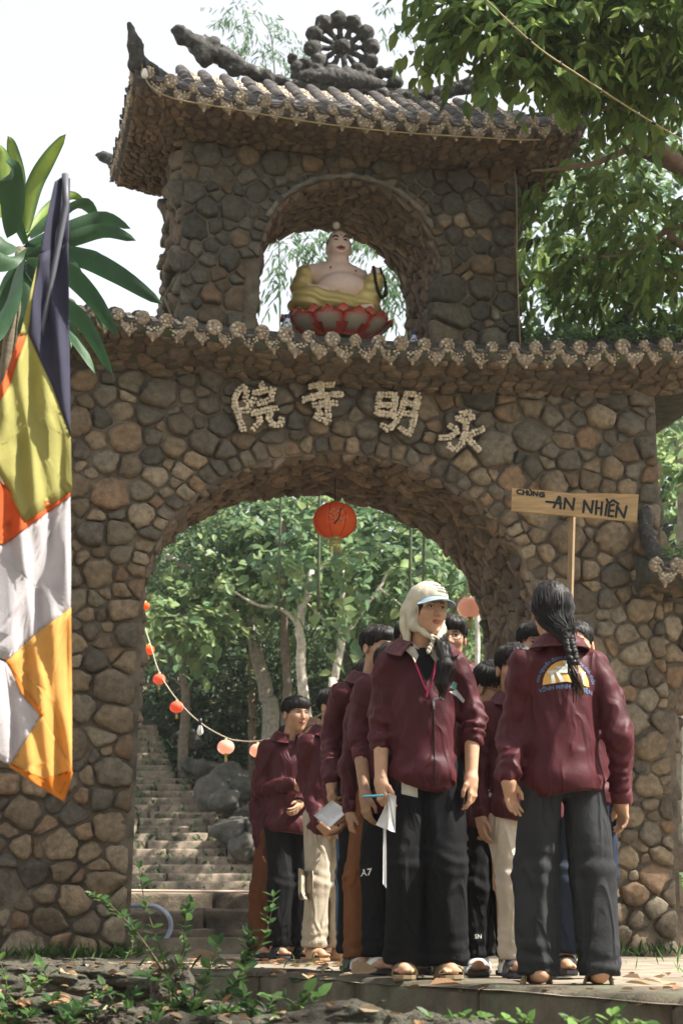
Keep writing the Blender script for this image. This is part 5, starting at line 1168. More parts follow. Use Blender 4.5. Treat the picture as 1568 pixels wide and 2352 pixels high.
def onto(o, pts, dirv, off=.002, back=1.):
    """drop points (local to the thing) on a part's surface along dirv"""
    me = o.data; bv = BVHTree.FromPolygons([v.co for v in me.vertices], [p.vertices for p in me.polygons]); out = []
    dv = Vector(dirv).normalized(); last = None
    for p in pts:
        h = bv.ray_cast(Vector(p) - dv * back, dv)
        q = np.array(h[0] - dv * off) if h[0] is not None else np.array(p); out.append(q)
    return np.array(out)
# ------------------------------------------------------------------ who stands where
TAN, BLK, GRY, BGE = (.20, .15, .085), (.02, .02, .022), (.055, .055, .058), (.42, .34, .24)
P_ = {}
P_['cap'] = person('woman in a beige cap and knotted kerchief holding a booklet and blue pen', 7.5, 975, 1.66, .10, (.42, -.02, .03), (.02, 0), {-1: dict(el=(876, 1640, .02), wr=(873, 1800, -.10), sleeve=.42, bunch=1, dir=(.10, -.30, -1), palm=(.75, .5, -.1), thumb=1, curl=(.5, .42, .55, .6)), 1: dict(el=(1086, 1638, .03), wr=(1079, 1790, -.06), sleeve=.36, bunch=1, dir=(.05, -.2, -1), palm=(-.8, .45, 0), curl=(.25, .4, .5, .55))},
    'black', 'wide', None, [(TAN, TAN)] * 2, skin=1.08, hem=.80, feet=[(-.085, -.02, -.12), (.085, -.05, .15)], collar='open', fine=1.15, wide=1.0, sag=.12)
P_['back'] = person('woman with a long black braid seen from behind, arch emblem on her jacket', 6.9, 1298, 1.565, math.pi + .24, (-.24, 0, .02), (-.01, 0), {1: dict(el=(1172, 1690, -.03), wr=(1160, 1800, -.12), sleeve=.86, bunch=.8, dir=(.15, .25, -1), palm=(.6, -.7, 0), curl=.22, spread=.4), -1: dict(el=(1420, 1690, .0), wr=(1430, 1835, .05), sleeve=.97, bunch=.5, dir=(.1, .1, -1))},
    'grey', 'wide', 'pulled', [((.30, .20, .10), (.30, .20, .10))] * 2, hem=.80, feet=[(-.118, .05, math.pi - .05), (.118, -.02, math.pi + .1)], face=False, fine=1.0, wide=1.1, gz0=-.02, sag=.06)
P_['lead'] = person('boy with dark fringed hair holding a square white card behind the cap woman', 8.8, 852, 1.70, .30, (.35, .03, .02), (.035, 0), {-1: dict(el=(762, 1690, .03), wr=(762, 1800, -.14), sleeve=.92, bunch=.6, dir=(-.05, -.35, -1), palm=(.8, .3, -.2), thumb=-1, curl=(.35, .5, .6, .7)), 1: dict(el=(900, 1700, .1), wr=(800, 1880, -.22), sleeve=.9, dir=(-.5, -.2, -.8))}, 'black', 'straight', 'fringe', [(BLK, GRY)] * 2, skin=.92)
P_['arm'] = person('rolled-sleeve student in black printed trousers pressed behind the cap woman', 8.15, 912, 1.625, .15, (-.1, 0, 0), (.075, 0), {-1: dict(el=(824, 1690, .0), wr=(838, 1832, -.10), sleeve=.32, bunch=1, dir=(.05, -.15, -1), palm=(.7, .5, 0), curl=(.3, .35, .4, .45), tone=.85)}, 'black', 'straight', 'fringe', [(BLK, (.6, .56, .5))] * 2, skin=.9, hem=.74)
P_['a7'] = person('student in rust-coloured trousers hidden behind the rolled-sleeve student', 8.55, 890, 1.56, .1, (0, 0, 0), (.02, 0), None, 'rust', 'wide', 'fringe', [(BLK, (.55, .5, .45))] * 2, skin=.9, face=False, feet=[(-.14, 0, .1), (.06, 0, .1)])
P_['behind'] = person('student whose dark head shows behind the shoulder of the card-holding boy', 10.0, 842, 1.70, .2, (0, 0, 0), (0, 0), None, 'blue', 'straight', 'fringe', [((.3, .2, .12), (.34, .24, .15))] * 2, skin=.85)
P_['boy'] = person('slim boy with a fringe at the end of the queue, forearm across his waist', 11.2, 662, 1.635, .30, (.25, .05, 0), (.035, 0), {-1: dict(el=(598, 1812, .02), wr=(672, 1806, -.20), sleeve=.95, bunch=.4, dir=(1, -.1, .05), palm=(0, .9, -.3)), 1: dict(el=(720, 1800, .05), wr=(690, 1850, -.15), sleeve=.92)}, 'black', 'straight', 'fringe', [(BLK, BLK)] * 2, skin=1.0, feet=[(-.07, 0, .4), (.10, .05, .5)])
P_['glass'] = person('boy in glasses and khaki cargo trousers beside the slim boy', 10.7, 752, 1.62, .5, (.35, .03, 0), (.02, 0), {-1: dict(el=(700, 1790, .02), wr=(735, 1895, -.15), sleeve=.92, dir=(.6, -.2, -.7))}, 'khaki', 'straight', 'short', [((.32, .19, .10), (.36, .22, .13))] * 2, glasses=True, skin=.9, hem=.76)
P_['tuck'] = person('student in rust-brown trousers standing behind the slim boy', 11.75, 640, 1.50, .2, (0, 0, 0), (.06, 0), {-1: dict(el=(588, 1850, .05), wr=(600, 1950, -.05), sleeve=.9)}, 'brown', 'wide', 'fringe', None, face=False, hem=.70, feet=[(-.13, 0, .2), (.05, 0, .3)])
P_['girl'] = person('girl with light brown hair behind the boy in glasses', 11.6, 722, 1.53, .2, (.1, .12, 0), (-.02, 0), None, 'navy', 'straight', 'pulled', None, hmat='hairb', skin=1.0)
P_['spec'] = person('boy in round glasses looking over the shoulder of the cap woman', 8.35, 1052, 1.675, -.15, (.10, .02, .05), (-.02, 0), {1: dict(el=(1118, 1690, .05), wr=(1082, 1862, -.15), sleeve=.86, bunch=.6, dir=(-.1, -.2, -1), curl=.4, tone=.95)}, 'black', 'straight', 'fringe', [(BLK, (.5, .5, .52))] * 2, glasses=True, skin=.95)
P_['child'] = person('short boy in glasses bowing his head beside the woman with the braid', 8.0, 1128, 1.36, .25, (.5, .35, -.1), (.02, -.05), {1: dict(el=(1160, 1760, -.02), wr=(1118, 1885, -.15), sleeve=.9, dir=(-.15, -.1, -1), curl=.5)}, 'black', 'straight', 'short', [(GRY, (.6, .58, .55))] * 2, glasses=True, skin=.98, feet=[(-.10, 0, .1), (.09, -.02, .2)])
P_['cream'] = person('student in cream cropped trousers hidden behind the woman with the braid', 7.75, 1192, 1.42, .1, (.1, .1, 0), (0, 0), None, 'cream', 'straight', 'short', [(BLK, GRY)] * 2, skin=.9, face=False, feet=[(-.03, 0, .1), (.12, .03, .1)])
P_['peek'] = person('boy half hidden by the braided head on the arch side', 8.5, 1240, 1.66, .1, (.05, .06, 0), (.0, 0), None, 'blue', 'slim', 'fringe', [(BLK, BLK)] * 2, skin=.95)
P_['peer'] = person('girl with centre-parted hair peering past the braided head on the sign side', 8.2, 1342, 1.60, -.1, (-.12, .03, -.05), (.0, 0), {-1: dict(el=(1290, 1720, .0), wr=(1302, 1640, -.19), sleeve=.9, dir=(.6, -.3, .5), palm=(.3, 1, 0), curl=.8)}, 'navy', 'slim', 'part', [(BLK, BLK)] * 2, skin=1.02)
# ================================================================== cap, kerchief, braid, emblem and what people hold
M['kerch'] = mat('beige_cotton', (.46, .42, .32), rough=.85, var=.14, ns=14, bump=.5, bs=40, bdist=.006)
M['brim'] = mat('blue_grey_brim', (.20, .27, .33), rough=.7, var=.1, bump=.15, bs=120)
M['paper'] = mat('paper', (.74, .74, .72), rough=.7, var=.05, ns=5, bump=.1, bs=20)
c = P_['cap']; t = c['root']; frH, toH, hc = c['frH'], c['toH'], c['hc']
def f_k(P):
    Q = toH(P); d = s_ell(Q, (0, .016, .040), (.091, .110, .097)); d = smin(d, s_ell(Q, (0, -.03, .060), (.080, .078, .073)), .03)
    X = Q.copy(); X[..., 0] = np.abs(X[..., 0])
    d = smin(d, s_cap(X, (.082, .02, .0), (.074, -.005, -.075), .024, .022), .03); d = smin(d, s_cap(X, (.074, -.005, -.078), (.020, -.066, -.132), .020, .014), .02)
    d = smin(d, s_cap(X, (.05, .08, .0), (.052, .07, -.10), .042, .024), .04); d = smin(d, s_cap(Q, (-.06, .07, -.06), (-.075, .05, -.135), .035, .018), .03)
    fo = np.clip((-Q[..., 2] + .05) / .08, .25, 1); d = d - .0030 * fo * np.sin(Q[..., 1] * 150 + X[..., 0] * 60 + Q[..., 2] * 26 + 5 * vnoise(Q, 12)) - .008 * (vnoise(Q, 17, 3) - .5)
    face = s_ell(Q, (0, -.105, -.035), (.066, .085, .088)); face = smin(face, s_cap(Q, (0, -.12, -.02), (0, -.12, -.1), .06, .035), .02)
    d = smax(d, -face, .006); inner = s_ell(Q, (0, .014, .03), (.080, .098, .088)); neck = s_cap(Q, (0, .02, -.08), (0, .02, -.3), .066, .075)
    return smax(smax(d, -inner, .004), -neck, .006)
kc = sdf_obj('kerchief_cap', t, f_k, hc + [-.17, -.2, -.2], hc + [.17, .2, .18], .0046, M['kerch'])
mb = MB(); rows = []
for a in np.linspace(-1.12, 1.12, 17):
    r0 = []; 
    for q in np.linspace(0, 1, 6):
        e = (1 - (a / 1.12) ** 2) ** .5; rad = .088 + .072 * q * (.25 + .75 * e)
        r0.append(frH((math.sin(a) * (.090 + .012 * q), -.008 - math.cos(a) * .092 - .072 * q * (.2 + .8 * e), .056 - .018 * q * e - .030 * (a / 1.12) ** 2 - .012 * q)))
    rows.append(r0)
strip(mb, rows, .004); mb.obj('cap_brim', M['brim'], t)
# knot and tails under the chin
def f_kn(P):
    Q = toH(P); d = smin(s_ell(Q, (-.006, -.076, -.138), (.020, .016, .014)), s_ell(Q, (.020, -.072, -.140), (.016, .013, .013)), .004)
    d = smin(d, s_cap(Q, (-.012, -.074, -.145), (-.034, -.072, -.195), .010, .013, (1, 1.8, 1)), .006); d = smin(d, s_cap(Q, (-.034, -.072, -.195), (-.045, -.070, -.215), .013, .003, (1, 1.8, 1)), .004)
    return d - .003 * np.sin(Q[..., 2] * 260 + Q[..., 0] * 200)
sdf_obj('knot', t, f_kn, hc + [-.13, -.15, -.26], hc + [.13, .1, -.09], .0035, M['kerch'])
# printing on the cap
def text_on(parent, target, s, size, place, dirv, m, name, off=.002, bold=.0, center=True):
    """flat lettering dropped on a part; place maps (u, v) to a point in the thing's frame"""
    cu = bpy.data.curves.new('lettering', 'FONT'); cu.body = s; cu.size = size; cu.align_x = 'CENTER' if center else 'LEFT'; cu.offset = bold; cu.resolution_u = 2
    ob = bpy.data.objects.new('lettering', cu); COL.objects.link(ob); dg = bpy.context.evaluated_depsgraph_get(); me = bpy.data.meshes.new_from_object(ob.evaluated_get(dg))
    bpy.data.objects.remove(ob); V = np.array([v.co[:] for v in me.vertices]); F = [list(p.vertices) for p in me.polygons]; bpy.data.meshes.remove(me)
    if not len(V): return None
    W = np.array([place(x, y) for x, y, _ in V]); W = onto(target, W, dirv, off) if target is not None else W
    return MB().add(W, F).obj(name, m, parent, smooth=False)
M['ink'] = mat('dark_ink', (.03, .03, .03), rough=.7, var=0, bump=0)
dv = frH((0, 1, 0)) - frH((0, 0, 0))
for i, (s, x) in enumerate((('THE NEW FORM', .012), ('CALIFORNIA', .008), ('DESIGN CO.', .006))): text_on(t, kc, s, .0145, lambda u, v, i=i, x=x: frH((x + .022 + u, -.2, .104 - .0155 * i + v)), dv, M['ink'], 'cap_lettering', .0015, .0004)
# side hair and the loose tail over her shoulder
def f_t(P):
    a = [frH((.055, -.01, -.09)), frH((.066, -.03, -.15)), c['loc'](1012, 1500, -.13), c['loc'](1018, 1540, -.16), c['loc'](1008, 1578, -.15), c['loc'](1010, 1600, -.14)]
    d = s_chain(P, a, [.015, .021, .026, .030, .026, .006], .015); return d - .008 * (vnoise(P, np.array([150., 150, 10])) - .5) - .006 * (vnoise(P, 22) - .5)
rr = np.random.RandomState(12); mb = MB()
for _ in range(60):
    j = rr.normal(size=3) * .016; j2 = rr.normal(size=3) * .020
    tube(mb, spl([frH((.06, -.02, -.11)) + j * .4, c['loc'](1012, 1500, -.13) + j, c['loc'](1018, 1540, -.16) + j2, c['loc'](1009, 1578, -.15) + j2 * .9, c['loc'](1010 + rr.uniform(-8, 8), 1606 + rr.uniform(-14, 14), -.15)], 10), np.linspace(.0024, .0008, 10), 4)
mb.obj('hair_strands', M['hair'], t)
q = c['loc'](1012, 1540, -.14); sdf_obj('hair_tail', t, f_t, q + [-.14, -.14, -.2], q + [.14, .2, .32], .006, M['hair'])
def f_s(P):
    Q = toH(P); Q[..., 0] = np.abs(Q[..., 0]); return s_chain(Q, [(.058, -.052, .06), (.064, -.050, .02), (.062, -.038, -.03)], [.012, .014, .006], .01)
sdf_obj('side_hair', t, f_s, hc + [-.12, -.12, -.1], hc + [.12, .1, .1], .005, M['hair'])['kind'] = 'stuff'
# shirt collar, inner shirt and cord in the open neck
B = c['B']; M['shirt'] = mat('cream_shirt', (.40, .36, .28), rough=.85, var=.08, bump=.2, bs=60)
def f_in(P):
    Q = rotz(P, -c['yaw']).astype(np.float32) / c['k']; return smax(s_cap(Q, (0, -.045, 1.15), (0, -.02, 1.40), .072, .062), -s_cap(Q, (0, -.02, 1.40), (0, -.05, 1.6), .05, .07), .006)
sdf_obj('inner_shirt', t, f_in, B((-.15, -.2, 1.05)) - .02, B((.15, .15, 1.5)) + .02, .009, M['grey_shirt'] if 'grey_shirt' in M else CL['black'])
for s in (-1, 1):
    mb = MB(); rows = []
    for u in np.linspace(0, 1, 8):
        a = .25 + 1.5 * u; top = np.array([s * .060 * math.sin(a), .012 - .066 * math.cos(a), 1.405 + .075 * u ** .7]); bot = np.array([s * (.030 + .070 * math.sin(a) * .9), .0 - .088 * math.cos(a) - .02 * (1 - u), 1.345 + .095 * u ** .6])
        rows.append([B(top), B(top * .5 + bot * .5 + [0, -.006, 0]), B(bot)])
    strip(mb, rows, .004); mb.obj('shirt_collar', M['shirt'], t)
M['pink'] = mat('pink_cord', (.50, .03, .11), rough=.6, var=0, bump=0)
mb = MB(); tube(mb, spl([B((-.055, -.06, 1.40)), B((-.03, -.115, 1.30)), B((.004, -.15, 1.215)), B((.035, -.115, 1.30)), B((.055, -.06, 1.40))], 20), .0032, 6); tube(mb, [B((.004, -.15, 1.215)), B((-.006, -.155, 1.19))], .006, 6); mb.obj('cord', M['pink'], t)
# zip, pull and chest badge
M['zip'] = mat('zip_metal', (.42, .42, .42), rough=.35, var=.1, bump=0, metal=.8)
zp = onto(c['jacket'], [B((.012 + .004 * u, -.3, 1.17 - .36 * u)) for u in np.linspace(0, 1, 24)], (0, 1, 0), .002); mb = MB(); tube(mb, zp, .0022, 5); mb.obj('zip', M['dark'], t)
mb = MB(); tube(mb, [zp[0] + [0, -.006, .01], zp[0] + [.002, -.008, -.03]], [.006, .004], 6); tube(mb, [zp[0] + [.0, -.008, .012], zp[0] + [.03, -.012, .02], zp[0] + [.045, -.008, .012]], .005, 6); mb.obj('zip_pull', M['zip'], t)
def patch(parent, jk, poly, m, name, dirv=(0, 1, 0), off=.003, fr=None):
    poly = np.array(poly, float); g = []; n = 4; c0 = poly.mean(0); V = [c0]; F = []; k_ = len(poly); ring = []
    dense = np.concatenate([[poly[i] + (poly[(i + 1) % k_] - poly[i]) * u for u in np.linspace(0, 1, 6, endpoint=False)] for i in range(k_)]); mm = len(dense)
    for r_ in (.25, .5, .75, 1.): V += list(c0 + (dense - c0) * r_)
    F = [[0, 1 + j, 1 + (j + 1) % mm] for j in range(mm)] + [[1 + a * mm + j, 1 + (a + 1) * mm + j, 1 + (a + 1) * mm + (j + 1) % mm, 1 + a * mm + (j + 1) % mm] for a in range(3) for j in range(mm)]
    W = onto(jk, [(fr or (lambda u, v: B((u, -.35, v))))(u, v) for u, v in V], dirv, off); return MB().add(W, F).obj(name, m, parent)
M['badge1'] = mat('white_print', (.55, .58, .56), rough=.7, var=.1, bump=0); M['badge2'] = mat('green_print', (.14, .33, .30), rough=.7, var=.1, bump=0)
patch(t, c['jacket'], [(.085, 1.245), (.10, 1.275), (.118, 1.265), (.112, 1.235)], M['badge2'], 'badge'); patch(t, c['jacket'], [(.08, 1.225), (.115, 1.24), (.150, 1.19), (.143, 1.178), (.11, 1.215)], M['badge1'], 'badge')
# shirt tail below the hem
zt = onto(c['trousers'], [B((-.135 + .07 * u, -.35, .845 - .045 * v - .015 * u)) for u in (0, .5, 1) for v in (0, .5, 1, 1.5)], (0, 1, 0), .006); mb = MB(); strip(mb, zt.reshape(3, 4, 3), .003); mb.obj('shirt_tail', M['shirt'], t)
# ------------------------------------------------------------------ booklet, pen, strap, cards
def flat(name, pts, m, label, cat, thick=.002, wavy=.0, cols=5):
    """a sheet from four corners (world), gently bent, with thickness"""
    a, b, c_, d_ = [np.array(p, float) for p in pts]; rows = []
    n = unit(np.cross(b - a, d_ - a))
    for u in np.linspace(0, 1, cols):
        rows.append([(a * (1 - u) + b * u) * (1 - v) + (d_ * (1 - u) + c_ * u) * v + n * wavy * math.sin(math.pi * u) * math.sin(1.7 * v + .4) for v in np.linspace(0, 1, cols)])
    mb = MB(); strip(mb, rows, thick); o = mb.obj(name, m); return tag(o, label, cat)
w = A
flat('booklet', [w(893, 1822, 7.34), w(909, 1828, 7.36), w(907, 1912, 7.36), w(890, 1905, 7.34)], M['paper'], 'folded white booklet held by the woman in the cap', 'booklet', .006, .008)
bk = bpy.data.objects['booklet']; mb = MB(); 
rows = [[w(x0 + (x1 - x0) * v, y0 + (y1 - y0) * v, 7.345 + .01 * u) for v in np.linspace(0, 1, 5)] for u, (x0, y0, x1, y1) in enumerate(((886, 1850, 863, 1895), (889, 1850, 880, 1903), (893, 1826, 898, 1908)))]; strip(mb, rows, .003); mb.obj('page', M['paper'], bk)
M['pages'] = mat('page_edges', (.30, .30, .31), rough=.8, var=.5, ns=160, bump=0, stretch=(1, 1, .05)); mb = MB(); strip(mb, [[w(x0 + (x1 - x0) * v, y0 + (y1 - y0) * v, 7.325) for v in np.linspace(0, 1, 5)] for x0, y0, x1, y1 in ((889, 1826, 903, 1910), (893, 1824, 908, 1912))], .003); mb.obj('page', M['pages'], bk)
flat('paper_strip', [w(880, 1900, 7.36), w(886, 1900, 7.36), w(887, 2040, 7.36), w(879, 2030, 7.36)], M['paper'], 'long narrow white paper strip hanging below the booklet', 'paper', .001, .004)
M['penb'] = mat('blue_pen', (.08, .36, .48), rough=.35, var=0, bump=0)
mb = MB(); tube(mb, [w(829, 1832, 7.36), w(836, 1829, 7.355), w(880, 1827, 7.33)], [.0015, .0048, .0048], 8); tag(mb.obj('pen', M['penb']), 'blue pen held with the booklet by the woman in the cap', 'pen')
cd2 = flat('card', [w(762, 1838, 8.55), w(800, 1862, 8.52), w(757, 1901, 8.5), w(720, 1873, 8.53)], M['paper'], 'square handwritten white card held by the boy with a fringe', 'card', .003, .004)
rr = np.random.RandomState(4); mb = MB()
for i in range(9):
    f0 = .18 + .07 * i; a_, b_ = np.array([762, 1838]), np.array([720, 1873]); s0 = a_ + (b_ - a_) * f0; e = np.array([38, 24]); p0, p1 = s0 + e * .14, s0 + e * rr.uniform(.6, .86)
    for q in np.linspace(0, 1, 10)[:-1]:
        u0 = p0 + (p1 - p0) * q; u1 = p0 + (p1 - p0) * (q + .07); dd = 8.545 - .045 * f0 - .03 * q * .7 - .006
        tube(mb, [w(*u0, dd), w(*u1, dd)], .0009, 4)
mb.obj('handwriting', mat('blue_ink', (.22, .24, .42), rough=.8, var=0, bump=0), cd2)
cd3 = flat('card', [w(760, 1925, 8.62), w(772, 1920, 8.62), w(768, 1945, 8.6), w(764, 1948, 8.6)], mat('tan_card', (.42, .30, .18), rough=.8, bump=0), 'small tan card in the lower hand of the boy with a fringe', 'card', .003)
mb = MB(); tube(mb, [w(1124, 1938, 7.8), w(1133, 1895, 7.8)], .005, 8); tag(mb.obj('pen', mat('deep_blue_pen', (.02, .14, .42), rough=.35, var=0, bump=0)), 'deep blue pen in the hand of the short bowing boy', 'pen')
mb = MB()
# trouser cords and prints of people behind
for x in (1066, 1075):
    mb = MB(); tube(mb, [w(x, 1950, 8.12), w(x + 2, 2000, 8.12), w(x + 3, 2045, 8.12)], .004, 6); tag(mb.obj('cord', mat('tan_cord', (.42, .31, .22), rough=.8, bump=0)), 'tan cord hanging from the hand beside the cap woman', 'cord', 'pair of tan cords')
# ------------------------------------------------------------------ braid and emblem of the woman seen from behind
b = P_['back']; t = b['root']; frH, toH, hc, loc = b['frH'], b['toH'], b['hc'], b['loc']
def f_long(P):     # hair drawn back and down into the braid
    Q = toH(P); d = smin(s_ell(Q, (0, .025, .035), (.086, .104, .098)), s_cap(P, frH((0, .07, -.03)), loc(1293, 1478, -.105), .060, .036), .05)
    d = smax(d, -s_ell(Q, (0, -.085, -.03), (.078, .075, .10)), .01); st = vnoise(np.stack([Q[..., 0] * 130, Q[..., 1] * 130, Q[..., 2] * 6], -1)) - .5; return d - .004 * st
sdf_obj('drawn_hair', t, f_long, hc + [-.16, -.25, -.25], hc + [.16, .16, .16], .0055, M['hair'])
mb = MB(); rr = np.random.RandomState(9); ends = loc(1294, 1476, -.11)
for _ in range(150):
    th = rr.uniform(-2.6, 2.6); ph = rr.uniform(.1, 1.5); p0 = np.array([.087 * math.sin(th) * math.sin(ph), .025 + .105 * math.cos(th) * math.sin(ph), .035 + .099 * math.cos(ph)]); p1 = np.array([.080 * math.sin(th * .8), .025 + .112 * math.cos(th * .55), -.02])
    q1 = ends + [rr.uniform(-.03, .03), rr.uniform(-.03, .0), rr.uniform(-.02, .03)]; tube(mb, spl([frH(p0 * 1.005), frH((p0 + p1) / 2 * [1.12, 1.08, 1]), frH(p1 * 1.0), q1], 9), [.0008, .0016, .0018, .0018, .0018, .0018, .0018, .0016, .001], 4)
mb.obj('hair_strands', M['hair'], t)
mb = MB(); path = spl([loc(1294, 1470, -.115), loc(1298, 1500, -.14), loc(1304, 1530, -.15), loc(1306, 1560, -.16), loc(1309, 1590, -.165)], 16); rr = np.random.RandomState(3)
for i, p in enumerate(path[:9]):
    for s in (-1, 1): blob(mb, p + [s * .010, -.004 * (i % 2), 0], (.0155, .015, .017), rr, jit=.08, rot=eul(0, s * .7, 0))
for i in range(28): e = path[8] + rr.normal(size=3) * [.008, .004, .0]; tube(mb, [e, path[11] + rr.normal(size=3) * [.010, .006, .004], path[15] + rr.normal(size=3) * [.012, .006, .02] + [.006 * (i % 4), 0, -.02]], [.006, .005, .0008], 4)
mb.obj('braid', M['hair'], t)
mb = MB()
for i in range(12): e = path[9] + rr.normal(size=3) * [.006, .003, .0] + [.012, -.004, 0]; tube(mb, [e, path[12] + rr.normal(size=3) * [.007, .004, .004] + [.014, -.005, 0], path[15] + rr.normal(size=3) * [.008, .004, .02] + [.024, -.004, -.035]], [.003, .004, .0008], 4)
mb.obj('braid_end', M['hairb'], t); mb = MB(); tube(mb, [path[8] + [-.0, 0, .008], path[8] + [0, 0, -.008]], .017, 8); mb.obj('hair_tie', M['dark'], t)
sx = 6.9 / FPX; jk = b['jacket']; CXY = (1293, 1582)
def bp(u, v): q = loc(CXY[0] + u, CXY[1] - v, 0); return (q[0], -.6, q[2])
M['gold'] = mat('gold_print', (.62, .36, .10), rough=.75, var=.08, bump=.1, bs=120); M['pblue'] = mat('blue_print', (.09, .15, .26), rough=.75, var=.1, bump=0); M['ppale'] = mat('pale_print', (.56, .60, .56), rough=.75, var=.08, bump=0)
patch(t, jk, [(55 * math.cos(a), 58 * math.sin(a)) for a in np.linspace(0, math.pi, 15)] + [(-30, 4), (0, 8), (30, 4)], M['gold'], 'emblem', (0, 1, 0), .0035, bp)
G = [[(-43, 32), (-20, 36), (-20, 29), (-43, 26)], [(-38, 28), (-30, 28), (-27, 4), (-34, 3)], [(-26, 30), (-18, 31), (-6, 8), (-15, 7)], [(-19, 36), (20, 38), (20, 28), (-19, 28)], [(-27, 43), (22, 45), (16, 38), (-20, 37)], [(-9, 56), (20, 56), (15, 50), (-6, 50)], [(-4, 51), (3, 51), (2, 42), (-3, 42)], [(9, 51), (15, 51), (15, 42), (9, 42)], [(8, 30), (18, 30), (24, 7), (16, 7)], [(20, 36), (46, 34), (46, 28), (20, 28)], [(34, 30), (42, 30), (41, 4), (34, 4)]]
for i, g in enumerate(G): patch(t, jk, g, M['ppale'], 'emblem', (0, 1, 0), .0062 + .0003 * i, bp)
def arc(u, v, r=64, span=1.0, y0=-2):
    a = math.pi / 2 - u / 64; rr_ = r + v; return bp(rr_ * math.cos(a) * .99, y0 + rr_ * math.sin(a))
text_on(t, jk, 'con nguyện được sống trong tỉnh thức', 11.6, arc, (0, 1, 0), M['pblue'], 'emblem_lettering', .004, .25)
text_on(t, jk, 'VĨNH MINH TỰ VIỆN', 13.4, lambda u, v: bp(u, -13 + v + .0024 * (u * u) * -1 + 5), (0, 1, 0), M['pblue'], 'emblem_lettering', .004, .35)
# white print on the black trousers behind the cap woman, and small print near a hem
x = P_['arm']; text_on(x['root'], x['trousers'], 'A7', .042, lambda u, v: x['loc'](840, 2012, -.6) + [u, 0, v + .1 * u], (0, 1, 0), M['white'], 'trouser_print', .003, .001)
x2 = P_['child']; text_on(x2['root'], x2['trousers'], 'SN', .026, lambda u, v: x2['loc'](1094, 2155, -.6) + [u, 0, v], (0, 1, 0), M['white'], 'trouser_print', .003)
# cargo pocket on the khaki trousers
x3 = P_['glass']; g0 = x3['loc'](706, 2040, -.6); pk = onto(x3['trousers'], [g0 + [-.035 + .07 * u, 0, .10 - .17 * v] for u in np.linspace(0, 1, 5) for v in np.linspace(0, 1, 5)], (0, 1, 0), .012); mb = MB(); strip(mb, pk.reshape(5, 5, 3), .012); mb.obj('cargo_pocket', CL['khaki'], x3['root'])
# ================================================================== sign, flag, lanterns, statue, vases
def mapq(corners, W, Hh):
    a, b, c_, d_ = [np.array(q, float) for q in corners]
    def f(u, v, off=0.):
        x, y = u / W, v / Hh; p = (a * (1 - x) + b * x) * (1 - y) + (d_ * (1 - x) + c_ * x) * y; n = unit(np.cross(b - a, d_ - a)); n = n if n @ (CAM - a) > 0 else -n; return p + n * off
    return f
# ---- wooden sign on its post
M['wood'] = mat('planed_pine', (.40, .27, .13), rough=.6, var=.22, ns=10, bump=.25, bs=40, stretch=(1, 1, 9), col2=(.30, .19, .085), c2s=6, c2t=(.4, .7))
M['post'] = mat('post_wood', (.24, .165, .09), rough=.8, var=.3, ns=14, bump=.4, bs=50, stretch=(6, 6, 1))
M['paint'] = mat('black_paint', (.012, .016, .016), rough=.5, var=0, bump=0)
SD = 7.95; sg_o = empty('wooden_sign', A(1300, 1700, SD), 0, 'pine signboard reading CHÙNG AN NHIÊN on a square post behind the braided head', 'sign'); SO_ = np.array(sg_o.location)
cr = [A(1175, 1121, SD), A(1466, 1136, SD), A(1462, 1198, SD), A(1173, 1173, SD)]; fm = mapq(cr, 1390, 290)
mb = MB(); V = []
for off in (0, -.022):
    for u, v in ((0, 0), (330, 8), (700, 26), (1040, 4), (1390, 0), (1386, 150), (1390, 290), (900, 286), (0, 290)): V.append(fm(u, v, off))
n = 9; mb.add(V, [list(range(n))[::-1], list(range(n, 2 * n))] + [[i, (i + 1) % n, n + (i + 1) % n, n + i] for i in range(n)]); mb.v[0] -= SO_; mb.obj('board', M['wood'], sg_o, smooth=False)
p0, p1 = A(1313, 1180, SD + .03), A(1300, 1700, SD + .03); mb = MB(); tube(mb, np.array([p0, p1]) - SO_, .0165, 4); mb.obj('post', M['post'], sg_o, smooth=False)
LET = {20: [[(130, 22), (95, 27), (80, 47), (95, 77), (135, 80)], [(150, 27), (152, 87)], [(190, 27), (192, 87)], [(150, 54), (190, 54)], [(207, 42), (205, 77), (220, 89), (240, 82), (243, 37)], [(222, 12), (233, 26)], [(262, 92), (265, 37), (305, 92), (310, 42)], [(380, 47), (345, 47), (330, 72), (345, 100), (382, 97), (385, 74), (360, 72)]],
       27: [[(410, 160), (530, 164)], [(495, 227), (520, 160), (545, 87)], [(558, 92), (570, 232)], [(520, 167), (575, 172)], [(610, 232), (618, 100), (705, 237), (715, 97)], [(822, 257), (828, 115), (910, 257), (922, 112)], [(960, 267), (962, 112)], [(1018, 272), (1022, 122)], [(960, 192), (1022, 197)], [(1065, 272), (1075, 142)], [(1070, 82), (1082, 112)], [(1150, 142), (1105, 152), (1098, 277), (1148, 280)], [(1105, 212), (1150, 214)], [(1095, 127), (1140, 87), (1200, 127)], [(1180, 282), (1188, 152), (1270, 282), (1290, 150)]]}
mb = MB()
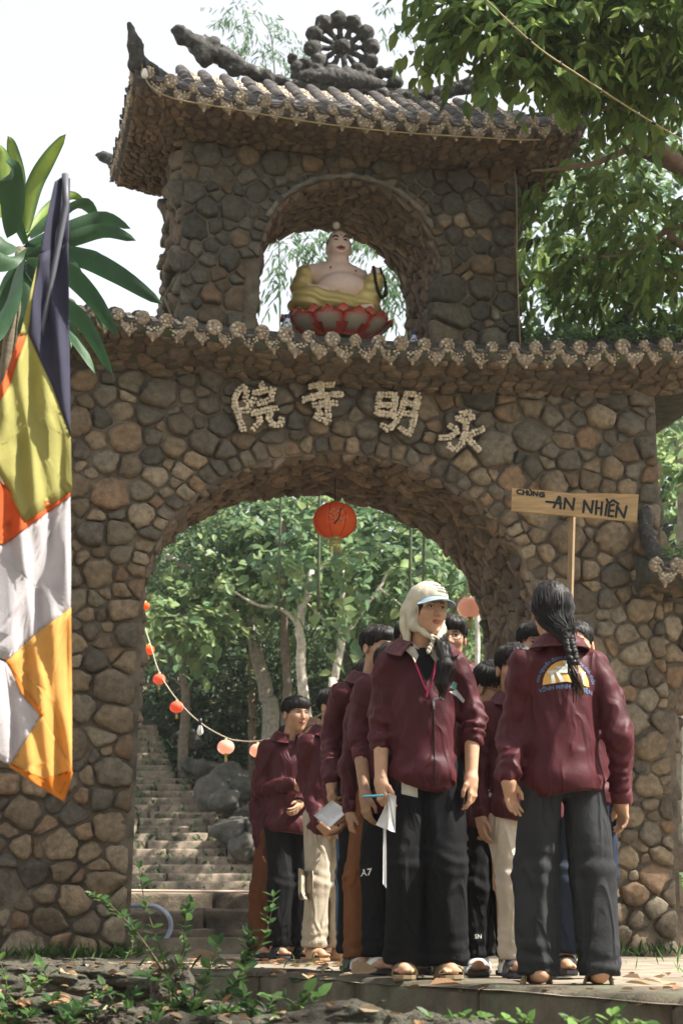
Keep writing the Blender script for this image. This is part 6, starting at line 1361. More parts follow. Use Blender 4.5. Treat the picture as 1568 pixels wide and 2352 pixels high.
for w_, sts in LET.items():
    for st in sts:
        st = [(20 + (x - 45) * 1.0, y * .93 - 4) for x, y in st]
        for (x0, y0), (x1, y1) in zip(st[:-1], st[1:]):
            n = 6; L_ = math.hypot(x1 - x0, y1 - y0); nx, ny = -(y1 - y0) / L_, (x1 - x0) / L_; hw = w_ * .5; pts = []
            for a in np.linspace(-math.pi / 2, math.pi / 2, n): pts.append((x1 + hw * (math.cos(a) * (x1 - x0) / L_ + math.sin(a) * nx), y1 + hw * (math.cos(a) * (y1 - y0) / L_ + math.sin(a) * ny)))
            for a in np.linspace(math.pi / 2, 3 * math.pi / 2, n): pts.append((x0 + hw * (math.cos(a) * (x1 - x0) / L_ + math.sin(a) * nx), y0 + hw * (math.cos(a) * (y1 - y0) / L_ + math.sin(a) * ny)))
            k0 = .0010 + .0003 * ((len(mb.f)) % 5); mb.add([fm(u, v, k0) - SO_ for u, v in pts], [list(range(len(pts)))])
mb.obj('lettering', M['paint'], sg_o, smooth=False)
# ---- Buddhist flag on a leaning pole
FD = 5.0; fl = empty('flag', A(-150, 2352, FD), 0, 'limp five-coloured Buddhist flag wrapped round a leaning dark pole', 'flag'); FO = np.array(fl.location)
def fpt(x, y):
    dz = .020 * math.sin(x / 17 + y / 90) + .012 * math.sin(x / 7.5 - y / 60) * min(1, (y - 400) / 300) + .00035 * (x - 80)
    return A(x, y, FD + dz)
FC = {'navy': (.052, .052, .082), 'yellow': (.36, .335, .11), 'red': (.60, .12, .035), 'white': (.50, .47, .48), 'orange': (.62, .33, .09), 'deep': (.58, .20, .03)}
FM = {k: mat('flag_' + k, v, rough=.8, var=.12, ns=12, bump=.35, bs=160, spec=.15, leaf=.28, bdist=.003, crease=(5, .3, .012, (1, 1, .35))) for k, v in FC.items()}
def panel(key, poly, label, dd=0.):
    poly = np.array(poly, float); k = len(poly); dense = np.concatenate([[poly[i] + (poly[(i + 1) % k] - poly[i]) * u for u in np.linspace(0, 1, max(2, int(np.linalg.norm(poly[(i + 1) % k] - poly[i]) / 14)), endpoint=False)] for i in range(k)])
    c0 = poly.mean(0); m = len(dense); rings = [.12, .3, .5, .7, .86, 1.]; V = [c0] + [c0 + (p - c0) * r for r in rings for p in dense]; nv = len(V)
    F = [[0, 1 + (j + 1) % m, 1 + j] for j in range(m)] + [[1 + a * m + j, 1 + a * m + (j + 1) % m, 1 + (a + 1) * m + (j + 1) % m, 1 + (a + 1) * m + j] for a in range(len(rings) - 1) for j in range(m)]
    W = np.array([fpt(x, y) for x, y in V]); n = unit(W - CAM); W = W + n * dd; W2 = W + n * .0025; base = 1 + (len(rings) - 1) * m
    F2 = [[i + nv for i in f[::-1]] for f in F] + [[base + j, base + (j + 1) % m, nv + base + (j + 1) % m, nv + base + j] for j in range(m)]
    tag(MB().add(np.concatenate([W, W2]) - FO, F + F2).obj('flag_panel', FM[key], fl), label)
panel('navy', [(126, 418), (146, 404), (162, 410), (158, 560), (150, 600), (92, 585), (112, 480)], 'navy cloth at the pole tip'); panel('navy', [(92, 583), (158, 558), (160, 760), (163, 1002), (118, 880), (66, 767), (75, 690)], 'navy cloth', -.002)
panel('yellow', [(91, 585), (106, 560), (80, 690), (62, 770), (46, 772), (66, 690)], 'narrow yellow fold', .004); panel('red', [(46, 766), (62, 768), (30, 880), (0, 975), (-40, 1010), (-40, 960), (10, 870)], 'orange-red stripe', .006)
panel('yellow', [(62, 768), (68, 764), (118, 878), (163, 1000), (166, 1128), (58, 1199), (22, 1135), (-25, 1040), (-20, 960), (25, 880)], 'broad yellow cloth')
panel('red', [(23, 1128), (58, 1196), (110, 1165), (162, 1126), (162, 1140), (80, 1200), (10, 1252), (-40, 1240), (-40, 1060)], 'orange-red cloth', .004)
panel('white', [(162, 1134), (164, 1300), (163, 1402), (90, 1455), (18, 1517), (-30, 1500), (-40, 1250), (10, 1248), (80, 1196)], 'white cloth with a coloured shade', .007)
panel('orange', [(164, 1395), (166, 1600), (166, 1780), (158, 1762), (98, 1648), (55, 1585), (14, 1520), (90, 1450)], 'orange cloth', .002); panel('orange', [(97, 1640), (130, 1700), (166, 1770), (150, 1836), (140, 1834), (80, 1794), (25, 1758), (60, 1700)], 'lower orange flap', -.004)
panel('deep', [(24, 1752), (80, 1786), (141, 1824), (166, 1768), (168, 1776), (149, 1842), (80, 1800), (22, 1762)], 'deep orange hem', -.007); panel('deep', [(14, 1517), (20, 1514), (57, 1583), (103, 1640), (96, 1648), (50, 1592)], 'deep orange seam', -.006)
panel('white', [(-40, 1500), (14, 1522), (55, 1588), (97, 1645), (60, 1702), (25, 1758), (-40, 1725)], 'white cloth of the lower edge', .001)
M['pole'] = mat('dark_pole', (.07, .072, .085), rough=.5, var=.1, bump=0); mb = MB(); tube(mb, np.array([A(150, 400, FD + .02), A(152, 470, FD + .02), A(5, 1235, FD + .06), A(-150, 2352, FD + .05)]) - FO, .0105, 10); mb.obj('pole', M['pole'], fl)
# ---- lanterns
def paper(name, c, tr=.45): return mat(name, c, rough=.75, var=.08, ns=10, bump=.1, bs=60, leaf=tr, spec=.15)
M['lred'] = paper('red_paper', (.97, .24, .08), .58); M['lcoral'] = paper('coral_paper', (.88, .22, .13)); M['lpale'] = paper('sunlit_paper', (.95, .62, .50), .6); M['tass'] = mat('gold_tassel', (.52, .42, .15), rough=.6, var=.3, ns=40, bump=0); M['lcap'] = mat('gold_cap', (.42, .36, .16), rough=.45, var=.2, bump=0, metal=.4); M['lwire'] = mat('lantern_wire', (.30, .04, .015), rough=.7, var=0, bump=0)  # pale lantern paper: the sunlit look is painted in as a lighter colour
def lantern(c, r, m, label, group=None, big=False, tassel=1.):
    t = empty('paper_lantern', c, 0, label, 'lantern', group); mb = MB(); k = .86; prof = [(r * math.cos(a), r * k * math.sin(a)) for a in np.linspace(-1.13, 1.13, 23)]
    if big: prof = [(q * (1 + (.010 if i % 2 else -.004)), z) for i, (q, z) in enumerate(prof)]
    lathe(mb, prof, 40 if big else 20); mb.obj('shade', m, t); zt = r * k * math.sin(1.13)
    mb = MB(); lathe(mb, [(0, zt + .03 * r / .1 * .5), (r * .20, zt + .02), (r * .22, zt - .01)], 14); mb.obj('top_cap', M['lcap'], t); mb = MB(); lathe(mb, [(r * .24, -zt + .01), (r * .24, -zt - r * .12), (0, -zt - r * .14)], 14); mb.obj('bottom_cap', M['lcap'], t)
    rr = np.random.RandomState(int(r * 1000)); mb = MB()
    for i in range(26 if big else 9): a = i * 2.4; q = r * .2 * math.sqrt((i + .5) / 26) if not big else r * .23; tube(mb, [(q * math.cos(a), q * math.sin(a), -zt - r * .1), (q * 1.1 * math.cos(a), q * 1.1 * math.sin(a), -zt - r * (.62 + .12 * rr.rand()) * tassel)], r * .018 if big else r * .05, 4)
    o = mb.obj('tassel', M['tass'], t); o['kind'] = 'stuff'
    if big:
        for j in range(8):
            mb = MB(); a0 = j * math.pi / 4 + .3; tube(mb, [((q * 1.002) * math.cos(a0), (q * 1.002) * math.sin(a0), z) for q, z in prof], .0022, 4); mb.obj('rib', M['lwire'], t)
        def sp(u, v, off=.003):   # a point on the front of the shade: u, v in radians
            a = -math.pi / 2 + u - .1; return np.array([(r * math.cos(v) + off) * math.cos(a), (r * math.cos(v) + off) * math.sin(a), r * k * math.sin(v)])
        mb = MB()
        for st, w in (([(-.14, -.42), (-.06, -.30), (.04, -.16), (.10, .06), (.12, .22), (.16, .36), (.22, .50)], .012), ([(.02, -.18), (-.14, -.08), (-.26, .06), (-.40, .14)], .004), ([(.1, .05), (.24, -.02), (.34, .16), (.42, .22)], .004), ([(.0, -.24), (.2, -.24), (.42, -.22)], .0035), ([(.1, .1), (-.04, .24), (-.1, .36)], .0035), ([(.2, .4), (.3, .52), (.36, .56)], .003), ([(-.04, -.3), (-.2, -.2), (-.34, -.22)], .003)):
            tube(mb, [sp(u, v) for u, v in spl(np.array(st), 12)], np.linspace(w * r / .17, w * .4 * r / .17, 12), 5, flat=.35)
        mb.obj('painted_branch', M['ink'], t); mb = MB()
        for u, v in [(rr.uniform(-.45, .5), rr.uniform(-.4, .55)) for _ in range(26)]: blob(mb, sp(u, v, .001), (.006,) * 3, rr, jit=.1)
        o = mb.obj('painted_blossoms', mat('blossom_paint', (.55, .42, .30), rough=.8, var=0, bump=0), t); o['kind'] = 'stuff'
    return t
c0 = on_y(769, 1196, .72); lantern(c0, .172, M['lred'], 'large red lantern painted with a blossom branch hanging in the arch', None, True)
mb = MB(); tube(mb, [c0 + [0, 0, .13], c0 + [0, 0, .3], [c0[0], c0[1], 3.66]], .006, 5); tag(mb.obj('lantern_hook', M['dark']), 'dark wire holding the large red lantern under the arch', 'wire')
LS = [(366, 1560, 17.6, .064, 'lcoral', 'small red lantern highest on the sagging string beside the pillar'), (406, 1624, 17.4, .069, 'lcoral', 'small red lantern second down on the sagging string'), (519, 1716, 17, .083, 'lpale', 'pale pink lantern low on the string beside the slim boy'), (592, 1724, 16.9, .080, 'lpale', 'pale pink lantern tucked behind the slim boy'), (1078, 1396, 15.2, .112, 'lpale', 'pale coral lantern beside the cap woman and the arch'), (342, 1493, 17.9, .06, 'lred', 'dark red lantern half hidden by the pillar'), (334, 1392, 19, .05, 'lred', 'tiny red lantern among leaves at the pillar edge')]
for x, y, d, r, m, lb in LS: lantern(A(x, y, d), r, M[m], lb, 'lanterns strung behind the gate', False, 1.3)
M['cordm'] = mat('jute_cord', (.42, .36, .26), rough=.9, var=.2, bump=0)
def world_cord(name, pts, r, label, m='cordm', n=60): mb = MB(); tube(mb, spl(pts, n), r, 5); return tag(mb.obj(name, M[m]), label, 'cord')
world_cord('string', [A(x, y, d) for x, y, d in ((318, 1400, 18.6), (345, 1478, 17.9), (366, 1544, 17.6), (406, 1606, 17.4), (460, 1660, 17.2), (519, 1694, 17), (556, 1702, 16.95), (592, 1702, 16.9), (640, 1690, 16.8), (720, 1650, 16.6), (860, 1560, 16.2), (1000, 1440, 15.6), (1078, 1350, 15.2), (1160, 1290, 15))], .006, 'sagging jute string that carries the small lanterns')
def bulb(c, label, up=True, k=1.):
    t = empty('light_bulb', c, 0, label, 'bulb'); mb = MB(); lathe(mb, [(0, .055 * k), (.014 * k, .055 * k), (.014 * k, .0), (0, 0)], 10); mb.obj('socket', M['dark'], t)
    mb = MB(); lathe(mb, [(.012 * k, .0), (.018 * k, -.02 * k), (.026 * k, -.045 * k), (.022 * k, -.066 * k), (.010 * k, -.076 * k), (0, -.078 * k)], 12); mb.obj('glass', M['white'], t)
bulb(A(460, 1666, 17.2), 'unlit white bulb on the sagging string between lanterns', k=1.25); bulb(on_y(333, 158, -.40), 'unlit bulb on a black socket under the front corner horn', k=1.0); bulb(on_y(293, 396, 1.6), 'unlit bulb on a black socket under the rear roof corner', k=1.0)
mb = MB(); blob(mb, (0, 0, 0), (.032, .032, .032), np.random.RandomState(1), jit=.02); tag(mb.obj('globe_lamp', M['white'], loc=on_y(772, 518, .62)), 'small white globe lamp under the niche above the statue', 'lamp')
world_cord('light_string', [A(x, y, d) for x, y, d in ((1070, -40, 9.2), (1118, 2, 9.3), (1230, 105, 9.6), (1340, 180, 9.9), (1460, 258, 10.2), (1568, 322, 10.5), (1640, 360, 10.7))], .0055, 'straight yellow cord crossing the shade tree', 'wire')
for i, (x, y, d) in enumerate(((1176, 55, 9.45), (1215, 92, 9.55), (1285, 143, 9.75), (1378, 205, 10), (1420, 232, 10.1), (1500, 283, 10.3))):
    mb = MB(); a, b_ = A(x - 4, y - 3, d), A(x + 4, y + 3, d + .01); tube(mb, [a, b_], .009, 6); tag(mb.obj('cord_clip', M['dark']), 'black clip on the yellow cord crossing the shade tree', 'clip', 'clips on the yellow cord')
# ---- laughing Buddha on a lotus
ST = on_y(772, 780, .66); st = empty('buddha_statue', ST, R(-5), 'painted laughing Buddha statue in gold robe seated on a red lotus', 'statue'); st.scale = (1.12, 1.12, 1.14); st.rotation_euler[0] = R(4)
M['gskin'] = mat('painted_skin', attr=True, rough=.45, var=.08, ns=20, bump=.05, bs=60, spec=.4); M['gold2'] = mat('gold_paint', (.56, .45, .17), rough=.4, var=.25, ns=12, bump=.2, bs=40, spec=.5, metal=.2, col2=(.36, .27, .09), c2s=6)
Z0 = .185
def body_s(P):
    d = smin(s_ell(P, (.0, .02, Z0 + .27), (.175, .13, .12)), s_ell(P, (.03, -.075, Z0 + .165), (.18, .135, .115)), .025)
    d = smin(d, s_cap(P, (-.17, .02, Z0 + .30), (.17, .02, Z0 + .28), .062, .058), .05); d = smin(d, s_ell(P, (.01, .0, Z0 + .405), (.075, .07, .05)), .04)
    h = smin(s_ell(P, (.012, -.005, Z0 + .515), (.079, .084, .098)), s_ell(P, (.014, -.03, Z0 + .465), (.078, .065, .062)), .03); h = smin(h, s_ell(P, (.016, -.088, Z0 + .500), (.016, .014, .020)), .015)
    h = smin(h, s_ell(P, (.06, -.055, Z0 + .488), (.024, .022, .02)), .02); h = smin(h, s_ell(P, (-.03, -.058, Z0 + .488), (.024, .022, .02)), .02); h = smin(h, s_ell(P, (.016, -.078, Z0 + .432), (.03, .02, .016)), .015)
    h = smax(h, -s_ell(P, (.018, -.100, Z0 + .458), (.030, .02, .011)), .006)
    for s in (-1, 1): h = smin(h, s_ell(P, (.012 + s * .082, .01, Z0 + .485), (.012, .022, .055)), .008)
    d = smin(d, h, .02); d = smin(d, s_cap(P, (-.22, -.03, Z0 + .17), (-.13, -.13, Z0 + .125), .040, .034), .02); d = smin(d, s_ell(P, (-.10, -.145, Z0 + .12), (.045, .03, .025)), .015)
    d = smin(d, s_ell(P, (.265, -.10, Z0 + .29), (.036, .032, .036)), .01)
    for i in range(4): d = smin(d, s_cap(P, (.242 + .014 * i, -.125, Z0 + .30), (.236 + .016 * i, -.15, Z0 + .27), .0085, .007), .004)
    d = smin(d, s_cap(P, (.13, -.17, Z0 + .015), (.22, -.20, Z0 + .005), .034, .024), .02)
    for i in range(5): d = smin(d, s_ell(P, (.105 + .004 * i, -.185 - .004 * i, Z0 + .05 - .014 * i), (.011, .013, .010)), .005)
    return d
def colr(V):
    C = np.tile(np.array([.70, .53, .44]), (len(V), 1)); mo = ((V[:, 0] - .018) / .034) ** 2 + ((V[:, 2] - Z0 - .458) / .015) ** 2 < 1; C[mo & (V[:, 1] < -.05)] = (.16, .05, .04)
    sc = (V[:, 2] > Z0 + .50) & (V[:, 1] > -.012 - .35 * (V[:, 2] - Z0 - .5)); C[sc] = (.10, .105, .11); sc = (V[:, 2] > Z0 + .575); C[sc & (V[:, 1] > -.06)] = (.26, .22, .19); return C
sdf_obj('figure', st, body_s, (-.36, -.27, Z0 - .05), (.36, .2, Z0 + .66), .0085, M['gskin'], colr)
def robe_s(P):
    d = s_ell(P, (-.02, -.03, Z0 + .03), (.34, .21, .07)); d = smin(d, s_ell(P, (-.19, -.09, Z0 + .075), (.145, .13, .085)), .04); d = smin(d, s_cap(P, (-.16, -.15, Z0 + .06), (.06, -.19, Z0 + .045), .065, .04), .04)
    d = smin(d, s_cap(P, (.19, -.09, Z0 + .04), (.262, -.10, Z0 + .235), .115, .060, (1, .9, 1)), .025)
    d = smin(d, s_cap(P, (-.225, .02, Z0 + .285), (-.26, .0, Z0 + .17), .070, .072), .03); d = smin(d, s_cap(P, (-.26, .0, Z0 + .17), (-.20, -.06, Z0 + .12), .07, .05), .03); d = smin(d, s_cap(P, (.20, .03, Z0 + .26), (.235, .0, Z0 + .17), .055, .045), .03)
    d = smin(d, s_ell(P, (0, .11, Z0 + .15), (.2, .07, .16)), .03); d = smin(d, s_cap(P, (-.05, -.165, Z0 + .10), (.10, -.175, Z0 + .085), .022, .016), .015); d = smin(d, s_ell(P, (-.015, -.185, Z0 + .105), (.02, .016, .022)), .008)
    return d - .006 * np.sin(P[..., 2] * 90 + 22 * P[..., 0] + 3 * vnoise(P, 9)) * np.clip(1 - (P[..., 2] - Z0 - .02) * 2, .2, 1)
sdf_obj('robe', st, robe_s, (-.42, -.3, Z0 - .06), (.42, .22, Z0 + .42), .0095, M['gold2'])
for s in (-1, 1):
    mb = MB(); tube(mb, spl([(.016 + s * .014, -.088, Z0 + .535), (.016 + s * .038, -.080, Z0 + .550), (.016 + s * .064, -.060, Z0 + .538)], 8), [.002, .005, .006, .006, .006, .005, .004, .001], 5, (.02, .02, .025)); mb.obj('eyebrow', M['attr'], st)
    mb = MB(); tube(mb, spl([(.016 + s * .016, -.089, Z0 + .516), (.016 + s * .034, -.083, Z0 + .521), (.016 + s * .052, -.069, Z0 + .514)], 8), [.001, .004, .006, .007, .006, .005, .003, .001], 5, (.02, .02, .025)); mb.obj('eye', M['attr'], st)
    mb = MB(); blob(mb, ((-.06 if s < 0 else .125), -.113 if s < 0 else -.09, Z0 + .305 - (.01 if s > 0 else 0)), (.008, .006, .008), np.random.RandomState(2), col=(.30, .05, .04)); mb.obj('nipple', M['attr'], st)
mb = MB(); tube(mb, spl([(.018 - .036, -.083, Z0 + .466), (.018, -.098, Z0 + .447), (.018 + .036, -.080, Z0 + .466)], 9), .0045, 5, (.46, .16, .12)); tube(mb, spl([(.018 - .034, -.084, Z0 + .467), (.018, -.101, Z0 + .466), (.018 + .034, -.081, Z0 + .467)], 9), .003, 5, (.46, .16, .12)); mb.obj('lips', M['attr'], st)
mb = MB(); blob(mb, (.016, -.088, Z0 + .553), (.005, .004, .005), np.random.RandomState(2), col=(.35, .05, .04)); mb.obj('forehead_dot', M['attr'], st)
lp = spl([(.245, -.14, Z0 + .31), (.25, -.165, Z0 + .25), (.262, -.185, Z0 + .16), (.295, -.18, Z0 + .09), (.33, -.15, Z0 + .12), (.335, -.11, Z0 + .21), (.30, -.10, Z0 + .31)], 26); mb0 = MB(); blob(mb0, (0, 0, 0), (.0135,) * 3, np.random.RandomState(1), jit=.03); bm = mb0.mesh('bead', M['dark'])
for p in lp: link('bead', bm, st, p)
mb = MB(); blob(mb, (.275, -.105, Z0 + .045), (.014, .012, .022), np.random.RandomState(1), jit=.03, col=(.55, .06, .03)); mb.obj('tassel', M['attr'], st)
# lotus
def petal(R0, z0, R1, z1, wd, lift, seed):
    mb = MB(); nu, nv = 9, 9; G = []; C = []
    for j in range(nv):
        v = j / (nv - 1)
        for i in range(nu):
            u = i / (nu - 1) * 2 - 1; w_ = wd * math.sin(math.pi * (.16 + .72 * v)) ** .7 * (1 if v < .8 else 1 - .35 * (v - .8) / .2); rad = R0 + (R1 - R0) * v ** .8 - .035 * (1 - u * u) * 0 + .028 * (1 - u * u) * math.sin(math.pi * v); z = z0 + (z1 - z0) * v + lift * max(0, v - .75) * (1 - abs(u)) * 2 - (.03 * abs(u) ** 2 * (v > .9))
            G.append((u * w_, -rad, z)); e = max(abs(u), abs(2 * v - .92)); k = np.clip((e - .42) / .34, 0, 1); c_ = np.array([.50, .44, .36]) * (1 - k) + np.array([.50, .055, .035]) * k; C.append(c_ if v < .93 else np.array([.62, .20, .13]))
    G = np.array(G).reshape(nv, nu, 3); strip(mb, G, .012); mb.c = [np.concatenate([np.array(C), np.array(C)])]; return mb.mesh('petal', M['gskin'])
PT = petal(.20, -.005, .40, .135, .13, .035, 0); PT2 = petal(.22, .02, .37, .155, .125, .03, 1)
for i in range(11): link('petal', PT, st, None, (0, 0, 2 * math.pi * (i + .5) / 11)); link('petal', PT2, st, (0, 0, .0), (0, 0, 2 * math.pi * i / 11))
mb = MB(); lathe(mb, [(0, .01), (.21, .0), (.27, .06), (.34, .12), (.34, .155), (.0, .165)], 30, col=(.18, .26, .07)); mb.obj('lotus_seat', M['gskin'], st)
# ---- blue and white vases
M['glaze'] = mat('blue_white_glaze', (.66, .68, .68), rough=.2, var=.05, bump=0, col2=(.05, .10, .26), c2s=34, c2t=(.52, .56), spec=.5)
M['glazeb'] = mat('blue_glaze', (.025, .06, .15), rough=.2, var=.2, bump=0, spec=.5)
for (x, y, Y, lb) in ((660, 752, .25, 'small blue and white vase beside the lotus on its open side'), (951, 790, .32, 'small blue and white vase against the niche wall')):
    v = empty('vase', on_y(x, y, Y) - [0, 0, .03], 0, lb, 'vase', 'vases in the niche'); mb = MB(); lathe(mb, [(0, 0), (.026, 0), (.036, .03), (.034, .06), (.024, .085), (.022, .10)], 16); mb.obj('belly', M['glaze'], v); mb = MB(); lathe(mb, [(.022, .10), (.026, .115), (.032, .128), (.028, .128), (.018, .10)], 16); mb.obj('neck', M['glazeb'], v)
# ================================================================== foreground plants, litter, grass
def shrub(label, base, stems, size, pal, seed, nl=14, group='seedlings below the terrace', cat='shrub', wid=.62):
    rg = np.random.RandomState(seed); base = np.array(base); t = empty('shrub', base, 0, label, cat, group); mb = MB(); Ps, Ds, Ns = [], [], []
    for pts in stems:
        q = spl(np.array(pts), 24); tube(mb, q - base, np.linspace(.005, .0015, 24), 5, (.09, .075, .04))
        tt = np.linspace(.12, 1, nl)
        for i, u in enumerate(tt):
            p = q[min(23, int(u * 23))]; d0 = unit(q[min(23, int(u * 23) + 1)] - q[max(0, int(u * 23) - 1)])
            for s in (-1, 1):
                a = i * 2.4 + (0 if s > 0 else math.pi); sv = np.array([math.cos(a), math.sin(a), .15]); Ps.append(p); Ds.append(sv + d0 * .5 + rg.normal(size=3) * .2); Ns.append(np.array([0, 0, 1.]) + rg.normal(size=3) * .35)
        Ps.append(q[-1]); Ds.append(d0 + rg.normal(size=3) * .2); Ns.append(np.array([0, -.5, 1.]))
    n = len(Ps); link('foliage', leaf_mesh('foliage', np.array(Ps) - base, np.array(Ds), np.array(Ns), size * rg.uniform(.55, 1.15, n), leafcols(rg, n, pal, .3), rg, wid, .15, .3), t); mb.obj('stem', M['bark'], t); return t
GF = [(.05, .10, .035), (.06, .125, .035), (.04, .085, .035), (.09, .16, .05)]; GL = [(.12, .22, .06), (.15, .25, .07), (.09, .18, .05)]
a = lambda x, y, d: A(x, y, d)
shrub('leafy seedling rising highest in front of the pillar foot', a(395, 2362, 6.6), [[a(400, 2362, 6.6), a(385, 2250, 6.6), a(365, 2170, 6.6), a(335, 2080, 6.6), a(320, 1995, 6.6)], [a(375, 2230, 6.6), a(320, 2150, 6.5), a(260, 2085, 6.5), a(215, 2055, 6.5)], [a(385, 2260, 6.6), a(420, 2190, 6.6), a(425, 2120, 6.6), a(435, 2080, 6.6)]], .05, GF, 1, 16)
shrub('dense dark green seedling clump in the middle of the rocks', a(450, 2362, 6.3), [[a(450, 2362, 6.3), a(460, 2290, 6.3), a(480, 2230, 6.3), a(500, 2170, 6.3)], [a(440, 2362, 6.3), a(410, 2300, 6.25), a(380, 2260, 6.2), a(340, 2240, 6.2)], [a(460, 2362, 6.3), a(500, 2310, 6.3), a(530, 2270, 6.3), a(560, 2230, 6.3)], [a(450, 2355, 6.2), a(440, 2320, 6.2), a(430, 2280, 6.2)], [a(455, 2355, 6.2), a(480, 2330, 6.15), a(520, 2320, 6.1)], [a(430, 2360, 6.2), a(400, 2330, 6.2), a(370, 2310, 6.2)]], .055, GF, 2, 13)
shrub('upright seedling in front of the rust trousers', a(540, 2290, 6.9), [[a(530, 2290, 6.9), a(570, 2210, 6.9), a(605, 2160, 6.9), a(622, 2100, 6.9), a(628, 2060, 6.9)], [a(560, 2230, 6.9), a(570, 2180, 6.9), a(572, 2140, 6.9)]], .05, GF, 3, 14)
shrub('bright green sprig under the kerb stones', a(690, 2340, 5.9), [[a(690, 2340, 5.9), a(680, 2315, 5.9), a(660, 2295, 5.9), a(620, 2290, 5.85)], [a(690, 2340, 5.9), a(710, 2310, 5.9), a(730, 2290, 5.9)], [a(685, 2340, 5.9), a(690, 2305, 5.9), a(700, 2285, 5.9)], [a(690, 2340, 5.8), a(720, 2328, 5.75), a(750, 2330, 5.7)]], .062, GL + GF, 4, 4)
shrub('pale sprig at the foot of the kerb below the cap woman', a(1040, 2362, 5.1), [[a(1010, 2362, 5.1), a(1000, 2345, 5.1), a(985, 2335, 5.1)], [a(1030, 2362, 5.1), a(1045, 2342, 5.1), a(1060, 2332, 5.1)], [a(1090, 2362, 5.1), a(1080, 2345, 5.1), a(1100, 2335, 5.1)], [a(1110, 2362, 5.1), a(1130, 2345, 5.1), a(1160, 2340, 5.1)]], .045, GL, 5, 4)
shrub('small pale weed at the foot of the kerb between the two women', a(1205, 2362, 5.05), [[a(1205, 2365, 5.05), a(1203, 2345, 5.05), a(1195, 2330, 5.05)], [a(1207, 2365, 5.05), a(1215, 2345, 5.05)]], .035, GL, 6, 4)
shrub('pale creeping weed at the foot of the kerb below the grey trousers', a(1400, 2362, 4.95), [[a(1340, 2362, 4.95), a(1325, 2345, 4.95), a(1310, 2342, 4.95)], [a(1390, 2362, 4.95), a(1400, 2340, 4.95), a(1410, 2330, 4.95)], [a(1430, 2362, 4.95), a(1450, 2350, 4.95), a(1480, 2348, 4.95)]], .04, GL, 7, 4)
shrub('thin weed with broad leaves on the rocks under the flag', a(20, 2330, 6.9), [[a(20, 2330, 6.9), a(15, 2260, 6.9), a(5, 2220, 6.9), a(-10, 2195, 6.9)], [a(20, 2330, 6.9), a(60, 2270, 6.9), a(90, 2250, 6.9)], [a(20, 2330, 6.9), a(105, 2260, 6.8), a(95, 2220, 6.8)]], .055, GF + GL, 8, 7)
shrub('low green weed beside the pointed rock', a(275, 2352, 6.2), [[a(275, 2352, 6.2), a(260, 2300, 6.2), a(240, 2265, 6.2)], [a(275, 2352, 6.2), a(290, 2310, 6.2), a(310, 2290, 6.2)], [a(265, 2352, 6.2), a(240, 2330, 6.2), a(215, 2320, 6.2)]], .05, GF, 9, 7)
shrub('thorny sapling growing up the bottom of the pillar', a(310, 2150, 9.5), [[a(300, 2200, 9.5), a(305, 2160, 9.5), a(300, 2120, 9.5)]], .05, GF, 10, 6)
shrub('broad-leaved seedling on the slab lowest below the pillar', a(150, 2362, 6.0), [[a(150, 2362, 6.0), a(140, 2330, 6.0), a(120, 2300, 6.0)], [a(155, 2362, 6.0), a(175, 2330, 6.0), a(190, 2310, 6.0)], [a(150, 2362, 5.9), a(160, 2340, 5.9), a(165, 2318, 5.9)]], .055, GF, 21, 6)
shrub('dark bushy seedling at the foot of the kerb beside the middle clump', a(590, 2362, 6.0), [[a(590, 2362, 6.0), a(580, 2320, 6.0), a(560, 2290, 6.0)], [a(595, 2362, 6.0), a(610, 2330, 6.0), a(625, 2300, 6.0)], [a(585, 2362, 6.0), a(545, 2335, 6.0), a(520, 2330, 6.0)], [a(590, 2362, 5.9), a(600, 2345, 5.9), a(640, 2335, 5.9)]], .055, GF, 22, 9)
shrub('fine-leaved weed in the corner under the flag', a(40, 2362, 6.0), [[a(40, 2362, 6.0), a(30, 2335, 6.0), a(10, 2320, 6.0)], [a(45, 2362, 6.0), a(60, 2340, 6.0), a(80, 2330, 6.0)], [a(20, 2362, 6.0), a(10, 2340, 6.0), a(-10, 2330, 6.0)]], .045, GF + GL, 23, 8)
# grass in the joints of terrace and stairs
rgg = np.random.RandomState(31); n = 620; base = np.zeros((n, 3)); q = rgg.rand(n)
base[:, 0] = np.where(q < .5, rgg.uniform(-2.5, -1.4, n), np.where(q < .75, rgg.uniform(1.5, 2.7, n), rgg.uniform(-2.5, 2.6, n))); base[:, 1] = np.where(q < .75, -rgg.uniform(0.02, .28, n) ** 1.0, rgg.uniform(-4.5, -.5, n)); base[:, 2] = -.005
g_ = link('grass', leaf_mesh('grass', base, rgg.normal(size=(n, 3)) * [.5, .5, .15] + [0, 0, .9], rgg.normal(size=(n, 3)) + [0, -1, .3], rgg.uniform(.03, .13, n), leafcols(rgg, n, GL + GF), rgg, .10, .1, .8)); tag(g_, 'thin grass along the wall foot and in the paving', 'grass', kind='stuff')
Ps = []; 
for k in range(22):
    f = k / 21; xr = 620 - 215 * f ** .85
    for _ in range(26): Ps.append(at_d(rgg.uniform(300, xr), 2110, 26.55 + .27 * k) * [1, 1, 0] + [0, 0, .66 + .13 * k + rgg.uniform(0, .05)])
Ps = np.array(Ps); Ps = Ps[rgg.rand(len(Ps)) < .8]; cl = rgg.randint(len(Ps), size=len(Ps)); Ps[:, :2] = Ps[cl][:, :2] * .0 + Ps[:, :2]; n = len(Ps)
g_ = link('stair_weeds', leaf_mesh('stair_weeds', Ps, rgg.normal(size=(n, 3)) * [.6, .6, .3] + [0, -.3, .7], rgg.normal(size=(n, 3)) + [0, -1, .3], rgg.uniform(.05, .13, n), leafcols(rgg, n, GF + GB), rgg, .4)); tag(g_, 'small weeds growing in the joints of the long stair', 'weeds', kind='stuff')
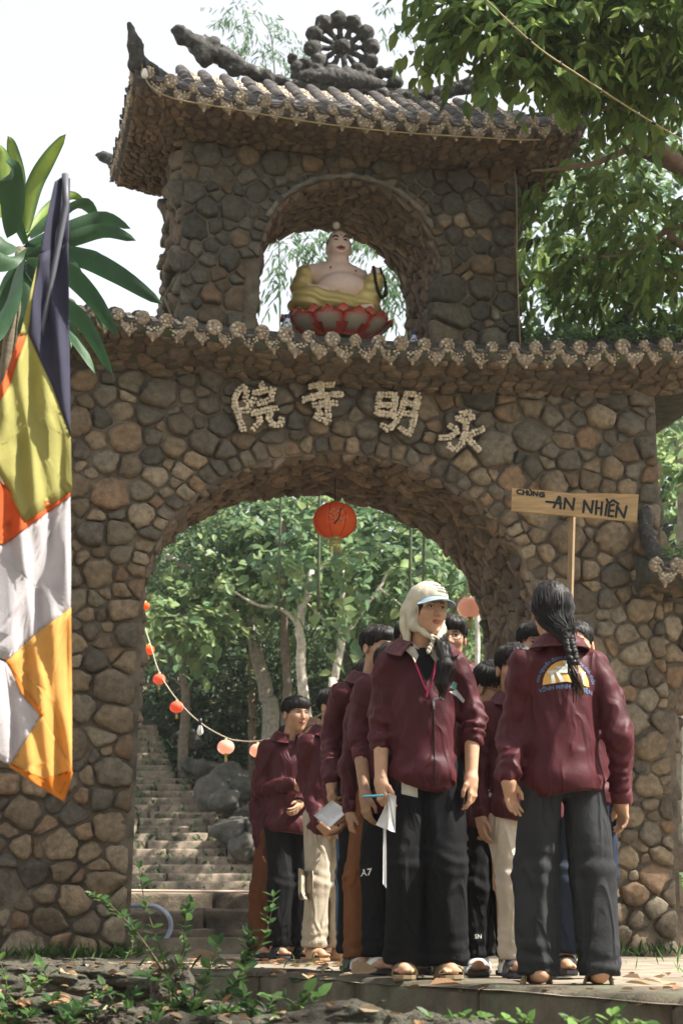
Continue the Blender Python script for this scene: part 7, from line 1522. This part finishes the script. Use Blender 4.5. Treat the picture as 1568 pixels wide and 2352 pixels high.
# ferns right of the gate, low
P3 = np.column_stack([rgg.uniform(2.75, 6, 260), rgg.uniform(1.5, 5, 260), np.full(260, .1)]); pp, dd, nn = sprays(rgg, P3, rgg.normal(size=(260, 3)) * [.7, .7, .2] + [0, -.1, 1.1], .9, 14, .3)
g_ = link('ferns', leaf_mesh('ferns', pp, dd, nn, .16 * rgg.uniform(.6, 1.2, len(pp)), leafcols(rgg, len(pp), GC + GL), rgg, .3)); tag(g_, 'bright ferns and weeds beyond the side arch', 'fern', kind='stuff')
# undergrowth on the slope, too thick to count
Q = []; 
for _ in range(1500):
    x = rgg.uniform(250, 1250); d = rgg.uniform(26.5, 40); p = at_d(x, 2110, d); xr = 640 - 215 * min(1, max(0, (d - 26.6) / 5.7))
    if x < xr and d < 33.5: continue
    p[2] = float(gz(p[:1], p[1:2])[0]) + .05; Q.append(p)
Q = np.array(Q); pp, dd, nn = sprays(rgg, Q, rgg.normal(size=(len(Q), 3)) * [.8, .8, .3] + [0, -.2, .8], .7, 9, .3)
g_ = link('undergrowth', leaf_mesh('undergrowth', pp, dd, nn, .2 * rgg.uniform(.5, 1.2, len(pp)), leafcols(rgg, len(pp), GD + GA), rgg, .45)); tag(g_, 'dark undergrowth covering the slope behind the arch', 'undergrowth', kind='stuff')
# fallen leaves
M['dry'] = mat('dry_leaf', attr=True, rough=.8, var=.3, ns=30, bump=.3, bs=60, leaf=.15); rgl = np.random.RandomState(77); DL = []
for i in range(5):
    pos = np.zeros((1, 3)); me = leaf_mesh('fallen_leaf', pos, np.array([[1., 0, .15]]), np.array([[0, 0, 1.]]), 1., np.array([[(.24, .13, .06), (.32, .22, .12), (.17, .09, .045), (.36, .28, .19), (.27, .11, .05)][i]]), rgl, [.45, .6, .5, .7, .4][i], .25, .45); me.materials.clear(); me.materials.append(M['dry']); DL.append(me)
for i in range(90):
    u = rgl.rand()
    if u < .45: x, y, d_ = rgl.uniform(310, 640), rgl.uniform(2203, 2226), None
    elif u < .8: x, y, d_ = rgl.uniform(640, 1150), rgl.uniform(2212, 2248), None
    else: x, y, d_ = rgl.uniform(1440, 1568), rgl.uniform(2232, 2278), None
    p = on_z(x, y, .012); tag(link('fallen_leaf', DL[rgl.randint(5)], None, p, (rgl.uniform(-.25, .25), rgl.uniform(-.15, .05), rgl.uniform(0, 6.3)), rgl.uniform(.05, .11)), 'curled brown fallen leaf lying on the terrace paving', 'leaf', 'fallen leaves on the terrace')
tag(link('fallen_leaf', DL[3], None, on_z(535, 2222, .015), (.3, -.25, 2.6), .26), 'big pale dry leaf on the terrace beside the seedling', 'leaf')
tag(link('fallen_leaf', DL[1], None, on_z(805, 2236, .02), (.5, -.1, .6), .17), 'yellow-brown dry leaf curled against a sandal', 'leaf')
tag(link('fallen_leaf', DL[2], None, on_z(985, 2262, .012), (.2, 0, .2), .14), 'brown leaf on the kerb in front of the cap woman', 'leaf')
# strips of sunlit ledge pipe along the landing
M['pipe'] = mat('pale_pipe', (.55, .40, .32), rough=.5, var=.15, bump=0)
mb = MB(); tube(mb, spl([(-2.4, 3.25, .50), (-1.0, 3.2, .485), (.4, 3.22, .48), (2.2, 3.2, .48)], 20), .014, 6); tag(mb.obj('water_pipe', M['pipe']), 'pale pipe lying along the top of the low steps', 'pipe')

# litter and weeds lodged on the rocks and kerb below the terrace
bpy.context.view_layer.update()
VV, FF = [], []
for ob in [q for q in bpy.data.objects if q.type == 'MESH' and q.get('group') == 'rocks below the terrace edge'] + [q for q in terr.children]:
    mw = np.array(ob.matrix_world); vs = np.array([v_.co[:] for v_ in ob.data.vertices]) @ mw[:3, :3].T + mw[:3, 3]; b0 = len(VV); VV += vs.tolist(); FF += [[i + b0 for i in p_.vertices] for p_ in ob.data.polygons]
bv = BVHTree.FromPolygons(VV, FF); rk = np.random.RandomState(55); L1, L2 = [], []
for _ in range(900):
    x, y = rk.uniform(0, 1560), rk.uniform(2215, 2350)
    if x > 700 and rk.rand() < .6: continue
    h_ = bv.ray_cast(Vector(CAM), Vector(_ray(x, y)))
    if h_[0] is None or h_[1][2] < .25: continue
    q_ = rk.rand()
    if q_ > .62 and (h_[0][2] > -.03 or x > 720): continue
    (L1 if q_ < .62 else L2).append(np.array(h_[0]) + [0, 0, .004])
L1, L2 = np.array(L1), np.array(L2); n = len(L1)
me = leaf_mesh('leaf_litter', L1, rk.normal(size=(n, 3)) * [1, 1, .15], rk.normal(size=(n, 3)) * .3 + [0, 0, 1], rk.uniform(.025, .07, n), leafcols(rk, n, [(.20, .11, .05), (.28, .19, .10), (.14, .08, .04), (.33, .26, .17)]), rk, .5, .2, .5); me.materials.clear(); me.materials.append(M['dry'])
tag(link('leaf_litter', me), 'small dry leaves littering the rocks below the terrace', 'leaf litter', kind='stuff')
k_ = 5; st_ = L2.repeat(k_, 0); n = len(st_)
tag(link('rock_weeds', leaf_mesh('rock_weeds', st_, rk.normal(size=(n, 3)) * [.7, .7, .2] + [0, 0, .7], rk.normal(size=(n, 3)) + [0, -.5, .8], rk.uniform(.015, .05, n), leafcols(rk, n, GF + GL), rk, .45, .1, .4)), 'tiny weeds growing from cracks in the rocks below the terrace', 'weeds', kind='stuff')
# ================================================================== the hazy air of the valley
hm = bpy.data.materials.new('haze'); hm.use_nodes = True; hm.node_tree.nodes.clear()
ho = hm.node_tree.nodes.new('ShaderNodeOutputMaterial'); hv = hm.node_tree.nodes.new('ShaderNodeVolumePrincipled')
hv.inputs['Color'].default_value = (.93, .97, .95, 1); hv.inputs['Density'].default_value = .0005; hv.inputs['Anisotropy'].default_value = .2
hm.node_tree.links.new(hv.outputs[0], ho.inputs['Volume'])
mb = MB(); box(mb, (5, 22, 11.5), (134, 112, 27)); o = mb.obj('haze', hm, None, smooth=False); o['kind'] = 'stuff'; tag(o, 'thin pale haze in the valley air', 'haze')
